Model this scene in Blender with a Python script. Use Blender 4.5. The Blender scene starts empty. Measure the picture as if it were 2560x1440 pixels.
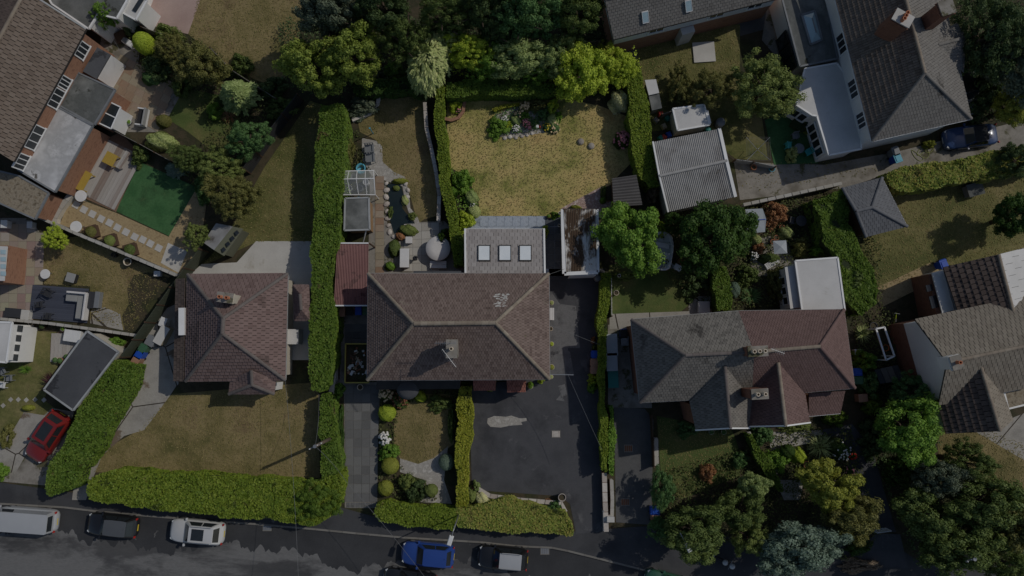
import bpy, bmesh, math, random
import numpy as np
from mathutils import Vector, Matrix
R = math.radians
random.seed(7); RNG = np.random.default_rng(7)
SC = bpy.context.scene
COL = SC.collection
# ---------------------------------------------------------------- camera, sky, sun, exposure
CAM_H, FPX, TILT = 60.0, 1828.0, R(4.7)          # drone 60 m up, almost straight down
cd = bpy.data.cameras.new('camera'); cam = bpy.data.objects.new('camera', cd); COL.objects.link(cam)
cd.sensor_width = 36.0; cd.lens = 36.0 * FPX / 2560.0; cd.clip_end = 2000.0; cd.clip_start = 0.5
cam.location = (0, 0, CAM_H); cam.rotation_euler = (TILT, 0, 0); SC.camera = cam
SUN_EL, SUN_AZ = R(44), R(24)                      # azimuth counter-clockwise from +x
w = bpy.data.worlds.new('World'); SC.world = w; w.use_nodes = True
nt = w.node_tree; nt.nodes.clear()
sky = nt.nodes.new('ShaderNodeTexSky'); sky.sky_type = 'NISHITA'; sky.sun_disc = False
sky.sun_elevation = SUN_EL; sky.sun_rotation = R(90) - SUN_AZ
bg = nt.nodes.new('ShaderNodeBackground'); bg.inputs[1].default_value = 0.135
wo = nt.nodes.new('ShaderNodeOutputWorld')
nt.links.new(sky.outputs[0], bg.inputs[0]); nt.links.new(bg.outputs[0], wo.inputs[0])
sl = bpy.data.lights.new('sun', 'SUN'); sl.energy = 3.9; sl.angle = R(0.53); sl.color = (1.0, 0.95, 0.87)
so = bpy.data.objects.new('sun', sl); COL.objects.link(so)
sd = Vector((math.cos(SUN_EL) * math.cos(SUN_AZ), math.cos(SUN_EL) * math.sin(SUN_AZ), math.sin(SUN_EL)))
so.rotation_euler = sd.to_track_quat('Z', 'Y').to_euler(); so.location = sd * 150
vs = SC.view_settings; vs.view_transform = 'Standard'; vs.look = 'None'; vs.gamma = 1.0; vs.use_curve_mapping = False
vs.exposure = -1.45
# ---------------------------------------------------------------- pixel -> place
def P(px, py, z=0.0):
    """photo pixel -> point at height z (the height comes from what the thing stands on)"""
    x, y = (px - 1280.0) / FPX, -(py - 720.0) / FPX
    yy, zz = y * math.cos(TILT) + math.sin(TILT), y * math.sin(TILT) - math.cos(TILT)
    t = (CAM_H - z) / -zz
    return Vector((x * t, yy * t, z))
def PP(pts, z=0.0): return [P(a, b, z) for a, b in pts]
def mpp(z): return (CAM_H - z) / FPX
# ---------------------------------------------------------------- object helpers
def tag(o, label=None, cat=None, group=None, kind=None):
    if label: o['label'] = label
    if cat: o['category'] = cat
    if group: o['group'] = group
    if kind: o['kind'] = kind
    return o
def empty(name, loc, label=None, cat=None, group=None, rz=0.0):
    o = bpy.data.objects.new(name, None); COL.objects.link(o); o.empty_display_size = 0.2
    o.location = loc; o.rotation_euler = (0, 0, rz)
    return tag(o, label, cat, group)
def link(o, parent=None, world=True):
    COL.objects.link(o)
    if parent is not None:
        o.parent = parent
        if world:
            if parent.type == 'EMPTY': o.matrix_parent_inverse = Matrix.Translation(-parent.location)   # geometry is in place coordinates
    return o
def copy_tree(o, parent=None):
    c = o.copy(); COL.objects.link(c)
    if parent is not None: c.parent = parent
    for ch in list(o.children): copy_tree(ch, c)
    return c
class MB:
    def __init__(s): s.v = []; s.f = []
    def add(s, vs_, fs):
        n = len(s.v); s.v += [tuple(q) for q in vs_]; s.f += [tuple(i + n for i in f) for f in fs]; return s
    def box(s, c, size, rz=0.0, taper=1.0):
        x, y, z = size[0] / 2, size[1] / 2, size[2] / 2; ca, sa = math.cos(rz), math.sin(rz); vv = []
        for dz, k in ((-z, 1.0), (z, taper)):
            for dx, dy in ((-x, -y), (x, -y), (x, y), (-x, y)):
                a, b = dx * k, dy * k
                vv.append((c[0] + a * ca - b * sa, c[1] + a * sa + b * ca, c[2] + dz))
        return s.add(vv, [(3, 2, 1, 0), (4, 5, 6, 7), (0, 1, 5, 4), (1, 2, 6, 5), (2, 3, 7, 6), (3, 0, 4, 7)])
    def beam(s, a, b, wd, ht, up=(0, 0, 1)):
        a, b = Vector(a), Vector(b); d = (b - a).normalized(); sd_ = d.cross(Vector(up))
        if sd_.length < 1e-4: sd_ = d.cross(Vector((1, 0, 0)))
        sd_.normalize(); u = sd_.cross(d).normalized(); vv = []
        for p in (a, b):
            for i, j in ((-1, -1), (1, -1), (1, 1), (-1, 1)): vv.append(p + sd_ * (i * wd / 2) + u * (j * ht / 2))
        return s.add(vv, [(3, 2, 1, 0), (4, 5, 6, 7), (0, 1, 5, 4), (1, 2, 6, 5), (2, 3, 7, 6), (3, 0, 4, 7)])
    def prism(s, pts, z0, z1):
        pts = [Vector((p[0], p[1])) for p in pts]
        ar = sum(pts[i].x * pts[(i + 1) % len(pts)].y - pts[(i + 1) % len(pts)].x * pts[i].y for i in range(len(pts)))
        if ar < 0: pts = pts[::-1]
        n = len(pts)
        return s.add([(p.x, p.y, z0) for p in pts] + [(p.x, p.y, z1) for p in pts],
                     [tuple(range(n))[::-1], tuple(range(n, 2 * n))] + [(i, (i + 1) % n, n + (i + 1) % n, n + i) for i in range(n)])
    def poly(s, pts): return s.add(pts, [tuple(range(len(pts)))])
    def slab(s, pts, th):
        """thick sheet: 3-D polygon plus a copy th below it"""
        pts = [Vector(p) for p in pts]; n = len(pts)
        nm = Vector((0, 0, 0))
        for i in range(n): nm += pts[i].cross(pts[(i + 1) % n])
        if nm.z < 0: pts = pts[::-1]
        return s.add(pts + [p - Vector((0, 0, th)) for p in pts],
                     [tuple(range(n)), tuple(range(n, 2 * n))[::-1]] + [(i, n + i, n + (i + 1) % n, (i + 1) % n) for i in range(n)])
    def tube(s, a, b, r0, r1=None, n=8, caps=True):
        a, b = Vector(a), Vector(b); r1 = r0 if r1 is None else r1
        d = (b - a).normalized(); t = d.orthogonal().normalized(); u = d.cross(t); vv = []
        for p, r in ((a, r0), (b, r1)):
            for i in range(n):
                q = 2 * math.pi * i / n; vv.append(p + (t * math.cos(q) + u * math.sin(q)) * r)
        fs = [(i, (i + 1) % n, n + (i + 1) % n, n + i) for i in range(n)]
        if caps: fs += [tuple(range(n))[::-1], tuple(range(n, 2 * n))]
        return s.add(vv, fs)
    def lathe(s, c, prof, n=16, sx=1.0, sy=1.0):
        vv = []
        for r, z in prof:
            for i in range(n):
                q = 2 * math.pi * i / n; vv.append((c[0] + r * sx * math.cos(q), c[1] + r * sy * math.sin(q), c[2] + z))
        fs = []
        for k in range(len(prof) - 1):
            for i in range(n): fs.append((k * n + i, k * n + (i + 1) % n, (k + 1) * n + (i + 1) % n, (k + 1) * n + i))
        fs.append(tuple(range(n))[::-1]); m = (len(prof) - 1) * n; fs.append(tuple(range(m, m + n)))
        return s.add(vv, fs)
    def blob(s, c, r, n=8, m=5, sz=1.0):
        prof = [(r * math.sin(math.pi * (k + .35) / (m + .7)), -r * sz * math.cos(math.pi * (k + .35) / (m + .7))) for k in range(m + 1)]
        return s.lathe(c, prof, n)
    def mesh(s, name, mat=None, smooth=False):
        me = bpy.data.meshes.new(name); me.from_pydata(s.v, [], s.f); me.update()
        if mat: me.materials.append(MAT(mat))
        if smooth:
            for p in me.polygons: p.use_smooth = True
        return me
    def build(s, name, mat, parent=None, smooth=False, world=True, bevel=0.0):
        o = bpy.data.objects.new(name, s.mesh(name, mat, smooth)); link(o, parent, world)
        if bevel:
            b = o.modifiers.new('bevel', 'BEVEL'); b.width = bevel; b.segments = 2; b.limit_method = 'ANGLE'
        return o
# ---------------------------------------------------------------- procedural materials
MATS = {}; MDEF = {}
def D(name, *cols, **kw): MDEF[name] = (cols, kw)
def MAT(name):
    if name in MATS: return MATS[name]
    cols, k = MDEF[name]
    m = bpy.data.materials.new(name); m.use_nodes = True; t = m.node_tree; N, L = t.nodes, t.links; N.clear()
    out = N.new('ShaderNodeOutputMaterial'); b = N.new('ShaderNodeBsdfPrincipled')
    L.new(b.outputs[0], out.inputs[0])
    b.inputs['Roughness'].default_value = k.get('rough', .85); b.inputs['Metallic'].default_value = k.get('metal', 0)
    b.inputs['Specular IOR Level'].default_value = k.get('spec', .3)
    if 'coat' in k: b.inputs['Coat Weight'].default_value = k['coat']; b.inputs['Coat Roughness'].default_value = .04
    if 'trans' in k: b.inputs['Transmission Weight'].default_value = k['trans']; b.inputs['IOR'].default_value = k.get('ior', 1.3)
    if 'alpha' in k: b.inputs['Alpha'].default_value = k['alpha']
    tc = N.new('ShaderNodeTexCoord'); src = tc.outputs['Object']
    if 'st' in k:
        mp = N.new('ShaderNodeMapping'); mp.inputs['Scale'].default_value = k['st']; mp.inputs['Rotation'].default_value = (0, 0, R(k.get('rot', 0)))
        L.new(src, mp.inputs[0]); src = mp.outputs[0]
    def noise(sc, det=5, ro=.6, dist=0.0):
        n = N.new('ShaderNodeTexNoise'); n.inputs['Scale'].default_value = sc; n.inputs['Detail'].default_value = det
        n.inputs['Roughness'].default_value = ro; n.inputs['Distortion'].default_value = dist; L.new(src, n.inputs['Vector']); return n.outputs['Fac']
    def math_(op, a, b_):
        n = N.new('ShaderNodeMath'); n.operation = op
        for i, q in enumerate((a, b_)):
            if isinstance(q, (int, float)): n.inputs[i].default_value = q
            else: L.new(q, n.inputs[i])
        return n.outputs[0]
    if k.get('leaf') or k.get('rand'):
        ge = N.new('ShaderNodeNewGeometry'); oi = N.new('ShaderNodeObjectInfo')
        rnd = math_('FRACT', math_('ADD', ge.outputs['Random Per Island'], oi.outputs['Random']), 0)
    if k.get('leaf'):
        gp = N.new('ShaderNodeNewGeometry'); src = gp.outputs['Position']      # patches of paler and darker growth
        fac = math_('ADD', math_('MULTIPLY', rnd, .5), math_('MULTIPLY', noise(k.get('scale', .55), 3), .55))
    elif k.get('rand'): fac = math_('ADD', math_('MULTIPLY', rnd, k['rand']), math_('MULTIPLY', noise(k.get('scale', 1)), 1 - k['rand']))
    else: fac = noise(k.get('scale', 1.0), k.get('det', 6), k.get('nr', .62), k.get('dist', 0.0))
    rp = N.new('ShaderNodeValToRGB'); e = rp.color_ramp.elements
    lo, hi = k.get('span', (.34, .66) if not (k.get('leaf') or k.get('rand')) else (.1, .9))
    n = len(cols)
    for i, c in enumerate(cols):
        pos = lo + (hi - lo) * i / max(1, n - 1)
        if i < 2: el = e[i]; el.position = pos
        else: el = e.new(pos)
        el.color = (*c, 1)
    if n == 1: e[1].position = 1; e[1].color = (*cols[0], 1)
    L.new(fac, rp.inputs[0]); c_out = rp.outputs[0]
    def mixc(f, a, b_, mode='MIX'):
        q = N.new('ShaderNodeMix'); q.data_type = 'RGBA'; q.blend_type = mode
        if isinstance(f, (int, float)): q.inputs[0].default_value = f
        else: L.new(f, q.inputs[0])
        for i, x in ((6, a), (7, b_)):
            if isinstance(x, tuple): q.inputs[i].default_value = (*x, 1)
            else: L.new(x, q.inputs[i])
        return q.outputs[2]
    if 'spots' in k:                     # patches of wear, moss or lichen with a shape of their own
        for c2, sc2, th, soft in k['spots']:
            mr = N.new('ShaderNodeMapRange'); mr.inputs[1].default_value = th; mr.inputs[2].default_value = th + soft
            L.new(noise(sc2, 7, .68, .3), mr.inputs[0]); c_out = mixc(mr.outputs[0], c_out, c2)
    if 'fine' in k:
        a, sc2 = k['fine']
        f2 = math_('ADD', math_('MULTIPLY', noise(sc2, 3, .7), 2 * a), 1 - a)
        cb = N.new('ShaderNodeCombineColor')
        for i in range(3): L.new(f2, cb.inputs[i])
        c_out = mixc(1.0, c_out, cb.outputs[0], 'MULTIPLY')
    if 'cracks' in k:
        vo = N.new('ShaderNodeTexVoronoi'); vo.feature = 'DISTANCE_TO_EDGE'; vo.inputs['Scale'].default_value = k['cracks'][0]
        L.new(src, vo.inputs['Vector']); lt = math_('LESS_THAN', vo.outputs['Distance'], k['cracks'][1]); c_out = mixc(lt, c_out, k['cracks'][2])
    L.new(c_out, b.inputs['Base Color'])
    if 'bump' in k:
        bp = N.new('ShaderNodeBump'); bp.inputs['Strength'].default_value = k['bump'][0]; bp.inputs['Distance'].default_value = k['bump'][2] if len(k['bump']) > 2 else .03
        L.new(noise(k['bump'][1], 4, .65), bp.inputs['Height']); L.new(bp.outputs[0], b.inputs['Normal'])
    if k.get('leaf'):
        tr = N.new('ShaderNodeBsdfTranslucent'); L.new(c_out, tr.inputs[0]); mx = N.new('ShaderNodeMixShader'); mx.inputs[0].default_value = .28
        L.new(b.outputs[0], mx.inputs[1]); L.new(tr.outputs[0], mx.inputs[2]); L.new(mx.outputs[0], out.inputs[0])
    MATS[name] = m; return m
# ground covers
D('soil', (.045, .038, .02), (.07, .055, .032), (.035, .036, .016), (.06, .062, .022), scale=.5, fine=(.4, 9), bump=(.6, 6, .06))
D('verge', (.09, .085, .03), (.13, .10, .05), (.05, .055, .02), scale=.25, fine=(.4, 7), bump=(.6, 8, .05))
D('lawn_dry', (.085, .12, .022), (.20, .205, .05), (.40, .335, .12), (.48, .365, .15), (.37, .25, .10), scale=.16, span=(.32, .64), fine=(.35, 5), det=9, nr=.72, bump=(.7, 9, .05))
D('lawn_brown', (.085, .085, .025), (.17, .14, .055), (.25, .195, .09), (.155, .11, .055), scale=.22, fine=(.4, 5), det=8, nr=.7, bump=(.7, 9, .05))
D('lawn_green', (.05, .08, .018), (.085, .115, .03), (.15, .14, .05), scale=.25, fine=(.35, 6), det=8, bump=(.7, 9, .05))
D('lawn_olive', (.07, .085, .02), (.14, .135, .045), (.22, .185, .08), scale=.35, fine=(.45, 4), det=8, nr=.72, bump=(.7, 9, .05))
D('turf', (.035, .105, .035), (.055, .14, .05), (.03, .08, .028), scale=.5, fine=(.4, 6), spots=[((.085, .13, .05), .5, .6, .15)], bump=(.5, 20, .03))
D('asphalt_new', (.044, .045, .050), (.074, .075, .081), (.058, .059, .065), scale=.3, fine=(.3, 16), rough=.8, spots=[((.11, .11, .115), .45, .60, .06)], bump=(.25, 40, .01))
D('asphalt_road', (.05, .05, .052), (.085, .084, .084), (.06, .06, .062), scale=.16, st=(.35, 1, 1), rot=4, fine=(.3, 12), spots=[((.155, .153, .15), .22, .46, .08)], bump=(.35, 30, .015))
D('asphalt_damp', (.035, .036, .039), (.05, .051, .054), scale=.4, fine=(.3, 14), spots=[((.13, .128, .125), .9, .66, .03)], bump=(.35, 30, .015))
D('pavement', (.042, .043, .047), (.062, .063, .067), (.05, .05, .053), scale=.3, fine=(.3, 14), spots=[((.15, .145, .14), .3, .63, .02)], bump=(.3, 30, .015))
D('drive_grey', (.075, .076, .078), (.10, .10, .10), (.085, .085, .087), scale=.6, fine=(.35, 14), bump=(.35, 22, .015))
D('asphalt_pale', (.10, .10, .103), (.15, .15, .152), (.12, .12, .123), scale=.7, fine=(.35, 9), spots=[((.06, .06, .064), .9, .58, .05)], bump=(.35, 22, .015))
D('concrete', (.24, .225, .20), (.34, .32, .285), (.29, .27, .24), scale=.35, fine=(.25, 9), spots=[((.16, .12, .085), .35, .58, .05)], cracks=(.28, .012, (.05, .04, .03)), bump=(.3, 12, .02))
D('concrete_white', (.44, .425, .395), (.55, .535, .50), scale=.4, fine=(.12, 9), spots=[((.36, .33, .28), .5, .62, .1)])
D('concrete_dirty', (.20, .185, .16), (.27, .25, .22), (.15, .135, .11), scale=.5, fine=(.3, 8), spots=[((.09, .085, .045), .6, .56, .05)], bump=(.3, 12, .02))
D('gravel_sand', (.30, .225, .12), (.38, .29, .16), (.25, .18, .095), scale=3, fine=(.35, 18), bump=(.8, 18, .04))
D('gravel_pink', (.50, .40, .36), (.30, .20, .17), (.60, .53, .49), scale=3.5, fine=(.4, 16), bump=(.8, 18, .04))
D('gravel_pale', (.42, .40, .36), (.32, .30, .27), (.5, .48, .44), scale=2.5, fine=(.35, 16), bump=(.8, 18, .04))
D('patio_pink', (.34, .24, .21), (.42, .31, .27), scale=.4, fine=(.15, 9))
D('slab_stone', (.22, .18, .125), (.31, .265, .19), (.25, .165, .11), (.36, .33, .27), rand=.6, scale=.8, fine=(.25, 8), bump=(.3, 9, .02))
D('slab_pale', (.36, .345, .31), (.44, .42, .38), (.31, .29, .25), rand=.6, scale=.8, fine=(.2, 8), bump=(.3, 9, .02))
D('slab_mixed', (.30, .24, .21), (.34, .32, .22), (.29, .20, .175), (.38, .36, .32), rand=.8, scale=.8, fine=(.2, 8), bump=(.3, 9, .02))
D('slab_grey', (.12, .12, .12), (.17, .17, .165), (.09, .09, .09), rand=.6, scale=.8, fine=(.3, 8), spots=[((.29, .285, .28), .35, .58, .03)], bump=(.3, 9, .02))
D('slab_slate', (.075, .085, .10), (.10, .11, .125), (.06, .065, .075), rand=.5, scale=.8, fine=(.2, 10), bump=(.2, 9, .02))
D('slate_wet', (.26, .30, .36), (.38, .42, .48), (.12, .14, .17), scale=1.1, rough=.5, fine=(.15, 9))
D('deck_dark', (.055, .062, .085), (.075, .083, .11), rand=.7, st=(1, 12, 1), scale=1, rough=.6, fine=(.2, 12))
D('deck_bleached', (.30, .27, .24), (.42, .40, .37), (.16, .10, .07), rand=.7, scale=.8, fine=(.3, 7))
D('deck_brown', (.16, .095, .06), (.23, .15, .10), rand=.7, scale=.8, fine=(.3, 7))
D('water', (.012, .02, .022), (.02, .03, .03), scale=.8, rough=.05, spec=.5)
D('kerb', (.16, .15, .135), (.22, .21, .19), rand=.6, scale=1, fine=(.25, 9))
# roofs
D('tile_house', (.165, .122, .104), (.21, .158, .137), (.125, .088, .076), rand=.55, scale=.35, fine=(.2, 6), span=(.2, .8), spots=[((.24, .20, .16), .7, .63, .06), ((.075, .055, .045), .28, .60, .12), ((.13, .125, .06), 1.6, .68, .05)], bump=(.3, 14, .02))
D('tile_red', (.27, .10, .075), (.33, .14, .105), (.21, .075, .055), rand=.6, scale=.5, fine=(.25, 6))
D('tile_ext', (.29, .265, .25), (.36, .335, .32), (.24, .215, .205), rand=.55, scale=.5, fine=(.2, 6), bump=(.3, 14, .02))
D('tile_rose', (.165, .112, .102), (.205, .145, .132), (.12, .078, .07), rand=.55, scale=.3, fine=(.2, 6), spots=[((.07, .052, .045), .3, .58, .12), ((.23, .19, .165), .9, .66, .06)], bump=(.3, 14, .02))
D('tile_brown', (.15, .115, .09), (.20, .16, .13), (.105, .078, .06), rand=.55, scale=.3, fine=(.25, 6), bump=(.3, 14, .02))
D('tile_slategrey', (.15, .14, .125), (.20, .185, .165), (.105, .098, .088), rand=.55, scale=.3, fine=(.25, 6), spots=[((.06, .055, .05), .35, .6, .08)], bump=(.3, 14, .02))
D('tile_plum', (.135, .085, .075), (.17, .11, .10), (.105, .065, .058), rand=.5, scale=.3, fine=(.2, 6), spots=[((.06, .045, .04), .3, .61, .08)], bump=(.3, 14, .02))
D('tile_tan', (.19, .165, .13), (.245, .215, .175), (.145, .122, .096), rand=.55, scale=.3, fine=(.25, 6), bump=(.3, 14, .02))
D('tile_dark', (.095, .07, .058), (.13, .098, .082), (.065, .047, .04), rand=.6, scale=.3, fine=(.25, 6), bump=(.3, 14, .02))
D('tile_bluegrey', (.115, .12, .13), (.15, .155, .165), (.085, .088, .096), rand=.5, scale=.4, fine=(.2, 6), bump=(.3, 14, .02))
D('tile_cement', (.155, .145, .135), (.19, .18, .165), (.125, .115, .105), rand=.5, scale=.3, fine=(.2, 6), spots=[((.05, .045, .04), .3, .63, .08)], bump=(.3, 14, .02))
D('ridge_pale', (.29, .245, .19), (.22, .18, .14), (.36, .315, .25), rand=.5, scale=1, fine=(.3, 8))
D('ridge_brown', (.13, .11, .10), (.17, .15, .14), rand=.5, scale=1, fine=(.3, 8))
D('under', (.03, .025, .022), (.04, .034, .03), scale=1)
D('felt_dark', (.06, .062, .068), (.085, .088, .095), scale=.35, fine=(.15, 9), spots=[((.035, .036, .04), .32, .58, .02)])
D('felt_grey', (.15, .155, .15), (.10, .105, .10), (.21, .215, .205), scale=.35, fine=(.2, 8), spots=[((.03, .032, .022), .45, .6, .06)])
D('felt_pale', (.55, .55, .55), (.38, .38, .38), (.62, .62, .62), scale=.5, fine=(.15, 8), spots=[((.09, .08, .065), .5, .6, .05)])
D('felt_moss', (.09, .08, .06), (.14, .12, .085), (.05, .047, .035), scale=.9, fine=(.5, 7), spots=[((.26, .24, .18), 1.3, .62, .03)])
D('roof_white', (.50, .495, .48), (.60, .59, .575), scale=.35, fine=(.08, 8), spots=[((.42, .40, .36), .5, .62, .12)])
D('lichen_roof', (.66, .645, .61), (.72, .70, .66), scale=.7, st=(1, .45, 1), fine=(.12, 7), spots=[((.085, .058, .04), .7, .41, .10), ((.36, .31, .24), 4.2, .60, .05)], rough=1.0, spec=.05, bump=(.5, 12, .02))
D('corrugated', (.30, .295, .285), (.36, .355, .345), (.26, .25, .24), scale=.5, fine=(.15, 8), spots=[((.12, .105, .09), .5, .63, .08)])
D('corrugated_dark', (.095, .09, .09), (.12, .115, .113), scale=.5, fine=(.15, 8))
D('carport_red', (.16, .065, .06), (.195, .085, .078), scale=.4, fine=(.1, 8), spots=[((.10, .04, .037), .5, .58, .02)], rough=.5)
D('felt_gravel', (.19, .15, .10), (.28, .24, .18), (.11, .085, .055), scale=2.5, fine=(.4, 9), bump=(.6, 12, .03))
# walls, trims
D('brick', (.26, .135, .085), (.33, .18, .115), (.21, .105, .068), scale=2.2, st=(1, 1, 3), fine=(.3, 14), bump=(.3, 20, .01))
D('brick_dark', (.17, .075, .05), (.23, .11, .072), (.14, .06, .04), scale=2.2, st=(1, 1, 3), fine=(.3, 14), bump=(.3, 20, .01))
D('render_white', (.68, .67, .64), (.75, .74, .71), scale=.5, fine=(.06, 8))
D('render_cream', (.48, .44, .36), (.55, .50, .42), scale=.5, fine=(.08, 8))
D('trim_white', (.72, .72, .71), (.78, .78, .77), scale=1, rough=.45)
D('trim_grey', (.30, .31, .31), (.38, .39, .39), scale=1, rough=.55, fine=(.1, 8))
D('lead', (.16, .17, .18), (.22, .23, .24), scale=1, rough=.6)
D('fascia_dark', (.03, .027, .025), (.045, .04, .037), scale=1, rough=.6)
D('glass_dark', (.02, .024, .027), (.03, .036, .04), scale=.6, rough=.06, spec=.6)
D('glass_sky', (.30, .42, .46), (.42, .54, .58), scale=.5, rough=.08, spec=.6)
D('glass_blind', (.68, .72, .74), (.76, .79, .80), scale=.8, rough=.1, spec=.6)
D('glass_clear', (.75, .8, .8), (.8, .84, .84), scale=1, rough=.05, trans=.6, ior=1.05, alpha=.5)
D('pot_red', (.40, .15, .08), (.48, .19, .10), scale=2, fine=(.2, 8))
D('pot_cream', (.55, .47, .36), (.62, .54, .43), scale=2, fine=(.15, 8))
D('stone', (.28, .25, .22), (.38, .35, .31), (.21, .185, .16), rand=.7, scale=2, fine=(.3, 7), bump=(.5, 8, .04))
D('stone_pale', (.46, .41, .36), (.58, .54, .49), (.36, .31, .27), rand=.7, scale=2, fine=(.3, 7), bump=(.5, 8, .04))
# plain painted, plastic, wood, metal
def plain(n, c, rough=.5, **k):
    D(n, tuple(x * .9 for x in c), c, scale=1.5, rough=rough, fine=(.1, 10), **k)
plain('blue_plastic', (.015, .075, .42)); plain('green_plastic', (.05, .13, .07)); plain('brown_plastic', (.36, .20, .13)); plain('black_plastic', (.02, .02, .021))
plain('grey_plastic', (.20, .21, .22)); plain('white_plastic', (.68, .68, .67)); plain('teal_plastic', (.035, .20, .17)); plain('turquoise', (.06, .40, .38))
plain('cyan_plastic', (.10, .38, .50)); plain('orange_plastic', (.55, .14, .03)); plain('red_plastic', (.45, .05, .03)); plain('yellow_wood', (.42, .29, .055), .7)
plain('wood', (.30, .19, .10), .8); plain('wood_pale', (.40, .33, .23), .8); plain('wood_dark', (.09, .055, .035), .8); plain('wood_grey', (.22, .205, .18), .85)
plain('green_paint', (.075, .085, .058), .7); plain('green_shed', (.13, .135, .095), .8); plain('metal_grey', (.34, .35, .36), .4, metal=.6); plain('metal_dark', (.045, .046, .05), .4)
plain('cloth_green', (.035, .06, .022), .9); plain('cloth_grey', (.30, .30, .29), .9); plain('cloth_white', (.62, .60, .58), .9); plain('cloth_black', (.03, .03, .032), .9)
plain('pole_wood', (.13, .10, .075), .85); plain('wire', (.17, .175, .18), .5); plain('tarp', (.36, .39, .41), .6); plain('acid_yellow', (.45, .55, .03), .5)
plain('skip_yellow', (.42, .34, .08), .6); plain('rust', (.20, .085, .045), .8); plain('plaster', (.55, .54, .51), .9); plain('lime_rope', (.33, .36, .12), .8)
plain('flower_pink', (.62, .24, .26), .8); plain('flower_cream', (.66, .50, .30), .8); plain('flower_white', (.72, .70, .66), .8); plain('flower_red', (.5, .03, .02), .8); plain('flower_yellow', (.65, .5, .05), .8)
plain('skin', (.5, .33, .24), .6)
# car paints
for n, c in (('paint_white', (.54, .54, .535)), ('paint_black', (.012, .012, .013)), ('paint_blue', (.022, .06, .25)), ('paint_grey', (.09, .095, .10)),
             ('paint_red', (.20, .018, .016)), ('paint_navy', (.025, .055, .15)), ('paint_green', (.03, .10, .06)), ('paint_silver', (.40, .41, .42))):
    D(n, tuple(x * .95 for x in c), c, scale=1, rough=.32, coat=.7, spec=.5)
D('tyre', (.018, .018, .018), (.025, .025, .025), scale=3, rough=.9); D('rim', (.30, .30, .31), (.38, .38, .39), scale=2, rough=.35, metal=.7)
D('lamp_glass', (.5, .52, .53), (.6, .62, .63), scale=2, rough=.1, spec=.6); D('lamp_red', (.35, .02, .015), (.42, .03, .02), scale=2, rough=.15, spec=.6)
D('plate_yellow', (.6, .45, .04), (.65, .5, .05), scale=2); D('soft_top', (.022, .022, .024), (.032, .032, .034), scale=2, rough=.9)
# foliage (two to four colours per plant, varied leaf by leaf)
for n, cs in {
 'lf_hedge': ((.05, .10, .012), (.10, .165, .022), (.145, .20, .03)), 'lf_hedge_lime': ((.075, .13, .014), (.15, .21, .022), (.22, .26, .035)),
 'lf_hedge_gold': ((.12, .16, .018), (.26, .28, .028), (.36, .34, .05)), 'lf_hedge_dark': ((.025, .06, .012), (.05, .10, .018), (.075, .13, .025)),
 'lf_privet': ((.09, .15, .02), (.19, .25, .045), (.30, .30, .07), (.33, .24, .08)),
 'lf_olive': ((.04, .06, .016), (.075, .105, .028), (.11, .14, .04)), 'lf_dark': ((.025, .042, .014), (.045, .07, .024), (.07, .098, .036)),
 'lf_mid': ((.035, .075, .022), (.065, .125, .04), (.10, .165, .06)), 'lf_bright': ((.05, .11, .015), (.10, .18, .025), (.15, .23, .04)),
 'lf_yellow': ((.10, .12, .02), (.18, .195, .032), (.26, .26, .05)), 'lf_silver': ((.10, .14, .045), (.18, .23, .08), (.27, .31, .13)),
 'lf_bluegrey': ((.055, .085, .06), (.10, .14, .10), (.155, .195, .15)), 'lf_grey': ((.05, .065, .04), (.09, .11, .07), (.13, .15, .10)),
 'lf_pale': ((.14, .18, .055), (.25, .29, .11), (.38, .38, .18)), 'lf_bronze': ((.06, .066, .018), (.105, .105, .03), (.145, .135, .045)),
 'lf_purple': ((.03, .012, .016), (.05, .018, .022), (.07, .03, .03)), 'lf_rust': ((.15, .07, .03), (.24, .12, .055), (.32, .19, .10)),
 'lf_cream': ((.33, .30, .14), (.48, .43, .22), (.60, .52, .30)), 'lf_twig': ((.10, .075, .05), (.17, .13, .09), (.25, .19, .13)),
 'lf_lime': ((.13, .19, .02), (.24, .30, .03), (.33, .37, .05)), 'lf_sage': ((.07, .095, .025), (.12, .15, .04), (.17, .20, .06)), 'lf_fresh': ((.085, .12, .02), (.14, .18, .032), (.19, .22, .045))}.items():
    g_ = 1.24 if 'hedge' in n or 'privet' in n else 1.85
    D(n, *[tuple(min(.75, x * g_) for x in c) for c in cs], leaf=True, rough=.6, spec=.25, **({'spots': [((.16, .115, .05), .8, .63, .08), ((.04, .06, .015), .45, .60, .1)]} if g_ < 1.5 else {}))
D('grass_tuft', (.13, .15, .04), (.23, .21, .07), (.36, .30, .13), (.29, .20, .095), leaf=True, rough=.8, scale=.16)
D('ground_leaf', (.05, .075, .02), (.09, .12, .03), (.13, .14, .05), (.12, .08, .045), leaf=True, rough=.7, scale=.5)
D('bark', (.07, .05, .035), (.11, .085, .06), scale=3, st=(1, 1, .3), fine=(.3, 9), bump=(.5, 10, .03))
D('hedge_core', (.02, .03, .01), (.03, .042, .014), scale=2, fine=(.3, 8))
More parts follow.
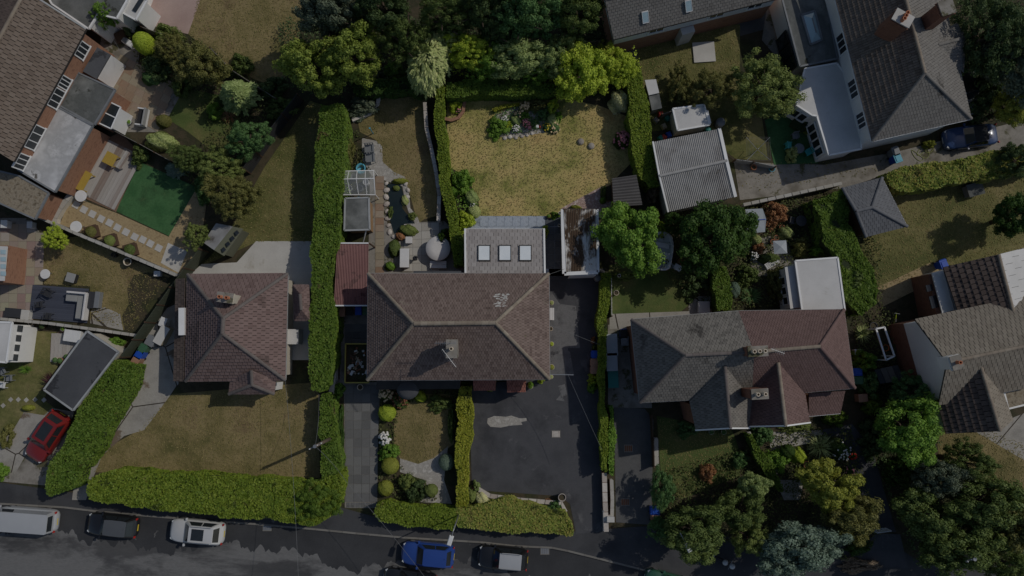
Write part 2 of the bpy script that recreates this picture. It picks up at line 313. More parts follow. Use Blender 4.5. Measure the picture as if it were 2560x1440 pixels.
# ================================================================ builders
def inside(p, poly):
    x, y = p[0], p[1]; c = False; j = len(poly) - 1
    for i in range(len(poly)):
        a, b = poly[i], poly[j]
        if (a[1] > y) != (b[1] > y) and x < (b[0] - a[0]) * (y - a[1]) / (b[1] - a[1]) + a[0]: c = not c
        j = i
    return c
def sheet(name, pts, z, mat, label=None, skirt=0.02, world_pts=False):
    """flat ground cover: a thin slab of real thickness lying on the ground"""
    w_ = pts if world_pts else PP(pts, z)
    me = bpy.data.meshes.new(name); bm = bmesh.new()
    vs_ = [bm.verts.new((p[0], p[1], z)) for p in w_]; f = bm.faces.new(vs_); f.normal_update()
    if f.normal.z < 0: f.normal_flip()
    if skirt:
        r = bmesh.ops.extrude_edge_only(bm, edges=list(bm.edges))
        for v in [g for g in r['geom'] if isinstance(g, bmesh.types.BMVert)]: v.co.z -= skirt
    bmesh.ops.triangulate(bm, faces=[q for q in bm.faces if len(q.verts) > 4])
    bm.to_mesh(me); bm.free(); me.materials.append(MAT(mat))
    o = bpy.data.objects.new(name, me); link(o); tag(o, kind='structure')
    if label: o['label'] = label
    return o
UNIT = {}
def unit_box(mat):
    if mat not in UNIT: UNIT[mat] = MB().box((0, 0, 0), (1, 1, 1)).mesh('slab_mesh', mat)
    return UNIT[mat]
def piece(name, mat, c, size, rz, parent, rx=0, ry=0):
    o = bpy.data.objects.new(name, unit_box(mat)); o.location = c; o.scale = size; o.rotation_euler = (rx, ry, rz); return link(o, parent)
def bil(q, u, v): return (q[0] * (1 - u) + q[1] * u) * (1 - v) + (q[3] * (1 - u) + q[2] * u) * v
def slabs(parent, quad_px, nx, ny, z, mat, name='paving_slab', th=.05, gap=.02, skip=None, jig=0, stagger=False, keep=None):
    q = PP(quad_px, z); n = 0
    for j in range(ny):
        off = (.5 if (stagger and j % 2) else 0)
        for i in range(nx + (1 if off else 0)):
            u0, u1 = max(0, (i - off) / nx), min(1, (i + 1 - off) / nx)
            c = bil(q, (u0 + u1) / 2, (j + .5) / ny)
            if skip and skip(i, j): continue
            if keep and not inside(c, keep): continue
            a = bil(q, u0, (j + .5) / ny); b = bil(q, u1, (j + .5) / ny); d = bil(q, (u0 + u1) / 2, j / ny); e = bil(q, (u0 + u1) / 2, (j + 1) / ny)
            rz = math.atan2((b - a).y, (b - a).x)
            piece(name, mat, c + Vector((0, 0, random.uniform(-.004, .004) - th / 2 + .02)), ((b - a).length - gap, (e - d).length - gap, th), rz + random.uniform(-jig, jig), parent); n += 1
    return n
# ---- foliage -----------------------------------------------------------
def leaf_mesh(name, C, N, S, asp=1.0, axis=None):
    n = len(C); N = N / (np.linalg.norm(N, axis=1, keepdims=True) + 1e-9)
    a = RNG.normal(size=(n, 3)) if axis is None else axis
    T = np.cross(N, a) if axis is None else a - N * (a * N).sum(1, keepdims=True)
    T /= (np.linalg.norm(T, axis=1, keepdims=True) + 1e-9); B = np.cross(N, T)
    S = np.asarray(S).reshape(-1, 1) * np.ones((n, 1))
    V = np.stack([C - T * S * asp, C - B * S * .8, C + T * S * asp, C + B * S * .8], 1).reshape(-1, 3).astype(np.float32)
    me = bpy.data.meshes.new(name); me.vertices.add(4 * n); me.vertices.foreach_set('co', V.ravel())
    me.loops.add(4 * n); me.loops.foreach_set('vertex_index', np.arange(4 * n, dtype=np.int32))
    me.polygons.add(n); me.polygons.foreach_set('loop_start', np.arange(0, 4 * n, 4, dtype=np.int32)); me.polygons.foreach_set('loop_total', np.full(n, 4, np.int32))
    me.update(); me.validate(); return me
def rdir(n, up=0.0):
    d = RNG.normal(size=(n, 3)); d[:, 2] += up; return d / np.linalg.norm(d, axis=1, keepdims=True)
def crown_clumps(K, per, cr, leaf, flat=1.0, dome=False, shell=.35, asp=1.0):
    d = rdir(K); r = (shell + (1 - shell) * RNG.random(K)) ** (1 / 2.2) * .80
    cc = d * r[:, None]
    if dome: cc[:, 2] = np.abs(cc[:, 2])
    cc[:, 2] *= flat
    ph = RNG.random(6) * 6; az = np.arctan2(d[:, 1], d[:, 0])       # lobed, uneven outline
    cc[:, :2] *= (1 + .17 * np.sin(2 * az + ph[0]) + .13 * np.sin(3 * az + ph[1]) + .10 * np.sin(5 * az + ph[2]))[:, None]
    cc *= (.9 + .28 * RNG.random(K))[:, None]
    rad = cr[0] + (cr[1] - cr[0]) * RNG.random(K)
    C = []; N = []
    for k in range(K):
        q = rdir(per, .55); C.append(cc[k] + q * (rad[k] * (.55 + .5 * RNG.random(per)))[:, None] * np.array([1, 1, .75])); N.append(q + rdir(per) * .55)
    C = np.concatenate(C); N = np.concatenate(N)
    if dome: C[:, 2] = np.maximum(C[:, 2], .01)
    return leaf_mesh('crown_mesh', C, N, leaf * (.7 + .6 * RNG.random(len(C))), asp)
def crown_round(n, leaf, dome=False, rough=.1):
    d = rdir(n)
    if dome: d[:, 2] = np.abs(d[:, 2])
    ph = RNG.random((7, 3)) * 6
    w_ = sum(np.sin(d @ (np.array([3 + k, 2.5 + .7 * k, 3.3]) * (1 if k % 2 else -1)) + ph[k, 0]) for k in range(7)) / 7
    r = 1 - .14 + rough * w_ - .1 * RNG.random(n) ** 2
    return leaf_mesh('crown_mesh', d * r[:, None], d + rdir(n) * .5, leaf * (.7 + .6 * RNG.random(n)))
def crown_weep(K, per, leaf):
    C = []; N = []; A = []
    for k in range(K):
        az = RNG.random() * 6.283; r0 = RNG.random() ** .5 * .75; z0 = math.sqrt(max(0, 1 - r0 * r0)) * (.55 + .45 * RNG.random())
        s = np.linspace(0, 1, per); rr = r0 + s * (.1 + .28 * (1 - s * .4)); az_ = az + s * RNG.normal() * .25
        zz = z0 + .12 * s - s ** 2 * (.5 + .7 * RNG.random())
        p = np.stack([rr * np.cos(az_), rr * np.sin(az_), zz], 1) + RNG.normal(size=(per, 3)) * .025
        C.append(p); N.append(np.stack([np.cos(az_) * .5, np.sin(az_) * .5, np.ones(per)], 1) + rdir(per) * .6); A.append(np.stack([np.cos(az_), np.sin(az_), -1.0 * s], 1) + rdir(per) * .3)
    C = np.concatenate(C); return leaf_mesh('crown_mesh', C, np.concatenate(N), leaf * (.7 + .6 * RNG.random(len(C))), 1.9, np.concatenate(A))
def crown_conifer(K, per, leaf):
    C = []; N = []; A = []
    for k in range(K):
        az = RNG.random() * 6.283; h = RNG.random() ** 1.3; ln = (1 - h * .85) * (.75 + .3 * RNG.random()); s = RNG.random(per) ** .6
        sp = RNG.normal(size=per) * .09 * (1 - .3 * s)
        p = np.stack([ln * s * np.cos(az) - sp * np.sin(az), ln * s * np.sin(az) + sp * np.cos(az), -.7 + 1.55 * h - .22 * s * ln + RNG.normal(size=per) * .02], 1)
        C.append(p); N.append(np.tile([.25 * math.cos(az), .25 * math.sin(az), 1], (per, 1)) + rdir(per) * .5); A.append(np.tile([math.cos(az), math.sin(az), -.3], (per, 1)) + rdir(per) * .5)
    C = np.concatenate(C); return leaf_mesh('crown_mesh', C, np.concatenate(N), leaf * (.7 + .6 * RNG.random(len(C))), 1.8, np.concatenate(A))
def crown_spiky(K):
    V = []; Fc = []
    for k in range(K):
        az = random.uniform(0, 6.283); el = random.uniform(.15, 1.3); ln = random.uniform(.75, 1.05); wd = random.uniform(.025, .045)
        pr = None
        for i in range(5):
            s = i / 4; r = ln * s * math.cos(el * (1 - .5 * s)); z = .05 + ln * s * math.sin(el) * (1 - .45 * s)
            c = Vector((r * math.cos(az), r * math.sin(az), z)); sd_ = Vector((-math.sin(az), math.cos(az), 0)) * wd * (1 - .9 * s * s)
            V += [c - sd_, c + sd_]
            if i: n = len(V); Fc.append((n - 4, n - 3, n - 1, n - 2))
    me = bpy.data.meshes.new('crown_mesh'); me.from_pydata([tuple(v) for v in V], [], Fc); me.update(); return me
VAR = {}
def variants():
    for i in range(3):
        VAR['broad%d' % i] = crown_clumps(120, 190, (.10, .25), .031)
        VAR['fine%d' % i] = crown_clumps(200, 130, (.07, .18), .023)
        VAR['bush%d' % i] = crown_clumps(46, 130, (.14, .32), .058, dome=True)
    VAR['weep0'] = crown_weep(330, 34, .038); VAR['weep1'] = crown_weep(280, 34, .042)
    VAR['conifer0'] = crown_conifer(190, 60, .04); VAR['conifer1'] = crown_conifer(150, 55, .05)
    VAR['ball0'] = crown_round(11000, .035, rough=.10); VAR['ball1'] = crown_round(10000, .038, rough=.18)
    VAR['pad0'] = crown_round(4200, .06, True, .22); VAR['pad1'] = crown_round(3800, .065, True, .26)
    VAR['spiky0'] = crown_spiky(110)
variants()
def make_trunk():
    mb = MB(); a = Vector((0, 0, -.02)); b = Vector((.01, .01, .52)); mb.tube(a, b, .045, .028, 8)
    for k in range(9):
        az = k * 2.4; z = .3 + .03 * k; p = Vector((0, 0, z)); m = p + Vector((math.cos(az) * .12, math.sin(az) * .12, .10)); e = m + Vector((math.cos(az + .3) * .14, math.sin(az + .3) * .14, .13))
        mb.tube(p, m, .016, .011, 6); mb.tube(m, e, .011, .004, 6)
    return mb.mesh('trunk_mesh', 'bark', True)
TRUNK = make_trunk()
def use_mat(o, mat):
    if not o.data.materials: o.data.materials.append(MAT(mat))
    o.material_slots[0].link = 'OBJECT'; o.material_slots[0].material = MAT(mat)
def tree(px, py, rx, ry, h, var, mat, label, rot=0, group=None, name='tree', cz=.6, sz=.5):
    zc = h * cz; p = P(px, py, zc); m = mpp(zc)
    e = empty(name, (p.x, p.y, 0), label, 'tree', group)
    t = bpy.data.objects.new('trunk', TRUNK); link(t, e, False); t.scale = (h * .9, h * .9, h); t.rotation_euler = (0, 0, random.random() * 6)
    c = bpy.data.objects.new('crown', VAR[var]); link(c, e, False); use_mat(c, mat)
    c.location = (0, 0, zc); c.scale = (rx * m * 1.06, ry * m * 1.06, h * (1 - cz) if sz is None else max(h * (1 - cz), .2)); c.rotation_euler = (0, 0, R(rot))
    return e
def shrub(px, py, rx, ry, h, var, mat, label, rot=0, group=None, cat='shrub', name='shrub', z0=0.0):
    """low plant standing on the ground"""
    p = P(px, py, z0 + h * .5); m = mpp(z0 + h * .5)
    c = bpy.data.objects.new(name, VAR[var]); link(c); use_mat(c, mat)
    full = var[:4] in ('ball', 'broa', 'fine', 'coni', 'weep')
    c.location = (p.x, p.y, z0 + (h * .5 if full else 0)); c.scale = (rx * m * 1.1, ry * m * 1.1, h * .52 if full else h); c.rotation_euler = (0, 0, R(rot if rot else random.uniform(0, 0.5)))
    return tag(c, label, cat, group)
def flowering(px, py, r, h, mat, fl, nf, fr, label, group=None, name='flowering_shrub', z0=0.0):
    p = P(px, py, z0 + h * .5); m = mpp(z0 + h * .5)
    e = empty(name, (p.x, p.y, z0), label, 'shrub', group)
    c = bpy.data.objects.new('foliage', VAR[random.choice(['pad0', 'pad1'])]); link(c, e, False); use_mat(c, mat); c.scale = (r * m, r * m, h)
    mb = MB()
    for k in range(nf):
        az = random.uniform(0, 6.283); q = random.random() ** .5 * .95; z = h * math.sqrt(max(.05, 1 - q * q))
        mb.blob((q * r * m * math.cos(az), q * r * m * math.sin(az), z), fr * random.uniform(.7, 1.2), 7, 4, .7)
    mb.build('flower_heads', fl, e, True, False)['kind'] = 'stuff'
    return e
def hedge(pts, h, mat, label, leaf=.09, dens=230, name='hedge', group=None, top_var=.08, cat='hedge', side=1.0):
    """clipped hedge: outline of its flat top traced at height h; leaves on a woody core"""
    q = [Vector((p.x, p.y)) for p in PP(pts, h)]
    ar = sum(q[i].x * q[(i + 1) % len(q)].y - q[(i + 1) % len(q)].x * q[i].y for i in range(len(q))) / 2
    if ar < 0: q = q[::-1]; ar = -ar
    qq = []; ph_ = RNG.random(4) * 6; s_ = 0.0                      # uneven clipping along the sides
    for i in range(len(q)):
        a, b = q[i], q[(i + 1) % len(q)]; L_ = (b - a).length; n_ = max(1, int(L_ / .45)); o_ = Vector(((b - a).y, -(b - a).x)) / max(L_, 1e-6)
        for k in range(n_): s_ += L_ / n_; qq.append(a.lerp(b, k / n_) + o_ * (.09 * math.sin(s_ * 1.1 + ph_[0]) + .06 * math.sin(s_ * 2.7 + ph_[1]) + random.uniform(-.04, .04)) * min(1, h))
    q = qq
    cx = sum((p.x for p in q)) / len(q); cy = sum((p.y for p in q)) / len(q)
    e = empty(name, (cx, cy, 0), label, cat, group)
    # core slightly inside
    ins = []
    for i in range(len(q)):
        a, b, c = q[i - 1], q[i], q[(i + 1) % len(q)]
        n1 = Vector((-(b - a).y, (b - a).x)); n2 = Vector((-(c - b).y, (c - b).x))
        n = (n1.normalized() + n2.normalized()); n = n.normalized() if n.length > 1e-4 else n1.normalized()
        ins.append(b + n * .10)
    MB().prism(ins, 0, h - .14).build('branches', 'hedge_core', e)
    x0, x1 = min(p.x for p in q), max(p.x for p in q); y0, y1 = min(p.y for p in q), max(p.y for p in q)
    nt_ = int((x1 - x0) * (y1 - y0) * dens * 1.15)
    U = RNG.random((nt_, 2)) * [x1 - x0, y1 - y0] + [x0, y0]
    poly = [(p.x, p.y) for p in q]; inn = np.zeros(nt_, bool); j = len(poly) - 1
    for i in range(len(poly)):
        a, b = poly[i], poly[j]
        if abs(b[1] - a[1]) > 1e-9:
            cond = ((a[1] > U[:, 1]) != (b[1] > U[:, 1])) & (U[:, 0] < (b[0] - a[0]) * (U[:, 1] - a[1]) / (b[1] - a[1]) + a[0]); inn ^= cond
        j = i
    U = U[inn]; n = len(U)
    ph = RNG.random(6) * 6
    def bump(X, Y): return (np.sin(X * 1.3 + ph[0]) * np.cos(Y * 1.7 + ph[1]) + np.sin(X * 3.1 + ph[2] + Y) * .6 + np.sin(Y * 3.7 + ph[3] - X) * .6 + np.sin(X * 6 + Y * 5 + ph[4]) * .4) / 2.2
    Z = h + bump(U[:, 0], U[:, 1]) * top_var - .12 * RNG.random(n) ** 2 + .03
    C = [np.column_stack([U, Z])]; N = [np.tile([0, 0, 1.], (n, 1)) + rdir(n) * .75]
    for i in range(len(q)):
        a, b = q[i], q[(i + 1) % len(q)]; L_ = (b - a).length; m = int(L_ * h * dens * .75 * side)
        if m < 1: continue
        s = RNG.random(m); z = RNG.random(m) * (h + .03); out = np.array([(b - a).y, -(b - a).x, 0]) / max(L_, 1e-6)
        X = a.x + (b.x - a.x) * s; Y = a.y + (b.y - a.y) * s; off = bump(X + z, Y - z) * top_var * .8 - .05 - .1 * RNG.random(m) ** 2
        rnd_ = np.where(z > h - .25, -(z - h + .25) * .5, 0)
        C.append(np.column_stack([X, Y, z]) + out * (off + rnd_)[:, None]); N.append(np.tile(out + [0, 0, .35], (m, 1)) + rdir(m) * .6)
    C = np.concatenate(C); N = np.concatenate(N)
    me = leaf_mesh('hedge_foliage', C, N, leaf * (.65 + .6 * RNG.random(len(C)))); me.materials.append(MAT(mat))
    link(bpy.data.objects.new('foliage', me), e)
    return e
# ---- roofs and houses ---------------------------------------------------
def clip(poly, a, b, c):
    """keep part of 2-D polygon where a*x+b*y<=c"""
    out = []
    for i in range(len(poly)):
        p, q = poly[i], poly[(i + 1) % len(poly)]; dp, dq = a * p[0] + b * p[1] - c, a * q[0] + b * q[1] - c
        if dp <= 0: out.append(p)
        if (dp < 0 < dq) or (dq < 0 < dp): t = dp / (dp - dq); out.append((p[0] + (q[0] - p[0]) * t, p[1] + (q[1] - p[1]) * t))
    return out
def roof_plane(parent, pts, mat, tw=.3, th=.3, lift=.03, solo=0, stagger=True, deck_t=.12, name='tiles', under='under', g=.012):
    """pts: 3-D convex polygon, first two points are the eave. Real overlapping tiles on a deck."""
    pts = [Vector(p) for p in pts]
    eu = (pts[1] - pts[0]).normalized(); nm = Vector((0, 0, 0))
    for i in range(len(pts)): nm += (pts[i] - pts[0]).cross(pts[(i + 1) % len(pts)] - pts[0])
    nm.normalize()
    if nm.z < 0: nm = -nm
    eu = (eu - nm * eu.dot(nm)).normalized(); ev = nm.cross(eu).normalized()
    if sum((p - pts[0]).dot(ev) for p in pts) < 0: ev = -ev
    o0 = pts[0]; uv = [((p - o0).dot(eu), (p - o0).dot(ev)) for p in pts]
    ar = sum(uv[i][0] * uv[(i + 1) % len(uv)][1] - uv[(i + 1) % len(uv)][0] * uv[i][1] for i in range(len(uv)))
    cv = uv if ar > 0 else uv[::-1]
    hp = []
    for i in range(len(cv)):
        a, b = cv[i], cv[(i + 1) % len(cv)]; dx, dy = b[0] - a[0], b[1] - a[1]; l = math.hypot(dx, dy)
        if l > 1e-6: hp.append((dy / l, -dx / l, (dy * a[0] - dx * a[1]) / l))
    hh_ = [(p - o0).dot(nm) for p in pts]
    def dev(u, v):                                   # the slope may be slightly twisted: follow it
        best = None
        for i in range(1, len(pts) - 1):
            a, b, c = uv[0], uv[i], uv[i + 1]; dt = (b[1] - c[1]) * (a[0] - c[0]) + (c[0] - b[0]) * (a[1] - c[1])
            if abs(dt) < 1e-9: continue
            w0 = ((b[1] - c[1]) * (u - c[0]) + (c[0] - b[0]) * (v - c[1])) / dt; w1 = ((c[1] - a[1]) * (u - c[0]) + (a[0] - c[0]) * (v - c[1])) / dt; w2 = 1 - w0 - w1
            if best is None or min(w0, w1, w2) > best[0]: best = (min(w0, w1, w2), w0 * hh_[0] + w1 * hh_[i] + w2 * hh_[i + 1])
        return best[1] if best else 0.0
    dk_ = MB(); m_ = len(pts); top_ = [p - nm * .012 for p in pts]
    dk_.add(top_ + [p - Vector((0, 0, deck_t)) for p in top_], [(0, i, i + 1) for i in range(1, m_ - 1)] + [(m_, m_ + i + 1, m_ + i) for i in range(1, m_ - 1)] + [(i, m_ + i, m_ + (i + 1) % m_, (i + 1) % m_) for i in range(m_)])
    deck = dk_.build('roof_deck', under, parent)
    u0, u1 = min(p[0] for p in uv), max(p[0] for p in uv); v1 = max(p[1] for p in uv)
    mb = MB(); cand = []
    j = 0; v = 0.0
    while v < v1 - .02:
        off = (tw / 2 if (stagger and j % 2) else 0); u = u0 - off
        while u < u1:
            t = [(u + g, v), (u + tw - g, v), (u + tw - g, v + th * 1.04), (u + g, v + th * 1.04)]; full = True
            for a, b, c in hp:
                if any(a * p[0] + b * p[1] - c > 1e-6 for p in t): full = False; t = clip(t, a, b, c)
                if len(t) < 3: break
            if len(t) >= 3:
                if full and solo: cand.append((u, v))
                else: tile_into(mb, t, v, th, lift, o0, eu, ev, nm, dev)
            u += tw
        v += th; j += 1
    if cand:
        cand.sort(key=lambda c: (o0 + eu * c[0] + ev * c[1]).xy.length)
        key = ('tile', mat, round(tw, 3), round(th, 3), g)
        if key not in UNIT:
            q = MB(); tile_into(q, [(g, 0), (tw - g, 0), (tw - g, th * 1.04), (g, th * 1.04)], 0, th, lift, Vector((0, 0, 0)), Vector((1, 0, 0)), Vector((0, 1, 0)), Vector((0, 0, 1)))
            UNIT[key] = q.mesh('tile_mesh', mat)
        rot = Matrix((eu, ev, nm)).transposed().to_euler()
        for k, (u, v) in enumerate(cand):
            if k < solo:
                o = bpy.data.objects.new('roof_tile', UNIT[key]); o.location = o0 + eu * u + ev * v + nm * (max(dev(u, v), dev(u + tw, v), dev(u, v + th), dev(u + tw, v + th)) + random.uniform(0, .006)); o.rotation_euler = rot; link(o, deck)
            else: tile_into(mb, [(u + g, v), (u + tw - g, v), (u + tw - g, v + th * 1.04), (u + g, v + th * 1.04)], v, th, lift, o0, eu, ev, nm, dev)
    if mb.v: mb.build(name, mat, deck)['kind'] = 'stuff'
    return deck
def tile_into(mb, t, v, th, lift, o0, eu, ev, nm, dev=None):
    dv = [dev(*p) if dev else 0.0 for p in t]
    j = random.uniform(-.004, .006); sk = random.uniform(-.004, .004)
    top = [o0 + eu * p[0] + ev * p[1] + nm * (.012 + j + sk * (p[0] - t[0][0]) * 3 + lift * max(0, 1 - (p[1] - v) / th) + z_) for p, z_ in zip(t, dv)]; bot = [o0 + eu * p[0] + ev * p[1] + nm * (z_ - .004) for p, z_ in zip(t, dv)]; n = len(t)
    mb.add(top + bot, [tuple(range(n))] + [(i, n + i, n + (i + 1) % n, (i + 1) % n) for i in range(n)])
def ridge(parent, a, b, mat, r=.13, step=.45, name='ridge_tile'):
    """half-round ridge or hip tiles, one object each"""
    a, b = Vector(a), Vector(b); d = b - a; n = max(1, int(d.length / step)); key = ('ridge', mat, r)
    if key not in UNIT:
        mb = MB(); k = 7
        for x, rr in ((0, 1.06), (1.0, .98)):
            for i in range(k): q = math.pi * (i / (k - 1)) * 1.1 - .05 * math.pi; mb.v.append((x, r * rr * math.cos(q), r * rr * .75 * math.sin(q)))
        mb.f = [(i, i + 1, k + i + 1, k + i) for i in range(k - 1)]; UNIT[key] = mb.mesh('ridge_mesh', mat, True)
    yaw = math.atan2(d.y, d.x); pit = -math.atan2(d.z, d.xy.length)
    for i in range(n):
        o = bpy.data.objects.new(name, UNIT[key]); o.location = a + d * (i / n) + Vector((0, 0, .03)); o.scale = (d.length / n * 1.03, 1, 1); o.rotation_euler = (0, pit, yaw); link(o, parent)
def inset(pts, d):
    c = sum((Vector((p[0], p[1])) for p in pts), Vector((0, 0))) / len(pts); out = []
    for i in range(len(pts)):
        a, b, e = (Vector(pts[k % len(pts)][:2]) for k in (i - 1, i, i + 1))
        n1 = (b - a).normalized(); n2 = (e - b).normalized(); n1 = Vector((-n1.y, n1.x)); n2 = Vector((-n2.y, n2.x))
        if n1.dot(c - b) < 0: n1 = -n1
        if n2.dot(c - b) < 0: n2 = -n2
        n = n1 + n2; out.append(b + n / max(.6, (1 + n1.dot(n2))) * d)
    return out
def walls(parent, eave_pts, z1, mat, over=.3, z0=0.0, name='wall'):
    return MB().prism(inset(eave_pts, over), z0, z1).build(name, mat, parent)
def gutter(parent, a, b, mat='trim_white', r=.06):
    a, b = Vector(a), Vector(b); return MB().beam(a - Vector((0, 0, .08)), b - Vector((0, 0, .08)), .11, .11).build('gutter', mat, parent)
def window(parent, a, b, t, z, wd, ht, out, frame='trim_white', pane='glass_dark', off=0.02, mull=1):
    """window on the wall line a-b (world xy) at fraction t; frame with pane and bars proud of the wall"""
    a, b = Vector((a[0], a[1], 0)), Vector((b[0], b[1], 0)); d = (b - a).normalized(); n = Vector((d.y, -d.x, 0))
    if n.dot(Vector((out[0], out[1], 0))) < 0: n = -n
    c = a + (b - a) * t + n * off; rz = math.atan2(d.y, d.x); c.z = z
    f = MB()
    f.box(c + Vector((0, 0, ht / 2)), (wd, .12, .09), rz); f.box(c - Vector((0, 0, ht / 2)), (wd + .1, .18, .09), rz)
    for s in (-1, 1): f.box(c + d * (s * (wd / 2 - .04)), (.09, .12, ht - .09), rz)
    for k in range(mull): f.box(c + d * (wd * ((k + 1) / (mull + 1) - .5)), (.07, .11, ht - .09), rz)
    fo = f.build('window', frame, parent)
    MB().box(c, (wd - .1, .07, ht - .1), rz).build('pane', pane, fo); return fo
def skylight(parent, quad, frame='fascia_dark', pane='glass_sky', h=.10):
    """quad: 3-D corners on the roof plane"""
    q = [Vector(p) for p in quad]; nm = (q[1] - q[0]).cross(q[2] - q[0]).normalized()
    if nm.z < 0: nm = -nm
    c = sum(q, Vector((0, 0, 0))) / 4
    def ring(s, hh): return [c + (p - c) * s + nm * hh for p in q]
    mb = MB(); mb.add(ring(1.0, 0) + ring(1.0, h) + ring(.88, h) , [(0, 1, 5, 4), (1, 2, 6, 5), (2, 3, 7, 6), (3, 0, 4, 7)] + [(4 + i, 4 + (i + 1) % 4, 8 + (i + 1) % 4, 8 + i) for i in range(4)])
    o = mb.build('skylight', frame, parent); MB().add(ring(.88, h - .015), [(0, 1, 2, 3)]).build('pane', pane, o); return o
def chimney(parent, px, py, ztop, sx, sy, hgt, rz, mat='brick_dark', pots=2, cap='concrete_dirty', pot='pot_red'):
    c = P(px, py, ztop)
    st = MB().box((c.x, c.y, ztop - hgt / 2 - .06), (sx, sy, hgt), rz).box((c.x, c.y, ztop - .25), (sx + .12, sy + .12, .12), rz).build('chimney', mat, parent)
    MB().box((c.x, c.y, ztop - .02), (sx + .1, sy + .1, .09), rz).build('chimney_cap', cap, st)
    for k in range(pots):
        q = (k - (pots - 1) / 2) * sx * .75 / max(1, pots - .4); x, y = c.x + q * math.cos(rz), c.y + q * math.sin(rz)
        MB().lathe((x, y, ztop + .02), [(.14, 0), (.12, .05), (.11, .35), (.14, .38), (.14, .44), (.09, .44), (.09, .1)], 12).build('chimney_pot', pot, st)
    return st
def aerial(parent, base, az, ln=1.2, n=9, hgt=1.0):
    mb = MB(); b = Vector(base); t = b + Vector((0, 0, hgt)); mb.tube(b, t, .02, .02, 6); d = Vector((math.cos(az), math.sin(az), 0)); s = Vector((-d.y, d.x, 0))
    mb.tube(t - d * ln * .3, t + d * ln * .7, .018, .018, 6)
    for k in range(n): q = t + d * ln * (-.25 + .95 * k / n); mb.tube(q - s * .16, q + s * .16, .01, .01, 4)
    return mb.build('aerial', 'metal_grey', parent)
def flat_roof(parent, px_pts, z, mat, wall_mat, edge='trim_white', over=.15, name='flat_roof', z0=0.0, th=.12, lip=.05):
    q = PP(px_pts, z); c = sum(q, Vector((0, 0, 0))) / len(q)
    walls(parent, q, z - th, wall_mat, over, z0)
    r = MB().prism(q, z - th, z).build(name, mat, parent)
    if edge:
        mb = MB()
        for i in range(len(q)): a, b = q[i], q[(i + 1) % len(q)]; mb.beam(a + Vector((0, 0, lip / 2 - .06)), b + Vector((0, 0, lip / 2 - .06)), .13, .12 + lip)
        mb.build('edge_trim', edge, parent)
    return r
def cover(name, px_pts, mat, label, dens=60, size=.07, h=.12, flat=.5, cat='ground cover', lump=0.0):
    """loose low growth nobody could count: leaves scattered over a bed or tufts over a lawn"""
    q = PP(px_pts, 0); x0, x1 = min(p.x for p in q), max(p.x for p in q); y0, y1 = min(p.y for p in q), max(p.y for p in q)
    n = int((x1 - x0) * (y1 - y0) * dens); U = RNG.random((n, 2)) * [x1 - x0, y1 - y0] + [x0, y0]; inn = np.zeros(n, bool); j = len(q) - 1
    for i in range(len(q)):
        a, b = q[i], q[j]
        if abs(b.y - a.y) > 1e-9: inn ^= ((a.y > U[:, 1]) != (b.y > U[:, 1])) & (U[:, 0] < (b.x - a.x) * (U[:, 1] - a.y) / (b.y - a.y) + a.x)
        j = i
    U = U[inn]; n = len(U); ph = RNG.random(4) * 6
    top = h * (1 + lump * (np.sin(U[:, 0] * 1.9 + ph[0]) * np.cos(U[:, 1] * 2.3 + ph[1]) + .5 * np.sin(U[:, 0] * 4.3 + U[:, 1] * 3.1 + ph[2])))
    if lump: k = top > h * .55; U = U[k]; top = top[k]; n = len(U)
    C = np.column_stack([U, .02 + np.maximum(.03, top) * RNG.random(n) ** .6]); N = np.tile([0, 0, 1.], (n, 1)) + rdir(n) * flat
    me = leaf_mesh(name, C, N, size * (.6 + .8 * RNG.random(n))); me.materials.append(MAT(mat)); o = bpy.data.objects.new(name, me); link(o); return tag(o, label, cat, kind='stuff')
def base_of(pts): c = sum((Vector((p[0], p[1], 0)) for p in pts), Vector((0, 0, 0))) / len(pts); return (c.x, c.y, 0)
# ================================================================ the setting
KERB = [(-500, 1236), (0, 1257), (160, 1266), (250, 1277), (400, 1290), (640, 1308), (790, 1321), (890, 1331), (1015, 1342), (1200, 1353), (1290, 1363), (1380, 1367),
        (1420, 1375), (1500, 1395), (1600, 1420), (1650, 1432), (1720, 1452), (1900, 1505)]
kz = [P(a, b, 0) for a, b in KERB]
sheet('ground', [(-900, -900), (900, -900), (900, 900), (-900, 900)], -.13, 'verge', skirt=0, world_pts=True)
far = [Vector((150, -80, 0)), Vector((150, 170, 0)), Vector((-150, 170, 0)), Vector((-150, kz[0].y, 0))]
sheet('garden_ground', kz + far, 0.0, 'soil', skirt=.13, world_pts=True)
sheet('road', [(p.x, p.y) for p in kz][::-1] + [(-120, kz[0].y), (-120, -70), (140, -70), (140, -60)], -.122, 'asphalt_road', skirt=0, world_pts=True)
rg = []
for i in range(1, len(kz) - 4):
    nn_ = max(4, int((kz[i + 1] - kz[i]).length / .13))
    for k in range(nn_):
        p = kz[i].lerp(kz[i + 1], k / nn_); rg.append((p.x, p.y - 2.1 - .5 * math.sin(p.x * .37) - .3 * math.sin(p.x * .9 + 1) - .22 * math.sin(p.x * 2.9) - .16 * math.sin(p.x * 6.7 + 2) - random.uniform(0, .3)))
sheet('road_edge', [(p.x, p.y - .1) for p in kz[1:-3]][::-1] + rg, -.117, 'asphalt_damp', skirt=0, world_pts=True)
kb = sheet('kerb', [(p.x, p.y - .16) for p in kz] + [(p.x, p.y - .02) for p in kz[::-1]], -.05, 'concrete_dirty', skirt=.07, world_pts=True)
for i in range(1, len(kz) - 1):
    a, b = kz[i], kz[i + 1]; n = max(1, int((b - a).length / .92))
    for k in range(n):
        c = a + (b - a) * ((k + .5) / n); d = b - a; piece('kerb_stone', 'kerb', (c.x, c.y - .07, -.045 + random.uniform(-.004, .004)), (d.length / n - .02, .15, .14), math.atan2(d.y, d.x), kb)
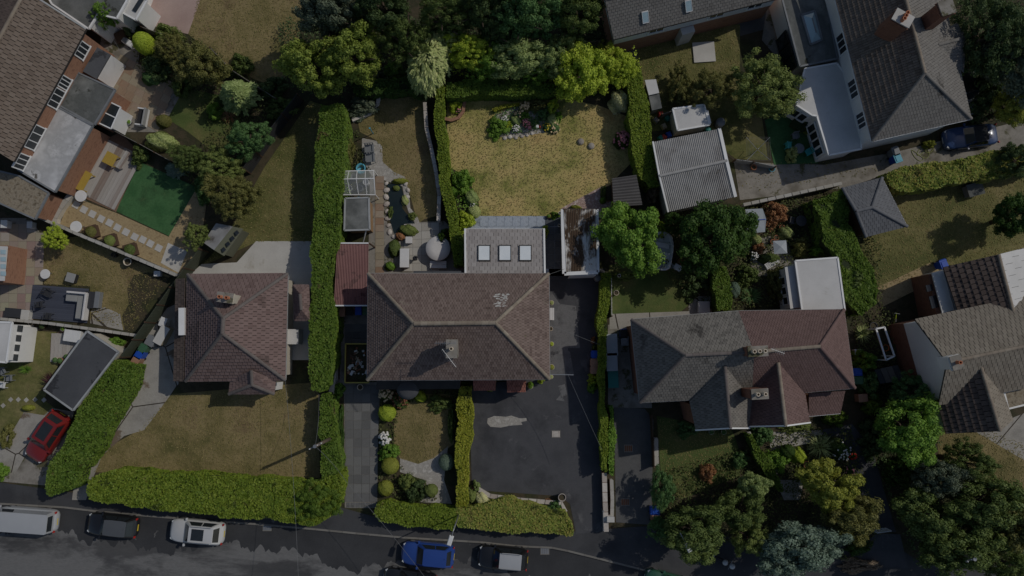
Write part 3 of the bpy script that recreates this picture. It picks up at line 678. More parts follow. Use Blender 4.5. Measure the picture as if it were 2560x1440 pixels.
sheet('pavement', KERB[:-1] + [(1900, 1500), (2200, 1600), (2700, 1600), (2700, 1425), (2300, 1405), (2230, 1360), (1990, 1360), (1620, 1315), (1420, 1330), (1140, 1312), (930, 1290), (850, 1268), (560, 1262), (240, 1240), (0, 1206), (-500, 1190)], .012, 'pavement', skirt=.02)
def L(name, pts, mat, z=.015): return sheet(name, pts, z, mat)
# --- central plot
L('lawn', [(1118, 245), (1340, 232), (1500, 265), (1565, 290), (1585, 400), (1530, 455), (1406, 520), (1400, 545), (1200, 545), (1196, 500), (1165, 440), (1128, 420), (1118, 330)], 'lawn_dry')
pt = L('patio', [(1190, 540), (1412, 540), (1412, 690), (1360, 690), (1360, 580), (1160, 580)], 'slate_wet', .02)
slabs(pt, [(1363, 567), (1411, 567), (1411, 672), (1363, 672)], 2, 6, .028, 'slab_slate', th=.04)
slabs(pt, [(1200, 541), (1362, 541), (1362, 566), (1200, 566)], 8, 1, .028, 'slate_wet', th=.04)
slabs(pt, [(1363, 541), (1411, 541), (1411, 566), (1363, 566)], 2, 1, .028, 'slab_slate', th=.04)
L('gravel_path', [(1404, 520), (1500, 468), (1530, 458), (1534, 545), (1490, 545), (1404, 545)], 'gravel_pink', .022)
L('driveway', [(1372, 672), (1512, 672), (1508, 900), (1512, 1330), (1440, 1334), (1425, 1260), (1400, 1240), (1180, 1225), (1172, 960), (1372, 948)], 'asphalt_new', .02)
# pale repair patches in the tarmac
for nm, pts in (('tarmac_patch', [(1219, 1046), (1236, 1040), (1264, 1042), (1278, 1039), (1300, 1046), (1316, 1045), (1317, 1052), (1303, 1055), (1306, 1062), (1275, 1064), (1252, 1069), (1226, 1067), (1218, 1058)]),):
    L(nm, pts, 'gravel_pale', .026)
for q in ([(1380, 890), (1400, 860), (1425, 880), (1435, 935), (1378, 935)], [(1395, 965), (1412, 960), (1418, 985), (1410, 1003), (1390, 1000), (1402, 985)]):
    L('tarmac_patch', q, 'asphalt_pale', .026)
L('tarmac_patch', [(1375, 725), (1400, 760), (1440, 765), (1450, 870), (1420, 870), (1415, 935), (1376, 935)], 'asphalt_pale', .0235)
# --- left half of the pair: rear and front
L('lawn', [(880, 240), (1062, 232), (1075, 350), (1090, 470), (1096, 538), (1060, 548), (1045, 560), (1020, 470), (985, 440), (950, 400), (940, 350), (900, 330)], 'lawn_brown')
L('path', [(905, 345), (940, 352), (955, 365), (957, 405), (985, 430), (1012, 442), (1022, 480), (1026, 520), (1045, 545), (1050, 562), (1041, 562), (1024, 537), (1013, 505), (1006, 466), (965, 452), (930, 440), (905, 400)], 'gravel_pale', .022)
L('pond', [(968, 460), (1000, 458), (1010, 490), (1005, 520), (1025, 545), (1040, 562), (1010, 575), (985, 585), (975, 550), (972, 500)], 'water', .03)
pb = L('patio', [(925, 440), (965, 455), (968, 560), (1110, 552), (1160, 600), (1165, 690), (920, 690)], 'concrete_dirty', .02)
slabs(pb, [(938, 440), (960, 440), (960, 685), (938, 685)], 1, 14, .03, 'slab_stone', th=.05)
slabs(pb, [(1010, 560), (1098, 556), (1098, 678), (1010, 678)], 4, 6, .03, 'slab_pale', th=.05)
yd = L('side_yard', [(838, 700), (925, 700), (925, 985), (838, 985)], 'concrete_dirty', .018)
slabs(yd, [(862, 810), (920, 810), (920, 960), (862, 960)], 3, 8, .026, 'slab_grey', th=.04)
dv = L('driveway', [(860, 955), (950, 955), (945, 1100), (943, 1270), (862, 1270)], 'concrete_dirty', .02)
slabs(dv, [(862, 962), (948, 962), (943, 1255), (864, 1255)], 4, 13, .028, 'slab_grey', th=.04)
slabs(dv, [(866, 1256), (942, 1256), (942, 1269), (866, 1269)], 12, 2, .028, 'slab_grey', name='paving_sett', th=.04)
L('lawn', [(985, 985), (1125, 985), (1135, 1110), (1085, 1145), (1045, 1160), (1000, 1146), (985, 1120)], 'lawn_brown')
L('gravel_bed', [(1000, 1146), (1045, 1160), (1085, 1145), (1120, 1115), (1110, 1200), (1130, 1260), (1050, 1255), (1060, 1200), (1000, 1180)], 'gravel_pale', .022)
# --- detached house on the left
L('lawn', [(430, 985), (795, 955), (800, 1195), (500, 1190), (225, 1180), (250, 1130), (330, 1085)], 'lawn_brown')
L('driveway', [(345, 890), (395, 780), (440, 760), (446, 960), (395, 1030), (360, 1075), (310, 1090), (255, 1140), (228, 1205), (215, 1250), (180, 1250), (190, 1170), (262, 1040)], 'concrete', .02)
L('lawn', [(775, 252), (805, 262), (800, 610), (640, 606), (505, 665), (560, 600), (660, 420)], 'lawn_olive')
L('patio', [(640, 603), (782, 603), (782, 900), (720, 900), (715, 690), (470, 690), (505, 660), (592, 656)], 'concrete_white', .02)
# --- top left gardens
L('lawn', [(500, -60), (760, -60), (745, 120), (700, 220), (640, 200), (560, 160), (470, 85)], 'lawn_brown')
L('patio', [(345, -40), (515, -40), (470, 85), (400, 70), (330, 45)], 'patio_pink', .02)
L('lawn', [(430, 215), (560, 240), (620, 330), (560, 400), (470, 330), (400, 285)], 'lawn_green')
tp = L('patio', [(255, 75), (350, 115), (345, 160), (450, 240), (400, 330), (280, 330), (240, 200)], 'concrete_dirty', .02)
slabs(tp, [(300, 135), (440, 210), (395, 330), (262, 255)], 7, 7, .028, 'slab_stone', th=.04)
dk = L('deck', [(213, 375), (300, 330), (352, 385), (290, 530), (210, 495)], 'deck_brown', .03)
slabs(dk, [(252, 340), (352, 388), (292, 528), (192, 478)], 13, 1, .06, 'deck_bleached', 'plank', .04, .012)
L('artificial_lawn', [(350, 405), (493, 468), (422, 590), (290, 528)], 'turf', .025)
gs = L('gravel_path', [(178, 490), (290, 532), (422, 592), (470, 478), (520, 480), (500, 620), (455, 690), (300, 620), (150, 560)], 'gravel_sand', .021)
ss = [(190, 512), (210, 524), (231, 535), (253, 547), (274, 557), (294, 569), (315, 580), (337, 592), (357, 599), (376, 609), (397, 620)]
for a, b in ss: c = P(a, b, .03); piece('stepping_stone', 'concrete_white', c, (.55, .55, .06), R(-27), gs)
L('concrete_base', [(420, 607), (468, 628), (446, 682), (402, 657)], 'concrete_white', .028)
ll = L('patio', [(-40, 545), (75, 545), (105, 590), (100, 640), (112, 700), (80, 715), (72, 795), (-40, 795)], 'concrete_dirty', .02)
slabs(ll, [(-20, 560), (112, 560), (104, 800), (-20, 800)], 6, 11, .028, 'slab_mixed', th=.04, keep=PP([(-40, 545), (75, 545), (112, 600), (108, 640), (115, 700), (80, 712), (74, 795), (-40, 795)]))
L('lawn', [(105, 600), (210, 590), (330, 650), (425, 690), (330, 830), (225, 800), (225, 715), (110, 710)], 'lawn_brown')
L('soil_bed', [(335, 688), (372, 680), (425, 695), (395, 750), (345, 832), (312, 826), (305, 790), (322, 760), (318, 720)], 'soil', .02); L('rubble_base', [(228, 775), (262, 768), (300, 785), (308, 826), (226, 808)], 'concrete', .019)
dd = L('deck', [(82, 712), (222, 722), (218, 808), (72, 796)], 'deck_dark', .05)
slabs(dd, [(82, 712), (222, 722), (218, 808), (72, 796)], 1, 17, .09, 'deck_dark', 'plank', .05, .01)
L('lawn', [(-40, 820), (140, 830), (150, 900), (110, 1000), (150, 1030), (60, 1090), (-40, 1190)], 'lawn_olive')
rd = L('deck', [(127, 850), (150, 825), (205, 845), (180, 900), (150, 905), (125, 880)], 'deck_brown', .03)
slabs(rd, [(127, 833), (205, 833), (205, 905), (127, 905)], 8, 1, .06, 'deck_bleached', 'plank', .04, .012, keep=PP([(127, 850), (150, 825), (205, 845), (180, 900), (150, 905), (125, 880)]))
for a, b in ((27, 999), (46, 999), (66, 1000), (88, 999), (110, 1000), (8, 1014)): piece('stepping_stone', 'slab_pale', P(a, b, .02), (.3, .3, .05), R(45), ll)
L('driveway', [(130, 1020), (185, 1030), (130, 1215), (-40, 1200), (-40, 1170)], 'concrete_dirty', .022)
L('path', [(60, 1030), (120, 1040), (40, 1180), (-40, 1190), (-40, 1140), (30, 1080)], 'concrete', .027)
# --- right neighbour
L('lawn', [(1522, 662), (1720, 655), (1725, 760), (1690, 790), (1525, 792)], 'lawn_green')
rp = L('patio', [(1524, 785), (1722, 778), (1722, 740), (1780, 740), (1780, 790), (1590, 822), (1524, 822)], 'concrete', .02)
L('side_yard', [(1520, 812), (1620, 812), (1630, 1020), (1520, 1020)], 'concrete_dirty', .018)
L('driveway', [(1535, 1018), (1612, 1022), (1634, 1050), (1628, 1312), (1540, 1306)], 'drive_grey', .02)
L('lawn', [(1642, 1040), (1830, 1075), (1850, 1130), (1850, 1190), (1700, 1250), (1652, 1180)], 'lawn_green')
L('path', [(2000, 1085), (2130, 1060), (2180, 1120), (2240, 1330), (2190, 1330), (2135, 1210), (2100, 1110)], 'asphalt_new', .02)
L('gravel_path', [(1930, 1080), (2050, 1075), (2070, 1100), (1960, 1120), (1940, 1200), (2010, 1200), (2000, 1250), (1960, 1250), (1920, 1160)], 'gravel_pale', .022)
L('driveway', [(2190, 1335), (2250, 1335), (2270, 1420), (2185, 1415), (2130, 1385)], 'asphalt_new', .024)
# --- top right
L('lawn', [(1590, 85), (1850, 60), (1850, 260), (1760, 270), (1600, 270)], 'lawn_olive')
L('side_yard', [(1520, 85), (1960, -20), (1960, 60), (1850, 90), (1600, 150), (1520, 150)], 'drive_grey', .012)
tq = L('patio', [(1920, 0), (1965, 0), (2000, 150), (1960, 165), (1905, 100)], 'concrete_dirty', .02)
slabs(tq, [(1920, 5), (1962, 0), (1995, 140), (1950, 150)], 3, 8, .028, 'slab_stone', th=.04)
L('lawn', [(1600, 260), (1900, 260), (1920, 400), (1840, 398), (1740, 320), (1600, 330)], 'lawn_olive', .0135)
L('artificial_lawn', [(1912, 300), (1950, 285), (2050, 330), (2045, 408), (1935, 412)], 'turf', .025)
L('driveway', [(1835, 405), (2060, 412), (2240, 380), (2560, 300), (2620, 300), (2620, 370), (2230, 432), (2110, 470), (1850, 500)], 'concrete_dirty', .02)
L('yard', [(1850, 500), (2050, 480), (2060, 660), (1850, 700)], 'soil', .012)
L('patio', [(1870, 600), (1960, 585), (1985, 650), (1980, 690), (1880, 690)], 'concrete_dirty', .019)
L('lawn', [(2180, 470), (2620, 400), (2620, 680), (2340, 660), (2200, 740), (2150, 640)], 'lawn_olive')
L('path', [(2190, 720), (2330, 655), (2360, 690), (2200, 770)], 'gravel_sand', .019)
L('lawn', [(2340, 1085), (2450, 1065), (2600, 1120), (2600, 1230), (2480, 1240), (2350, 1160)], 'lawn_brown')
L('driveway', [(2440, 1080), (2620, 1010), (2620, 1200), (2560, 1150)], 'concrete', .02)
L('side_yard', [(2140, 830), (2230, 800), (2320, 1080), (2150, 1090)], 'soil', .014)
# ================================================================ houses
def hip(t, eaves, ze, rg, zr, mat, axis='x', tw=.26, th=.28, solo=0, rmat='ridge_pale', gut='trim_white', skip=(), rstep=.45, hipmat=None, g=.012, lift=.03):
    NW, NE, SE, SW = PP(eaves, ze); a, b = PP(rg, zr)
    if axis == 'x': pl = {'s': [SW, SE, b, a], 'n': [NE, NW, a, b], 'w': [NW, SW, a], 'e': [SE, NE, b]}; hips = [(NW, a), (SW, a), (NE, b), (SE, b)]
    else: pl = {'w': [NW, SW, b, a], 'e': [SE, NE, a, b], 'n': [NE, NW, a], 's': [SW, SE, b]}; hips = [(NW, a), (NE, a), (SW, b), (SE, b)]
    for k, p in pl.items():
        if k not in skip: roof_plane(t, p, mat, tw, th, lift, solo, g=g)
    ridge(t, a, b, rmat, .16, rstep)
    for p, q in hips: ridge(t, p, q, hipmat or rmat, .13, rstep)
    for p, q in ((SW, SE), (SE, NE), (NE, NW), (NW, SW)): gutter(t, p, q, gut)
    return NW, NE, SE, SW, a, b
def wl(a, b, over, toward):
    a, b = Vector((a[0], a[1])), Vector((b[0], b[1])); d = (b - a).normalized(); n = Vector((-d.y, d.x))
    if n.dot(Vector((toward[0], toward[1])) - a) < 0: n = -n
    return a + n * over, b + n * over, (-n.x, -n.y)
# --- semi-detached pair in the middle
EV = [(920, 684), (1372, 684), (1374, 948), (918, 950)]
t = empty('semi_detached_house', base_of(PP(EV, 5)), 'brown tiled hipped pair of houses with grey rear extension and tarmac forecourt', 'house')
q = hip(t, EV, 5.0, [(1035, 809), (1238, 807)], 8.0, 'tile_house', tw=.21, th=.24, gut='trim_grey', hipmat='ridge_pale')
walls(t, q[:4], 4.95, 'brick', .35)
c = chimney(t, 1129, 872, 8.6, .7, 1.2, 1.9, 0, 'concrete_dirty', 1, 'concrete_dirty', 'pot_cream')
aerial(c, P(1127, 858, 8.5), math.pi, 1.5, 10, .9); aerial(c, P(1118, 886, 8.5), R(-52), 1.6, 11, .7)
for x0, x1, d0 in ((1180, 1242, 26), (1264, 1318, 30)):       # two front bays with little tiled roofs
    a = [P(x0 + 2, 950, 2.9), P(x1 - 2, 950, 2.9), P(x1 - 4, 950 + d0, 2.5), P(x0 + 4, 950 + d0, 2.5)]
    a[0].z = a[1].z = 3.0; bw = MB().prism([(p.x, p.y) for p in a], 0, 2.4).build('bay_window', 'brick', t)
    roof_plane(t, [a[3], a[2], a[1] + Vector((0, .5, 0)), a[0] + Vector((0, .5, 0))], 'tile_red', .2, .2)
a = PP([(945, 952), (1152, 952), (1150, 972), (940, 974)], 2.7)
MB().slab([a[0] + Vector((0, .6, .3)), a[1] + Vector((0, .6, .3)), a[2], a[3]], .15).build('porch_roof', 'fascia_dark', t)
MB().lathe(P(1020, 970, 2.55), [(.9, 0), (.9, .1), (.6, .28), (.1, .36)], 16).build('bay_roof', 'felt_dark', t, True)
MB().prism(PP([(1005, 955), (1040, 955), (1037, 975), (1008, 975)], 2.4), 0, 2.55).build('bay_window', 'trim_white', t)
MB().prism(PP([(945, 955), (1150, 955), (1148, 968), (942, 968)], 2.4), 0, 2.35).build('porch', 'brick', t)
wa, wb, no = wl(q[2], q[1], .35, q[0])
for tt in (.25, .7): window(t, wa, wb, tt, 3.9, 1.0, 1.1, no)
# rear extension with three roof windows
a = [P(1163, 573, 2.75), P(1360, 573, 2.75), P(1362, 686, 4.35), P(1164, 686, 4.35)]
roof_plane(t, [a[1], a[0], a[3], a[2]], 'tile_ext', .42, .34, solo=300, deck_t=.15)
walls(t, a, 2.6, 'render_white', .18, name='extension_wall')
MB().prism([(a[0].x + .2, a[3].y - .5), (a[1].x - .2, a[3].y - .5), (a[1].x - .2, a[3].y - .05), (a[0].x + .2, a[3].y - .05)], 0, 4.1).build('extension_wall', 'render_white', t)
for p, r_ in ((a[0], a[3]), (a[1], a[2])): MB().beam(p + Vector((0, 0, .02)), r_ + Vector((0, 0, .02)), .14, .22).build('barge_board', 'trim_white', t)
gutter(t, a[0], a[1])
def on_ext(px, py):
    lo, hi = 2.75, 4.35
    for _ in range(12):
        z = (lo + hi) / 2; p = P(px, py, z); zz = 2.75 + 1.6 * (a[0].y - p.y) / (a[0].y - a[3].y); 
        lo = hi = zz
        if abs(z - zz) < .005: break
    return P(px, py, zz) + Vector((0, 0, .05))
for x0 in (1195, 1247, 1298): skylight(t, [on_ext(x0, 614), on_ext(x0 + 31, 614), on_ext(x0 + 31, 654), on_ext(x0, 654)], 'fascia_dark', 'glass_blind')
nq = (q[1] - q[0]).cross(q[4] - q[0]).normalized(); nq = nq if nq.z > 0 else -nq
lc = MB()
for k in range(46):                                   # pale lichen growing on the tiles below the right hand hip
    x_, y_ = random.choice((1244, 1262)) + random.gauss(0, 4), random.uniform(735, 767); dd_ = P(x_, y_, 0) - Vector((0, 0, CAM_H)); ss_ = (q[0] - Vector((0, 0, CAM_H))).dot(nq) / dd_.dot(nq)
    pc = Vector((0, 0, CAM_H)) + dd_ * ss_ + nq * .05; r_ = random.uniform(.05, .11); lc.add([pc + Vector((r_ * math.cos(i_ * 1.047) * 1.4, r_ * math.sin(i_ * 1.047), 0)) - nq * (Vector((r_ * math.cos(i_ * 1.047) * 1.4, r_ * math.sin(i_ * 1.047), 0)).dot(nq)) for i_ in range(6)], [(0, 1, 2, 3, 4, 5)])
lc.build('lichen_patch', 'plaster', t)['kind'] = 'stuff'
b = PP([(1032, 676), (1152, 676), (1152, 690), (1032, 690)], 4.9)
MB().slab([b[0] - Vector((0, 0, .4)), b[1] - Vector((0, 0, .4)), b[2], b[3]], .12).build('lean_to_roof', 'felt_dark', t)
# --- detached hipped house on the left
EV = [(469, 686), (719, 684), (713, 950), (464, 953)]
t = empty('detached_house', base_of(PP(EV, 2.9)), 'rose brown tiled hipped bungalow with pale chimney beside a white concrete terrace', 'house')
q = hip(t, EV, 2.9, [(558, 796), (556, 834)], 6.2, 'tile_rose', 'y', .36, .34, 72, 'ridge_brown', 'trim_grey', g=.02, lift=.06)
walls(t, q[:4], 2.85, 'render_cream', .35)
a = PP([(440, 697), (464, 697), (462, 953), (434, 953)], 2.4)
roof_plane(t, [a[0], a[3], a[2] + Vector((.15, 0, .45)), a[1] + Vector((.15, 0, .45))], 'tile_dark', .34, .33); walls(t, a, 2.3, 'render_cream', .2)
MB().beam(P(457, 770, 2.9), P(457, 838, 2.9), .45, .5).build('side_dormer', 'trim_white', t)
a = PP([(576, 950), (690, 950), (686, 985), (572, 985)], 2.7); ap = P(628, 925, 4.1); rb = P(630, 962, 3.6)
for pl in ([a[3], a[2], rb], [a[0], a[3], rb, ap], [a[2], a[1], ap, rb]): roof_plane(t, pl, 'tile_rose', .34, .33)
ridge(t, a[3], rb, 'ridge_brown'); ridge(t, a[2], rb, 'ridge_brown'); ridge(t, rb, ap, 'ridge_brown')
walls(t, [a[0], a[1], a[2], a[3]], 2.6, 'render_white', .25)
wa, wb, no = wl(a[3], a[2], .25, ap); window(t, wa, wb, .5, 1.5, 1.8, 1.3, no, mull=2)
a = PP([(732, 712), (772, 712), (776, 802), (736, 802)], 2.7); r0, r1 = P(750, 735, 3.5), P(753, 775, 3.5)
for pl in ([a[2], a[1], r0, r1], [a[1], a[0], r0], [a[3], a[2], r1], [a[0], a[3], r1, r0]): roof_plane(t, pl, 'tile_rose', .3, .3)
ridge(t, r0, r1, 'ridge_brown'); walls(t, a, 2.6, 'render_white', .2)
for k in (0, 1): MB().box(P(733 + 3 * k, 842, .6 + .2 * k), (1.0, 1.2, 1.2), 0).build('lean_to_porch', 'roof_white', t)
chimney(t, 562, 744, 6.3, 1.1, .65, 2.2, R(-8), 'render_cream', 2)
# --- semi-detached pair on the right
t = empty('semi_detached_house', (P(1850, 900, 5).x, P(1850, 900, 5).y, 0), 'pair of houses with half grey and half plum tiled roof and two front gables', 'house')
NW, NM, NE, SE, SM, SW = PP([(1578, 799), (1846, 778), (2110, 774), (2137, 970), (1880, 992), (1600, 1006)], 5.0)
r0, rm, r1 = PP([(1713, 888), (1885, 880), (2050, 866)], 8.0)
roof_plane(t, [NW, SW, r0], 'tile_slategrey', .26, .26); roof_plane(t, [SW, SM, rm, r0], 'tile_slategrey', .26, .26); roof_plane(t, [NM, NW, r0, rm], 'tile_slategrey', .26, .26)
roof_plane(t, [SM, SE, r1, rm], 'tile_plum', .2, .2); roof_plane(t, [NE, NM, rm, r1], 'tile_plum', .2, .2); roof_plane(t, [SE, NE, r1], 'tile_plum', .2, .2)
for p, q_, m in ((r0, rm, 'ridge_brown'), (rm, r1, 'ridge_pale'), (NW, r0, 'ridge_brown'), (SW, r0, 'ridge_brown'), (NE, r1, 'tile_plum'), (SE, r1, 'tile_plum')): ridge(t, p, q_, m)
for p, q_ in ((SW, SM), (SM, SE), (SE, NE), (NE, NM), (NM, NW), (NW, SW)): gutter(t, p, q_, 'trim_grey')
walls(t, [NW, NM, NE, SE, SM, SW], 4.95, 'brick_dark', .4)
for (ax, ay, bx, by, lx, ly, rx, ry, lx2, ly2, rx2, ry2, m) in ((1812, 915, 1826, 1070, 1724, 1004, 1880, 1000, 1740, 1075, 1872, 1070, 'tile_slategrey'), (1945, 906, 1964, 1064, 1880, 992, 2012, 985, 1872, 1066, 2024, 1056, 'tile_plum')):
    A, B = P(ax, ay, 7.2), P(bx, by, 7.2); l0, l1, s0, s1 = P(lx, ly, 5), P(lx2, ly2, 5), P(rx, ry, 5), P(rx2, ry2, 5)
    for p in (l0, s0): p.z = 5.02
    Ll, Rr = A.copy(), A.copy()
    roof_plane(t, [l0, l1, B, A], m, .26, .26); roof_plane(t, [s1, s0, A, B], m, .26, .26); ridge(t, A, B, 'ridge_pale' if m == 'tile_plum' else 'ridge_brown')
    MB().prism(inset([l0, l1, s1, s0], .3), 0, 4.9).build('wall', 'brick_dark', t)
    MB().poly([l1 + Vector((0, .25, -.05)), s1 + Vector((0, .25, -.05)), B + Vector((0, .25, -.05))]).build('gable_wall', 'render_white', t)
    MB().beam(l1, B, .1, .22).beam(s1, B, .1, .22).build('barge_board', 'trim_white', t)
a = PP([(2014, 982), (2104, 976), (2101, 1033), (2022, 1040)], 3.0)
roof_plane(t, [a[3], a[2], a[1] + Vector((0, 0, .6)), a[0] + Vector((0, 0, .6))], 'tile_plum', .2, .2); walls(t, a, 2.95, 'brick_dark', .25); gutter(t, a[3], a[2])
chimney(t, 1895, 878, 9.0, 1.3, .65, 2.0, R(3), 'brick_dark', 3, 'concrete_dirty', 'pot_cream'); chimney(t, 1900, 985, 8.4, 1.1, .65, 2.4, R(3), 'brick_dark', 2, 'concrete_dirty', 'pot_cream')
aerial(t, P(1938, 880, 8.0), R(160), 1.0, 7, 1.0)
flat_roof(t, [(1988, 652), (2094, 644), (2112, 776), (2006, 782)], 3.0, 'roof_white', 'render_white')
a = PP([(1962, 668), (1986, 664), (2002, 768), (1976, 772)], 2.6); MB().slab([a[0], a[1], a[2], a[3]], .1).build('canopy_roof', 'roof_white', t)
wq = PP([(1966, 670), (1980, 770)], 2.5); MB().prism([(wq[0].x, wq[0].y), (wq[1].x, wq[1].y), (wq[1].x + 1, wq[1].y), (wq[0].x + 1, wq[0].y)], 0, 2.5).build('wall', 'render_white', t)
for tt in (.3, .55, .8): window(t, wq[0], wq[1], tt, 1.5, .7, 1.0, (-1, 0), mull=0)
# --- house on the far right
t = empty('gabled_house', (P(2430, 880, 4).x, P(2430, 880, 4).y, 0), 'brown tiled house with white gable above red brick ground floor', 'house')
A0, A1 = P(2368, 906, 7.4), P(2700, 836, 7.4)
NWc, SWc = P(2287, 799, 4.8), P(2346, 1012, 4.8); NEc, SEc = P(2640, 725, 4.8), P(2660, 950, 4.8)
roof_plane(t, [SWc, SEc, A1, A0], 'tile_tan', .36, .36, solo=60, g=.02, lift=.06); roof_plane(t, [NEc, NWc, A0, A1], 'tile_tan', .36, .36, solo=90, g=.02, lift=.06); ridge(t, A0, A1, 'ridge_pale')
gw = inset([NWc, NEc, SEc, SWc], .3)
MB().prism([(p.x, p.y) for p in gw], 0, 2.5).build('ground_floor_wall', 'brick_dark', t); MB().prism([(p.x, p.y) for p in gw], 2.5, 4.8).build('upper_wall', 'render_white', t)
ga, gb = Vector((gw[0].x, gw[0].y, 4.7)), Vector((gw[3].x, gw[3].y, 4.7)); gc = Vector((A0.x + .25, A0.y, 7.3)); dx = Vector((.3, 0, 0))
MB().add([ga, gb, gc, ga + dx, gb + dx, gc + dx], [(0, 1, 2), (5, 4, 3), (0, 3, 4, 1), (1, 4, 5, 2), (2, 5, 3, 0)]).build('gable_wall', 'render_white', t)
n0, n1 = P(2358, 668, 3.6), P(2397, 785, 3.6); m0, m1 = P(2496, 636, 5.4), P(2548, 840, 5.4)
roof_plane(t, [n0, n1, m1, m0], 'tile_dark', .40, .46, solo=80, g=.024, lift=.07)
k0, k1 = P(2600, 610, 3.6), P(2650, 800, 3.6); roof_plane(t, [k1, k0, m0, m1], 'roof_white', .9, .9); ridge(t, m0, m1, 'ridge_pale')
walls(t, [n0, n1, k1, k0], 3.5, 'render_white', .3)
flat_roof(t, [(2330, 683), (2358, 676), (2386, 775), (2356, 783)], 3.0, 'roof_white', 'brick_dark', None)
MB().prism(PP([(2302, 690), (2335, 683), (2362, 782), (2322, 790)], 1.5), 0, 2.6).build('extension_wall', 'brick_dark', t)
sw = PP([(2328, 700), (2345, 782)], 2.0)
MB().beam(P(2321, 712, 2.6), P(2325, 728, 2.6), .5, .1).build('roof_vent', 'glass_dark', t); MB().beam(P(2330, 740, 2.6), P(2338, 770, 2.6), .55, .1).build('rooflight', 'glass_dark', t)
s0, s1 = P(2452, 918, 6.6), P(2500, 1078, 6.6); e0, e1 = P(2346, 1012, 4.4), P(2366, 1084, 4.4); f0, f1 = P(2508, 985, 4.4), P(2532, 1050, 4.4)
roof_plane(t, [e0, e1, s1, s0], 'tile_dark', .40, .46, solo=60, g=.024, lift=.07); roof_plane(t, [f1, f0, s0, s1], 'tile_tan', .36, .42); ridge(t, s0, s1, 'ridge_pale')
walls(t, [e0, e1, f1, f0], 4.3, 'render_white', .3)
flat_roof(t, [(2510, 980), (2600, 960), (2610, 1000), (2520, 1022)], 2.8, 'felt_gravel', 'brick_dark')
chimney(t, 2392, 906, 8.2, .7, .9, 1.6, R(15), 'render_white', 1)
# --- white house top right
t = empty('white_house', (P(2260, 200, 4).x, P(2260, 200, 4).y, 0), 'white rendered house with ribbed brown roof, two tall brick chimneys and white conservatory', 'house')
W0, W1, S1 = P(2066, -90, 5.2), P(2180, 353, 5.2), P(2428, 297, 5.2); r1, r0 = P(2312, 183, 8.2), P(2236, -110, 8.2); E0 = P(2330, -130, 5.2)
roof_plane(t, [W0, W1, r1, r0], 'tile_brown', .19, .36, lift=.05, stagger=False); roof_plane(t, [W1, S1, r1], 'tile_cement', .24, .3); roof_plane(t, [S1, E0, r0, r1], 'tile_cement', .24, .3)
ridge(t, r0, r1, 'ridge_pale'); ridge(t, W1, r1, 'tile_cement'); ridge(t, S1, r1, 'tile_cement'); gutter(t, W0, W1); gutter(t, W1, S1)
ww = walls(t, [W0, W1, S1, E0], 5.1, 'render_white', .35)
a = PP([(2344, 85), (2392, 58), (2416, 92), (2408, 182)], 5.0); ap = P(2345, 112, 6.4); bp = P(2398, 98, 6.0)
roof_plane(t, [a[3], a[2], bp, ap], 'tile_cement', .24, .3); roof_plane(t, [a[2], a[1], a[0], ap, bp][0:2] + [ap, bp], 'tile_cement', .24, .3); ridge(t, bp, ap, 'tile_cement')
roof_plane(t, [a[1], a[0], ap], 'tile_cement', .24, .3)
MB().prism([(p.x, p.y) for p in inset([a[0], a[1], a[2], a[3]], .3)], 0, 4.9).build('bay_wall', 'render_white', t)
chimney(t, 2258, 45, 9.6, .85, 1.3, 2.6, R(60), 'brick_dark', 3, 'concrete_white', 'pot_red'); chimney(t, 2368, 18, 9.6, 1.0, 1.0, 3.4, R(18), 'brick_dark', 0)
wa, wb, no = wl(W0, W1, .35, r1)
for tt, wd in ((.42, 1.6), (.68, 1.5), (.86, 1.3)): window(t, wa, wb, tt, 3.9, wd, 1.2, no, mull=2)
fr = flat_roof(t, [(1948, -30), (2056, -40), (2094, 146), (2000, 166)], 3.0, 'felt_grey', 'render_white', 'lead')
l = [P(2004, 38, 3.05), P(2036, 28, 3.05), P(2054, 100, 3.05), P(2026, 112, 3.05)]; k0 = (l[0] + l[1]) / 2 * .5 + sum(l, Vector((0, 0, 0))) / 4 * .5; k1 = (l[2] + l[3]) / 2 * .5 + sum(l, Vector((0, 0, 0))) / 4 * .5; k0.z = k1.z = 3.5
rl = MB().beam(l[0], l[1], .15, .2).beam(l[1], l[2], .15, .2).beam(l[2], l[3], .15, .2).beam(l[3], l[0], .15, .2).beam(k0, k1, .08, .06).build('roof_lantern', 'lead', t)
for pl in ([l[0], l[3], k1, k0], [l[2], l[1], k0, k1], [l[1], l[0], k0], [l[3], l[2], k1]): MB().poly(pl).build('pane', 'glass_sky', rl)
wq = PP([(1955, 20), (2000, 168)], 2.7)
for tt in (.45, .65, .85): window(t, wq[0], wq[1], tt, 1.4, 1.1, 2.0, (-1, 0), 'fascia_dark', mull=0, off=.1)
flat_roof(t, [(2012, 172), (2092, 158), (2122, 200), (2150, 318), (2153, 372), (2072, 388), (2042, 290), (2030, 288), (1990, 262)], 2.9, 'roof_white', 'render_white', 'trim_white')
wq = PP([(1985, 266), (2030, 292)], 2.5)
for tt in (.3, .7): window(t, wq[0], wq[1], tt, 1.5, .7, 1.3, (-1, -1), mull=0, off=-.05)
wq = PP([(2036, 292), (2066, 388)], 2.5)
for tt in (.2, .4, .6, .82): window(t, wq[0], wq[1], tt, 1.4, .7, 1.4, (-1, 0), mull=0, off=-.05)
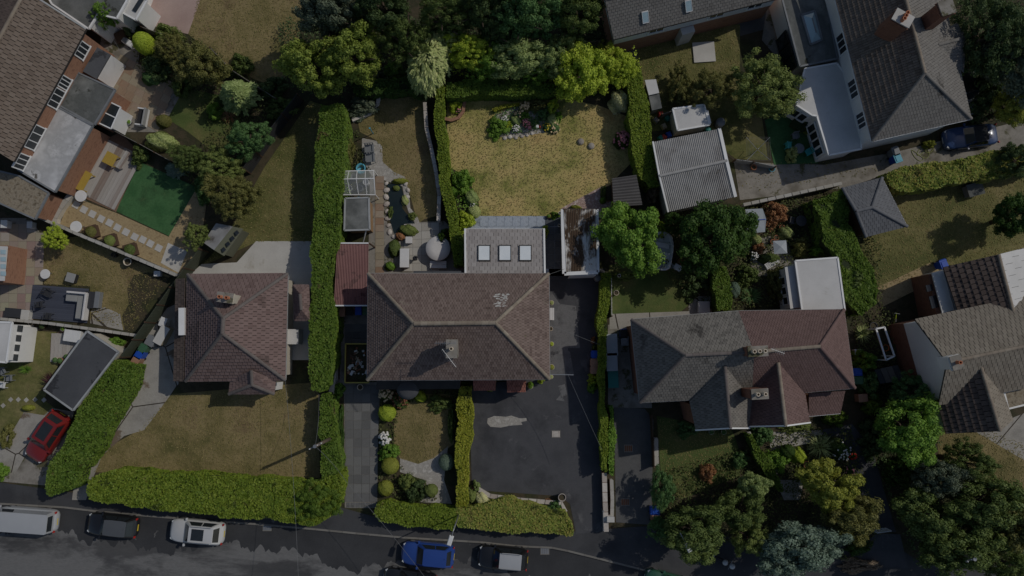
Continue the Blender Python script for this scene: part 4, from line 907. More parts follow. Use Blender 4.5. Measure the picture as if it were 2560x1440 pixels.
# --- long house at the top
t = empty('long_house', (P(1740, 20, 3).x, P(1740, 20, 3).y, 0), 'long slate roofed house with two roof windows above a white and brick wall', 'house')
e0, e1 = P(1534, 98, 4.2), P(1960, -8, 4.2); r0, r1 = P(1512, -2, 6.6), P(1930, -110, 6.6); b0, b1 = P(1490, -110, 4.2), P(1910, -215, 4.2)
roof_plane(t, [e0, e1, r1, r0], 'tile_cement', .3, .24, solo=0); roof_plane(t, [b1, b0, r0, r1], 'tile_cement', .3, .24); ridge(t, r0, r1, 'ridge_brown'); gutter(t, e0, e1, 'fascia_dark')
gq = inset([e0, e1, b1, b0], .3)
MB().prism([(p.x, p.y) for p in gq], 0, 2.3).build('ground_floor_wall', 'brick', t); MB().prism([(p.x, p.y) for p in gq], 2.3, 4.1).build('upper_wall', 'render_white', t)
nn = (e1 - e0).cross(r0 - e0).normalized(); nn = nn if nn.z > 0 else -nn
def on_plane(px, py, o, n, lift=.05):
    d = P(px, py, 0) - Vector((0, 0, CAM_H)); s = (o - Vector((0, 0, CAM_H))).dot(n) / d.dot(n); return Vector((0, 0, CAM_H)) + d * s + n * lift
for x, y in ((1612, 42), (1720, 14)): skylight(t, [on_plane(x - 9, y - 13, e0, nn), on_plane(x + 7, y - 17, e0, nn), on_plane(x + 10, y + 12, e0, nn), on_plane(x - 6, y + 16, e0, nn)], 'trim_white', 'glass_sky')
wa, wb, no = wl(e0, e1, .3, r0)
for tt in (.27, .63, .86): window(t, wa, wb, tt, 3.3, 1.3, .9, no, 'trim_white', mull=1)
MB().prism(PP([(1700, 68), (1732, 58), (1738, 78), (1706, 88)], 2.2), 0, 2.2).build('porch', 'roof_white', t)
# --- terrace top left
t = empty('brick_house', (P(120, 200, 3).x, P(120, 200, 3).y, 0), 'brick house with big pale brown interlocking roof tiles and felt roofed extensions', 'house')
e0, e1 = P(215, 72, 5.0), P(34, 404, 5.0); r0, r1 = P(64, -24, 7.8), P(-118, 310, 7.8); b0, b1 = P(-70, -105, 5.0), P(-250, 230, 5.0)
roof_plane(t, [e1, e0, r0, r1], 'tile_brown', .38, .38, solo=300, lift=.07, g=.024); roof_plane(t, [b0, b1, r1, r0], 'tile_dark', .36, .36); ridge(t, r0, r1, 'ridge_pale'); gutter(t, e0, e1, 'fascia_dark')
MB().beam(e0, r0, .12, .2).beam(r0, b0, .12, .2).build('barge_board', 'trim_grey', t)
gq = inset([e0, e1, b1, b0], .35); MB().prism([(p.x, p.y) for p in gq], 0, 4.9).build('wall', 'brick', t)
g0, g1, gr = Vector((gq[0].x, gq[0].y, 4.8)), Vector((gq[3].x, gq[3].y, 4.8)), Vector((r0.x - .1, r0.y - .3, 7.6)); MB().poly([g0, g1, gr]).build('gable_wall', 'brick', t)
wa, wb, no = wl(e0, e1, .35, r1)
for tt, wd in ((.13, 1.3), (.38, 1.0), (.50, 1.6), (.80, 2.0), (.985, 1.3)): window(t, wa, wb, tt, 3.8, wd, 1.2, no, mull=2)
flat_roof(t, [(196, 182), (288, 224), (236, 312), (146, 262)], 2.9, 'felt_grey', 'brick', 'lead')
flat_roof(t, [(146, 268), (232, 314), (138, 480), (44, 424)], 3.0, 'felt_pale', 'brick', 'lead')
flat_roof(t, [(-40, 418), (48, 440), (122, 482), (88, 548), (-40, 490)], 2.8, 'felt_gravel', 'brick', 'lead')
a = PP([(243, 118), (268, 130), (232, 192), (207, 178)], 3.0); MB().slab([a[0] , a[1] - Vector((0, 0, .5)), a[2] - Vector((0, 0, .5)), a[3]], .1).build('bay_roof', 'felt_dark', t)
MB().prism(PP([(246, 124), (284, 142), (250, 200), (212, 182)], 2.0), 0, 2.3).build('bay_window', 'trim_white', t)
a = PP([(256, 246), (302, 268), (278, 322), (240, 304)], 2.2); cv = MB()
for k in range(4): cv.beam(a[k], a[(k + 1) % 4], .1, .1)
cv.beam((a[0] + a[3]) / 2, (a[1] + a[2]) / 2, .08, .08); co = cv.build('conservatory_frame', 'trim_white', t); MB().slab(a, .04).build('pane', 'glass_dark', co); MB().prism(inset(a, .1), 0, 2.15).build('conservatory_wall', 'trim_white', t)
# --- part of a house at the top edge
t = empty('grey_roofed_house', (P(240, 0, 3).x, P(240, 0, 3).y, 0), 'smooth grey roofed house with white verge and white conservatory by the pink patio', 'house')
flat_roof(t, [(90, -60), (340, -60), (318, 0), (292, 46), (245, 35), (222, 72), (130, 10)], 3.4, 'felt_grey', 'render_white', 'trim_white')
flat_roof(t, [(322, -20), (368, 0), (340, 50), (296, 26)], 2.8, 'roof_white', 'trim_white', 'trim_white'); MB().beam(P(335, 28, 2.85), P(358, -8, 2.85), .35, .08).build('rooflight', 'glass_dark', t)
# --- houses cut by the left edge
t = empty('brick_annexe', (P(-5, 655, 1).x, P(-5, 655, 1).y, 0), 'narrow brick annexe with white glazed roof beside the mixed patio', 'house')
MB().prism(PP([(-80, 614), (22, 614), (14, 706), (-80, 706)], 2.3), 0, 2.3).build('wall', 'brick', t)
a = PP([(-80, 612), (18, 616), (10, 702), (-80, 702)], 2.9); MB().slab(a, .1).build('roof', 'roof_white', t)
for k in range(4): MB().slab([a[0] * (1 - x) + a[1] * x + (a[3] - a[0]) * y + Vector((0, 0, .05)) for x, y in ((.84, .1 + .2 * k), (.97, .1 + .2 * k), (.97, .22 + .2 * k), (.84, .22 + .2 * k))], .04).build('pane', 'glass_sky', t)
t = empty('garden_room', (P(20, 860, 1).x, P(20, 860, 1).y, 0), 'white flat roofed garden room with four windows facing the olive lawn', 'building')
flat_roof(t, [(-60, 803), (30, 806), (16, 906), (-60, 900)], 2.9, 'roof_white', 'render_white', 'trim_white')
MB().prism(PP([(28, 812), (70, 818), (58, 905), (16, 905)], 1.2), 0, 1.9).build('bay_wall', 'render_white', t)
a = PP([(40, 822), (66, 824)], 1.92)
for k in range(4): c = P(45 - 4 * k, 821 + 24 * k, 1.95); MB().box(c, (.75, .5, .06), R(-5)).build('pane', 'glass_dark', t)
# ================================================================ hedges
hedge([(800, 262), (858, 262), (864, 350), (860, 400), (852, 470), (853, 560), (850, 600), (835, 640), (832, 700), (838, 790), (836, 860), (833, 920), (822, 962), (800, 976), (780, 972), (768, 910), (773, 850), (778, 700), (780, 600), (784, 500), (790, 400)], 2.8, 'lf_hedge', 'tall long clipped hedge between the rose roofed bungalow and red carport', .10, 200, top_var=.1)
hedge([(800, 985), (825, 978), (835, 1000), (838, 1080), (855, 1150), (855, 1195), (805, 1200), (799, 1100)], 1.8, 'lf_hedge', 'short green hedge along the slabbed drive beside the telegraph pole', .09, 220)
hedge([(216, 1225), (225, 1195), (250, 1180), (300, 1176), (400, 1182), (500, 1186), (640, 1196), (760, 1205), (800, 1200), (855, 1180), (853, 1250), (835, 1290), (790, 1312), (640, 1298), (480, 1283), (350, 1268), (250, 1258), (222, 1245)], 1.9, 'lf_hedge_lime', 'long wide lime green roadside hedge behind the parked black and white cars', .10, 230, top_var=.12)
hedge([(270, 905), (300, 897), (340, 912), (335, 950), (290, 1030), (240, 1130), (195, 1180), (190, 1218), (130, 1245), (117, 1235), (118, 1170), (150, 1120), (170, 1080), (230, 970)], 1.9, 'lf_hedge', 'dark green diagonal hedge between the grey garage and the cracked concrete drive', .09, 230)
hedge([(935, 1285), (945, 1262), (970, 1255), (1010, 1260), (1080, 1268), (1138, 1275), (1138, 1328), (1080, 1322), (1000, 1310), (950, 1305)], 1.5, 'lf_hedge_lime', 'rounded green front hedge beside the slabbed drive', .085, 260)
hedge([(1140, 1270), (1170, 1268), (1230, 1252), (1280, 1248), (1340, 1262), (1380, 1268), (1415, 1283), (1430, 1310), (1430, 1338), (1350, 1335), (1200, 1325), (1150, 1322), (1140, 1310)], 1.5, 'lf_privet', 'yellow green variegated front hedge of the tarmac forecourt', .085, 300, top_var=.13)
hedge([(1147, 965), (1180, 965), (1182, 1020), (1180, 1090), (1172, 1180), (1165, 1266), (1140, 1268), (1140, 1150), (1143, 1050)], 1.5, 'lf_hedge_gold', 'narrow golden hedge between the tarmac forecourt and the brown front lawn', .085, 280)
hedge([(1500, 682), (1527, 682), (1522, 760), (1518, 830), (1512, 900), (1515, 1000), (1520, 1180), (1504, 1175), (1498, 1000), (1495, 850)], 1.7, 'lf_hedge_lime', 'thin bright green hedge along the tarmac drive', .075, 320)
hedge([(1522, 1015), (1531, 1020), (1538, 1100), (1536, 1190), (1525, 1190)], 1.2, 'lf_bright', 'narrow leafy ivy hedge at the edge of the grey neighbouring drive', .08, 300)
hedge([(1085, 215), (1112, 215), (1110, 250), (1115, 300), (1122, 400), (1128, 470), (1140, 500), (1142, 560), (1160, 600), (1162, 662), (1135, 665), (1130, 600), (1120, 560), (1105, 490), (1092, 380), (1085, 280)], 1.7, 'lf_hedge_lime', 'curving bright hedge beside the white garden wall', .08, 260)
hedge([(1114, 205), (1250, 195), (1350, 205), (1400, 215), (1400, 235), (1300, 236), (1115, 242)], 1.7, 'lf_hedge', 'straight clipped hedge across the far end of the dry lawn', .08, 260)
hedge([(1560, 150), (1600, 155), (1612, 230), (1625, 290), (1632, 350), (1640, 440), (1645, 465), (1625, 470), (1600, 450), (1585, 400), (1580, 340), (1568, 290), (1575, 220)], 2.1, 'lf_hedge_lime', 'bright clipped hedge between the dry lawn and the big corrugated garage', .08, 260)
hedge([(2215, 440), (2222, 425), (2350, 405), (2480, 380), (2560, 365), (2620, 355), (2620, 420), (2440, 450), (2330, 470), (2240, 480), (2220, 465)], 2.2, 'lf_privet', 'broad leafy yellow green hedge below the blue convertible', .12, 200, top_var=.2)
hedge([(2030, 500), (2085, 480), (2110, 472), (2115, 500), (2125, 560), (2140, 592), (2190, 700), (2195, 760), (2150, 790), (2110, 740), (2095, 650), (2060, 600), (2050, 540)], 2.3, 'lf_hedge', 'loose sprawling hedge between the grey hipped garage and the white flat roof', .11, 210, top_var=.25)
hedge([(1785, 660), (1815, 665), (1825, 700), (1828, 775), (1795, 778), (1782, 720)], 1.8, 'lf_hedge', 'short hedge between the small rear lawn and shrubbery', .09, 230)
hedge([(1868, 1085), (1880, 1085), (1935, 1170), (1960, 1230), (1945, 1232), (1900, 1165)], 1.2, 'lf_hedge', 'thin diagonal hedge dividing the two front gardens on the right', .08, 250)
hedge([(880, 205), (1040, 190), (1062, 205), (1060, 232), (885, 235)], 1.6, 'lf_hedge_dark', 'dark shaded hedge at the end of the brown rear lawn', .09, 230, top_var=.2)
hedge([(1232, 272), (1262, 262), (1300, 256), (1302, 262), (1265, 270), (1238, 280)], .45, 'lf_hedge_gold', 'tiny golden edging hedge round the flower island', .05, 500, top_var=.03)
# ================================================================ trees
TR = [
 (265, 38, 30, 33, 4.5, 'fine0', 'lf_bright', 'small bright green tree beside the smooth grey roof'),
 (425, 122, 46, 40, 3.8, 'fine1', 'lf_bronze', 'bronze green tree next to the clipped yellow conifer'),
 (500, 165, 62, 60, 5.2, 'broad1', 'lf_bronze', 'round olive yellow tree above the silver conifer'),
 (585, 228, 54, 46, 4.2, 'conifer1', 'lf_silver', 'silvery grey conifer beside the orange grass tuft'),
 (470, 395, 50, 40, 3.6, 'fine2', 'lf_olive', 'dull olive tree between artificial lawn and stepping stones'),
 (620, 350, 60, 50, 4.6, 'fine0', 'lf_mid', 'mid green tree leaning on the dark boarded fence'),
 (545, 420, 62, 45, 4.0, 'fine1', 'lf_sage', 'grey green tree in the clump over the artificial lawn corner'),
 (582, 492, 72, 66, 5.2, 'fine2', 'lf_bronze', 'big rounded yellow olive tree behind the green shed'),
 (490, 592, 32, 36, 3.2, 'fine0', 'lf_sage', 'small tree between bark path and green shed'),
 (135, 595, 32, 31, 3.0, 'fine1', 'lf_lime', 'small yellow green tree at the corner of the mixed patio'),
 (780, 165, 85, 72, 8.0, 'broad0', 'lf_fresh', 'broad light green tree at the head of the tall hedge'),
 (890, 140, 78, 66, 8.4, 'broad2', 'lf_fresh', 'light green spreading tree beside the dark wood'),
 (830, 40, 88, 62, 9.0, 'broad1', 'lf_grey', 'large grey green tree at the edge of the brown top lawn'),
 (960, 20, 82, 62, 9.5, 'broad2', 'lf_dark', 'dark tree behind the light green spreading tree'),
 (1010, 105, 62, 58, 8.0, 'fine0', 'lf_olive', 'dark narrow tree left of the pale weeping tree'),
 (1110, 35, 82, 52, 8.6, 'fine1', 'lf_olive', 'dull olive tree rising behind the pale weeping tree'),
 (1210, 20, 70, 55, 9.0, 'broad0', 'lf_dark', 'deep green tree in the wood behind the clipped hedge'),
 (1310, 40, 82, 62, 9.0, 'broad1', 'lf_mid', 'dark green tree behind the silvery shrub tree'),
 (1445, 35, 76, 52, 8.0, 'broad2', 'lf_olive', 'yellowish tree next to the long slate roofed house'),
 (1240, 78, 52, 40, 7.0, 'fine2', 'lf_dark', 'low dark tree filling the gap behind the yellow green tree'),
 (1072, 160, 50, 75, 5.0, 'weep0', 'lf_pale', 'pale yellow weeping tree at the corner of the clipped hedge'),
 (1170, 128, 72, 52, 5.4, 'fine2', 'lf_lime', 'yellow green tree along the hedge top'),
 (1215, 165, 52, 40, 4.4, 'fine0', 'lf_bright', 'bright green bushy tree in front of the yellow green tree'),
 (1300, 150, 78, 54, 5.2, 'broad1', 'lf_silver', 'silvery light green tree behind the clipped hedge'),
 (1385, 150, 52, 50, 5.0, 'fine1', 'lf_silver', 'pale grey green tree between silvery and yellow trees'),
 (1458, 185, 70, 80, 5.4, 'broad1', 'lf_lime', 'big yellow lime tree hanging over the dry lawn'),
 (1250, 120, 50, 40, 4.8, 'fine1', 'lf_bright', 'fresh green tree between the weeping and silvery trees'),
 (1110, 110, 50, 40, 5.0, 'fine2', 'lf_pale', 'pale yellow tree behind the weeping corner tree'),
 (1345, 185, 45, 30, 3.4, 'fine0', 'lf_bright', 'green bushy tree overhanging the clipped hedge'),
 (1420, 120, 45, 36, 4.4, 'fine0', 'lf_silver', 'grey green tree beside the pruned brushwood'),
 (1510, 145, 36, 36, 4.0, 'fine1', 'lf_yellow', 'yellow tipped tree beside the twig pile'),
 (1545, 168, 50, 56, 4.4, 'fine2', 'lf_lime', 'mid green tree by the gravel corner of the long house'),
 (1576, 592, 84, 92, 6.5, 'broad0', 'lf_bright', 'dense green tree overhanging the lichen covered garage roof'),
 (1785, 592, 94, 102, 6.5, 'broad1', 'lf_hedge_dark', 'large dark green tree below the big corrugated garage'),
 (1690, 560, 38, 32, 3.4, 'fine2', 'lf_hedge_dark', 'small dark tree between the two big garden trees'),
 (1780, 222, 58, 50, 4.2, 'fine0', 'lf_bronze', 'bronze green tree behind the white metal shed'),
 (1912, 222, 102, 82, 6.0, 'fine1', 'lf_sage', 'large feathery grey green tree beside the white conservatory roof'),
 (2470, 95, 92, 120, 9.0, 'fine2', 'lf_dark', 'tall dark tree behind the white house'),
 (2535, 150, 70, 110, 8.0, 'broad0', 'lf_grey', 'grey twiggy tree at the edge of the dark trees'),
 (2535, 262, 52, 50, 5.0, 'broad2', 'lf_yellow', 'golden leaved tree above the blue convertible'),
 (2540, 540, 52, 62, 5.0, 'broad1', 'lf_hedge_dark', 'dark leaved tree at the edge of the patchy right hand lawn'),
 (2545, 400, 60, 45, 4.5, 'fine0', 'lf_dark', 'shaded tree at the end of the broad leafy hedge'),
 (2268, 1072, 88, 78, 6.5, 'broad2', 'lf_bright', 'bright green round tree beside the white gable'),
 (2280, 985, 62, 45, 4.4, 'fine1', 'lf_mid', 'feathery mid green tree against the red brick wall'),
 (2075, 1215, 78, 62, 6.0, 'broad0', 'lf_yellow', 'yellow olive tree beside the dark garden path'),
 (2125, 1290, 78, 56, 5.6, 'broad2', 'lf_bronze', 'olive gold tree above the white gate'),
 (2000, 1372, 106, 72, 6.0, 'broad1', 'lf_bluegrey', 'big blue grey tree overhanging the pavement'),
 (1735, 1330, 90, 62, 6.0, 'broad2', 'lf_olive', 'dark olive roadside tree around a small street lamp'),
 (1850, 1275, 66, 46, 5.2, 'broad0', 'lf_olive', 'olive tree between the roadside tree and the silver shrub'),
 (1870, 1345, 52, 45, 4.6, 'fine1', 'lf_sage', 'loose grey green tree over the pavement edge'),
 (1882, 1215, 40, 38, 3.8, 'broad1', 'lf_silver', 'small silver leaved tree in the right hand front garden'),
 (1655, 1225, 32, 56, 3.4, 'fine2', 'lf_mid', 'upright leafy tree beside the grey drive'),
 (1650, 1322, 34, 30, 3.0, 'fine0', 'lf_mid', 'small round tree at the foot of the grey drive'),
 (2345, 1195, 62, 52, 6.0, 'broad1', 'lf_grey', 'dull green tree above the dark asphalt entrance'),
 (2420, 1160, 70, 50, 6.2, 'fine1', 'lf_olive', 'dark olive tree bordering the brown front lawn'),
 (2325, 1290, 82, 70, 7.0, 'broad0', 'lf_olive', 'green olive tree right of the white gate'),
 (2455, 1265, 92, 72, 7.6, 'broad2', 'lf_olive', 'big spreading tree in the middle of the corner wood'),
 (2535, 1300, 80, 85, 7.6, 'broad1', 'lf_bronze', 'bronze green tree at the edge of the corner wood'),
 (2395, 1372, 92, 62, 7.2, 'broad1', 'lf_olive', 'roadside tree around the leaning telegraph pole'),
 (2500, 1400, 72, 52, 6.6, 'fine2', 'lf_olive', 'small tree at the road corner of the wood'),
 (790, 1255, 62, 55, 3.0, 'fine0', 'lf_hedge', 'bushy overgrown tree at the end of the long roadside hedge')]
for x in TR: tree(*x, rot=random.uniform(-15, 15))
# ================================================================ shrubs and garden plants
SH = [
 (362, 110, 26, 29, 3.0, 'ball0', 'lf_lime', 'clipped egg shaped yellow conifer by the white play car'),
 (412, 85, 38, 26, 2.0, 'bush0', 'lf_sage', 'pale sage shrub beside the pink patio'),
 (390, 165, 42, 36, 1.6, 'bush1', 'lf_dark', 'dark shrub in the stone edged bed'),
 (452, 212, 28, 28, 1.5, 'bush2', 'lf_olive', 'olive shrub beside the brown decking patch'),
 (375, 192, 26, 20, 1.0, 'pad0', 'lf_mid', 'low green mound behind the white edging stones'),
 (598, 160, 30, 26, 1.8, 'bush0', 'lf_olive', 'round olive shrub against the top lawn'),
 (535, 276, 22, 22, 1.2, 'bush1', 'lf_bright', 'small bright shrub left of the orange grass tuft'),
 (572, 290, 23, 21, .8, 'spiky0', 'lf_rust', 'orange ornamental grass tuft'),
 (295, 165, 15, 15, .9, 'spiky0', 'lf_dark', 'dark spiky plant on the stone patio'),
 (328, 72, 26, 16, 1.4, 'bush2', 'lf_dark', 'dark ivy against the patio fence'),
 (398, 350, 42, 26, 1.4, 'pad1', 'lf_pale', 'pale yellow mound beside the stepping stones'),
 (405, 300, 20, 18, 1.0, 'pad0', 'lf_bronze', 'small bronze shrub at the patio corner'),
 (345, 385, 22, 26, 1.4, 'bush0', 'lf_olive', 'olive shrub by the bleached deck corner'),
 (435, 420, 30, 22, 1.3, 'conifer1', 'lf_bluegrey', 'feathery blue grey shrub over the artificial lawn'),
 (505, 470, 20, 40, 1.8, 'bush1', 'lf_mid', 'leafy shrub between artificial lawn and bark path'),
 (680, 215, 40, 30, 1.6, 'bush2', 'lf_dark', 'dark shrub at the corner of the brown top lawn'),
 (700, 268, 40, 28, 1.4, 'bush0', 'lf_olive', 'scrubby shrub under the light green tree'),
 (905, 268, 38, 24, 1.3, 'bush0', 'lf_grey', 'grey leaved shrub inside the curved white edging'),
 (985, 178, 30, 26, 1.5, 'bush1', 'lf_bright', 'yellow tipped shrub behind the dark shaded hedge'),
 (945, 195, 24, 20, 1.4, 'bush2', 'lf_grey', 'small grey shrub behind the dark shaded hedge'),
 (870, 375, 16, 40, 1.2, 'bush1', 'lf_bronze', 'straggly shrub between tall hedge and gravel path'),
 (1110, 590, 20, 22, 1.4, 'bush2', 'lf_hedge_dark', 'dark shrub behind the round hot tub'),
 (1000, 452, 22, 8, .5, 'pad0', 'lf_yellow', 'yellow waterside plants at the head of the pond'),
 (1020, 575, 26, 16, .7, 'pad1', 'lf_sage', 'rockery plants at the foot of the pond'),
 (985, 620, 16, 24, .8, 'pad0', 'lf_olive', 'rockery plants beside the slab path'),
 (975, 665, 14, 12, .6, 'pad1', 'lf_bright', 'small green plant at the end of the slab path'),
 (1000, 590, 14, 12, .5, 'pad0', 'lf_rust', 'rust red acer in the rockery'),
 (1155, 452, 30, 30, 1.5, 'bush1', 'lf_bright', 'glossy round green shrub at the lawn edge'),
 (1134, 476, 15, 15, 1.0, 'pad0', 'lf_bright', 'small dome shrub against the curving hedge'),
 (1178, 492, 20, 22, .8, 'pad1', 'lf_silver', 'silvery variegated shrub in the side bed'),
 (1163, 552, 24, 22, 1.0, 'bush0', 'lf_lime', 'lime green leafy plant by the wet patio'),
 (1185, 528, 18, 18, .8, 'pad0', 'lf_pale', 'pale flowering plant in the side bed'),
 (1138, 262, 20, 20, 1.0, 'bush2', 'lf_lime', 'yellow green shrub in the corner brick bed'),
 (1552, 248, 29, 32, 1.8, 'pad1', 'lf_cream', 'round cream variegated shrub against the bright hedge'),
 (1272, 312, 14, 12, .6, 'bush2', 'lf_lime', 'lime green clump among the island stones'),
 (1310, 290, 15, 12, .7, 'bush0', 'lf_bright', 'green clump in the middle of the flower island'),
 (1358, 286, 16, 14, .8, 'bush1', 'lf_mid', 'leafy clump behind the red ornaments'),
 (1396, 292, 12, 16, .6, 'bush2', 'lf_bright', 'bright clump at the outer end of the flower island'),
 (990, 470, 10, 8, .4, 'pad0', 'lf_sage', 'water plants at the pond head'),
 (1030, 540, 12, 10, .5, 'bush1', 'lf_sage', 'grassy plant on the pond bank'),
 (976, 530, 8, 16, .4, 'bush2', 'lf_olive', 'marginal plants along the slab path side of the pond'),
 (1012, 500, 10, 14, .4, 'pad1', 'lf_pale', 'pale plants between pond and curved path'),
 (1245, 318, 28, 24, 1.0, 'bush0', 'lf_bright', 'bright green shrub at the tip of the flower island'),
 (1290, 300, 16, 14, .6, 'pad1', 'lf_silver', 'white flowered plants in the flower island'),
 (1335, 308, 13, 12, .6, 'bush1', 'lf_mid', 'dark green plant in the flower island'),
 (1382, 263, 18, 20, .9, 'bush2', 'lf_lime', 'acid yellow shrub at the back of the flower island'),
 (1382, 300, 18, 20, .6, 'pad0', 'lf_pale', 'pale cream edged plants at the end of the flower island'),
 (1345, 262, 24, 14, .7, 'bush0', 'lf_bronze', 'bronze plants at the back of the flower island'),
 (1510, 480, 10, 16, .7, 'bush1', 'lf_olive', 'small planted trough shrub beside the dark shed'),
 (1508, 500, 9, 9, .6, 'pad0', 'lf_bright', 'round green plant in the gravel'),
 (1388, 538, 14, 8, .6, 'bush0', 'lf_bright', 'potted greenery on the wet patio edge'),
 (1362, 578, 12, 18, 1.6, 'bush2', 'lf_lime', 'lime climber at the corner of the rear extension'),
 (1440, 518, 16, 7, .6, 'pad1', 'lf_yellow', 'yellow plants behind the lichen covered garage'),
 (1632, 480, 16, 25, 1.4, 'bush1', 'lf_twig', 'dead twiggy shrub between hedge and big garage'),
 (1640, 540, 14, 22, 1.2, 'bush2', 'lf_rust', 'rust brown shrub behind the dense green tree'),
 (1655, 575, 14, 22, 1.2, 'bush0', 'lf_lime', 'lime shrub beside the dense green tree'),
 (1410, 125, 60, 16, 1.2, 'bush2', 'lf_twig', 'bare brown brushwood beside the long house'),
 (1483, 120, 40, 20, 1.2, 'bush1', 'lf_twig', 'pile of pruned twigs by the corner of the long house'),
 (1485, 950, 16, 14, 1.0, 'bush0', 'lf_lime', 'yellow shrub beside the brown bins'),
 (1480, 970, 13, 12, .8, 'bush1', 'lf_bright', 'green plant below the yellow shrub on the drive'),
 (1484, 850, 8, 9, .8, 'bush2', 'lf_rust', 'dry brown potted plant above the blue bin'),
 (1486, 868, 6, 7, .6, 'pad0', 'lf_olive', 'small olive potted plant above the blue bin'),
 (1160, 962, 16, 10, 1.4, 'bush0', 'lf_bright', 'green shrub where the golden hedge meets the house'),
 (1352, 952, 10, 7, .8, 'bush1', 'lf_lime', 'lime plant by the front corner of the brown roof'),
 (1327, 962, 8, 8, .7, 'pad1', 'lf_bright', 'plant in the cream pot by the front bay'),
 (1195, 968, 12, 8, .6, 'pad0', 'lf_yellow', 'yellow bedding plants under the front bay'),
 (1225, 972, 10, 8, .6, 'pad1', 'lf_yellow', 'trailing yellow plants between the front bays'),
 (1180, 1240, 18, 22, 1.0, 'conifer1', 'lf_sage', 'dwarf sage conifer in the forecourt bed'),
 (1205, 1248, 20, 20, .9, 'pad1', 'lf_cream', 'cream variegated mound in the forecourt bed'),
 (1190, 1218, 10, 14, .8, 'bush0', 'lf_silver', 'pale plant at the tip of the forecourt bed'),
 (1185, 1220, 8, 7, .5, 'pad0', 'lf_purple', 'red purple plant in the forecourt bed'),
 (1322, 1265, 22, 16, 1.2, 'conifer1', 'lf_grey', 'grey dwarf conifer behind the front hedge'),
 (1385, 1268, 22, 16, 1.1, 'bush2', 'lf_mid', 'dark green shrub behind the front hedge'),
 (1265, 1258, 30, 14, 1.2, 'bush1', 'lf_bright', 'bright green shrub behind the front hedge'),
 (1370, 1252, 10, 6, .6, 'spiky0', 'lf_rust', 'orange leaved tuft on the forecourt wall'),
 (1050, 992, 16, 15, 1.0, 'pad1', 'lf_lime', 'pale lime shrub by the front porch'),
 (968, 1032, 23, 22, 1.2, 'ball1', 'lf_lime', 'yellow green ball shrub nearest the slatted cover'),
 (970, 1130, 26, 22, 1.2, 'bush0', 'lf_bright', 'leafy green shrub above the paler balls'),
 (976, 1164, 23, 22, 1.2, 'ball0', 'lf_yellow', 'golden ball shrub in the front garden row'),
 (964, 1220, 20, 20, 1.1, 'ball1', 'lf_yellow', 'small golden ball shrub beside the rounded front hedge'),
 (1015, 1205, 22, 20, 1.1, 'bush1', 'lf_sage', 'sage shrub beside the dark conifer'),
 (1040, 1228, 32, 28, 1.4, 'bush2', 'lf_dark', 'dark spreading conifer in the front garden gravel'),
 (1078, 1226, 18, 17, 1.0, 'ball1', 'lf_sage', 'round sage shrub right of the dark conifer'),
 (1116, 1155, 20, 22, 1.1, 'ball0', 'lf_bluegrey', 'blue grey conifer ball in the front garden gravel'),
 (1100, 1010, 30, 18, .9, 'bush0', 'lf_olive', 'shrubs in front of the dark porch'),
 (1128, 1060, 10, 40, .8, 'bush1', 'lf_olive', 'shrubby border below the golden hedge'),
 (845, 975, 16, 18, 1.1, 'bush1', 'lf_bright', 'green shrub at the head of the slabbed drive'),
 (848, 1100, 12, 90, .8, 'bush2', 'lf_hedge_dark', 'ivy strip along the slabbed drive'),
 (1700, 215, 36, 50, 3.2, 'fine1', 'lf_bronze', 'dark conical conifer beside the bronze tree'),
 (1930, 170, 30, 26, 1.6, 'bush0', 'lf_sage', 'pale shrub behind the feathery tree'),
 (1982, 385, 16, 20, 1.2, 'bush1', 'lf_pale', 'pale yellow shrub at the artificial lawn corner'),
 (2025, 322, 16, 12, 1.0, 'bush2', 'lf_yellow', 'yellow shrub by the conservatory door'),
 (1940, 535, 32, 30, 1.6, 'bush0', 'lf_rust', 'orange tinted shrub beside the tarpaulin roof'),
 (1968, 580, 22, 18, 1.0, 'pad1', 'lf_pale', 'pale lime shrub by the terracotta pots'),
 (1892, 600, 16, 16, 1.0, 'pad0', 'lf_pale', 'pale shrub below the tarpaulin roof'),
 (1898, 620, 18, 14, 1.0, 'bush1', 'lf_rust', 'brownish shrub below the tarpaulin roof'),
 (2005, 615, 28, 26, 1.5, 'bush2', 'lf_bronze', 'bronze shrub behind the green rotary cover'),
 (1870, 690, 30, 26, 1.3, 'bush0', 'lf_olive', 'olive shrub at the garden path'),
 (1945, 705, 26, 40, 1.4, 'bush1', 'lf_bronze', 'brownish shrub by the white side wall'),
 (1880, 740, 30, 24, 1.2, 'spiky0', 'lf_mid', 'palm like fern in the shaded bed'),
 (1835, 725, 16, 22, 1.1, 'ball1', 'lf_bluegrey', 'blue grey conifer by the short hedge'),
 (2045, 625, 22, 14, 1.4, 'bush2', 'lf_bright', 'bright shrub at the corner of the white flat roof'),
 (1925, 645, 30, 14, .9, 'pad0', 'lf_olive', 'low olive planting beside the path'),
 (1720, 1075, 26, 18, 1.0, 'bush0', 'lf_mid', 'dark shrub under the grey front gable'),
 (1770, 1182, 22, 22, 1.2, 'bush1', 'lf_rust', 'orange gold shrub in the middle of the green lawn'),
 (1852, 1150, 26, 22, 1.2, 'bush2', 'lf_mid', 'green shrub at the lawn corner by the thin hedge'),
 (1905, 1090, 30, 24, 1.3, 'bush0', 'lf_mid', 'grey green shrub beneath the plum gable'),
 (1945, 1150, 34, 28, 1.2, 'bush1', 'lf_bright', 'bright leafy shrub beside the gravel path'),
 (1968, 1128, 20, 18, 1.4, 'ball1', 'lf_hedge_dark', 'dark dome shrub beside the gravel path'),
 (2000, 1140, 22, 22, .9, 'pad1', 'lf_lime', 'lime mound beside the spiky plant'),
 (2055, 1118, 36, 34, 1.2, 'spiky0', 'lf_pale', 'large spiky yellow green plant in the front garden'),
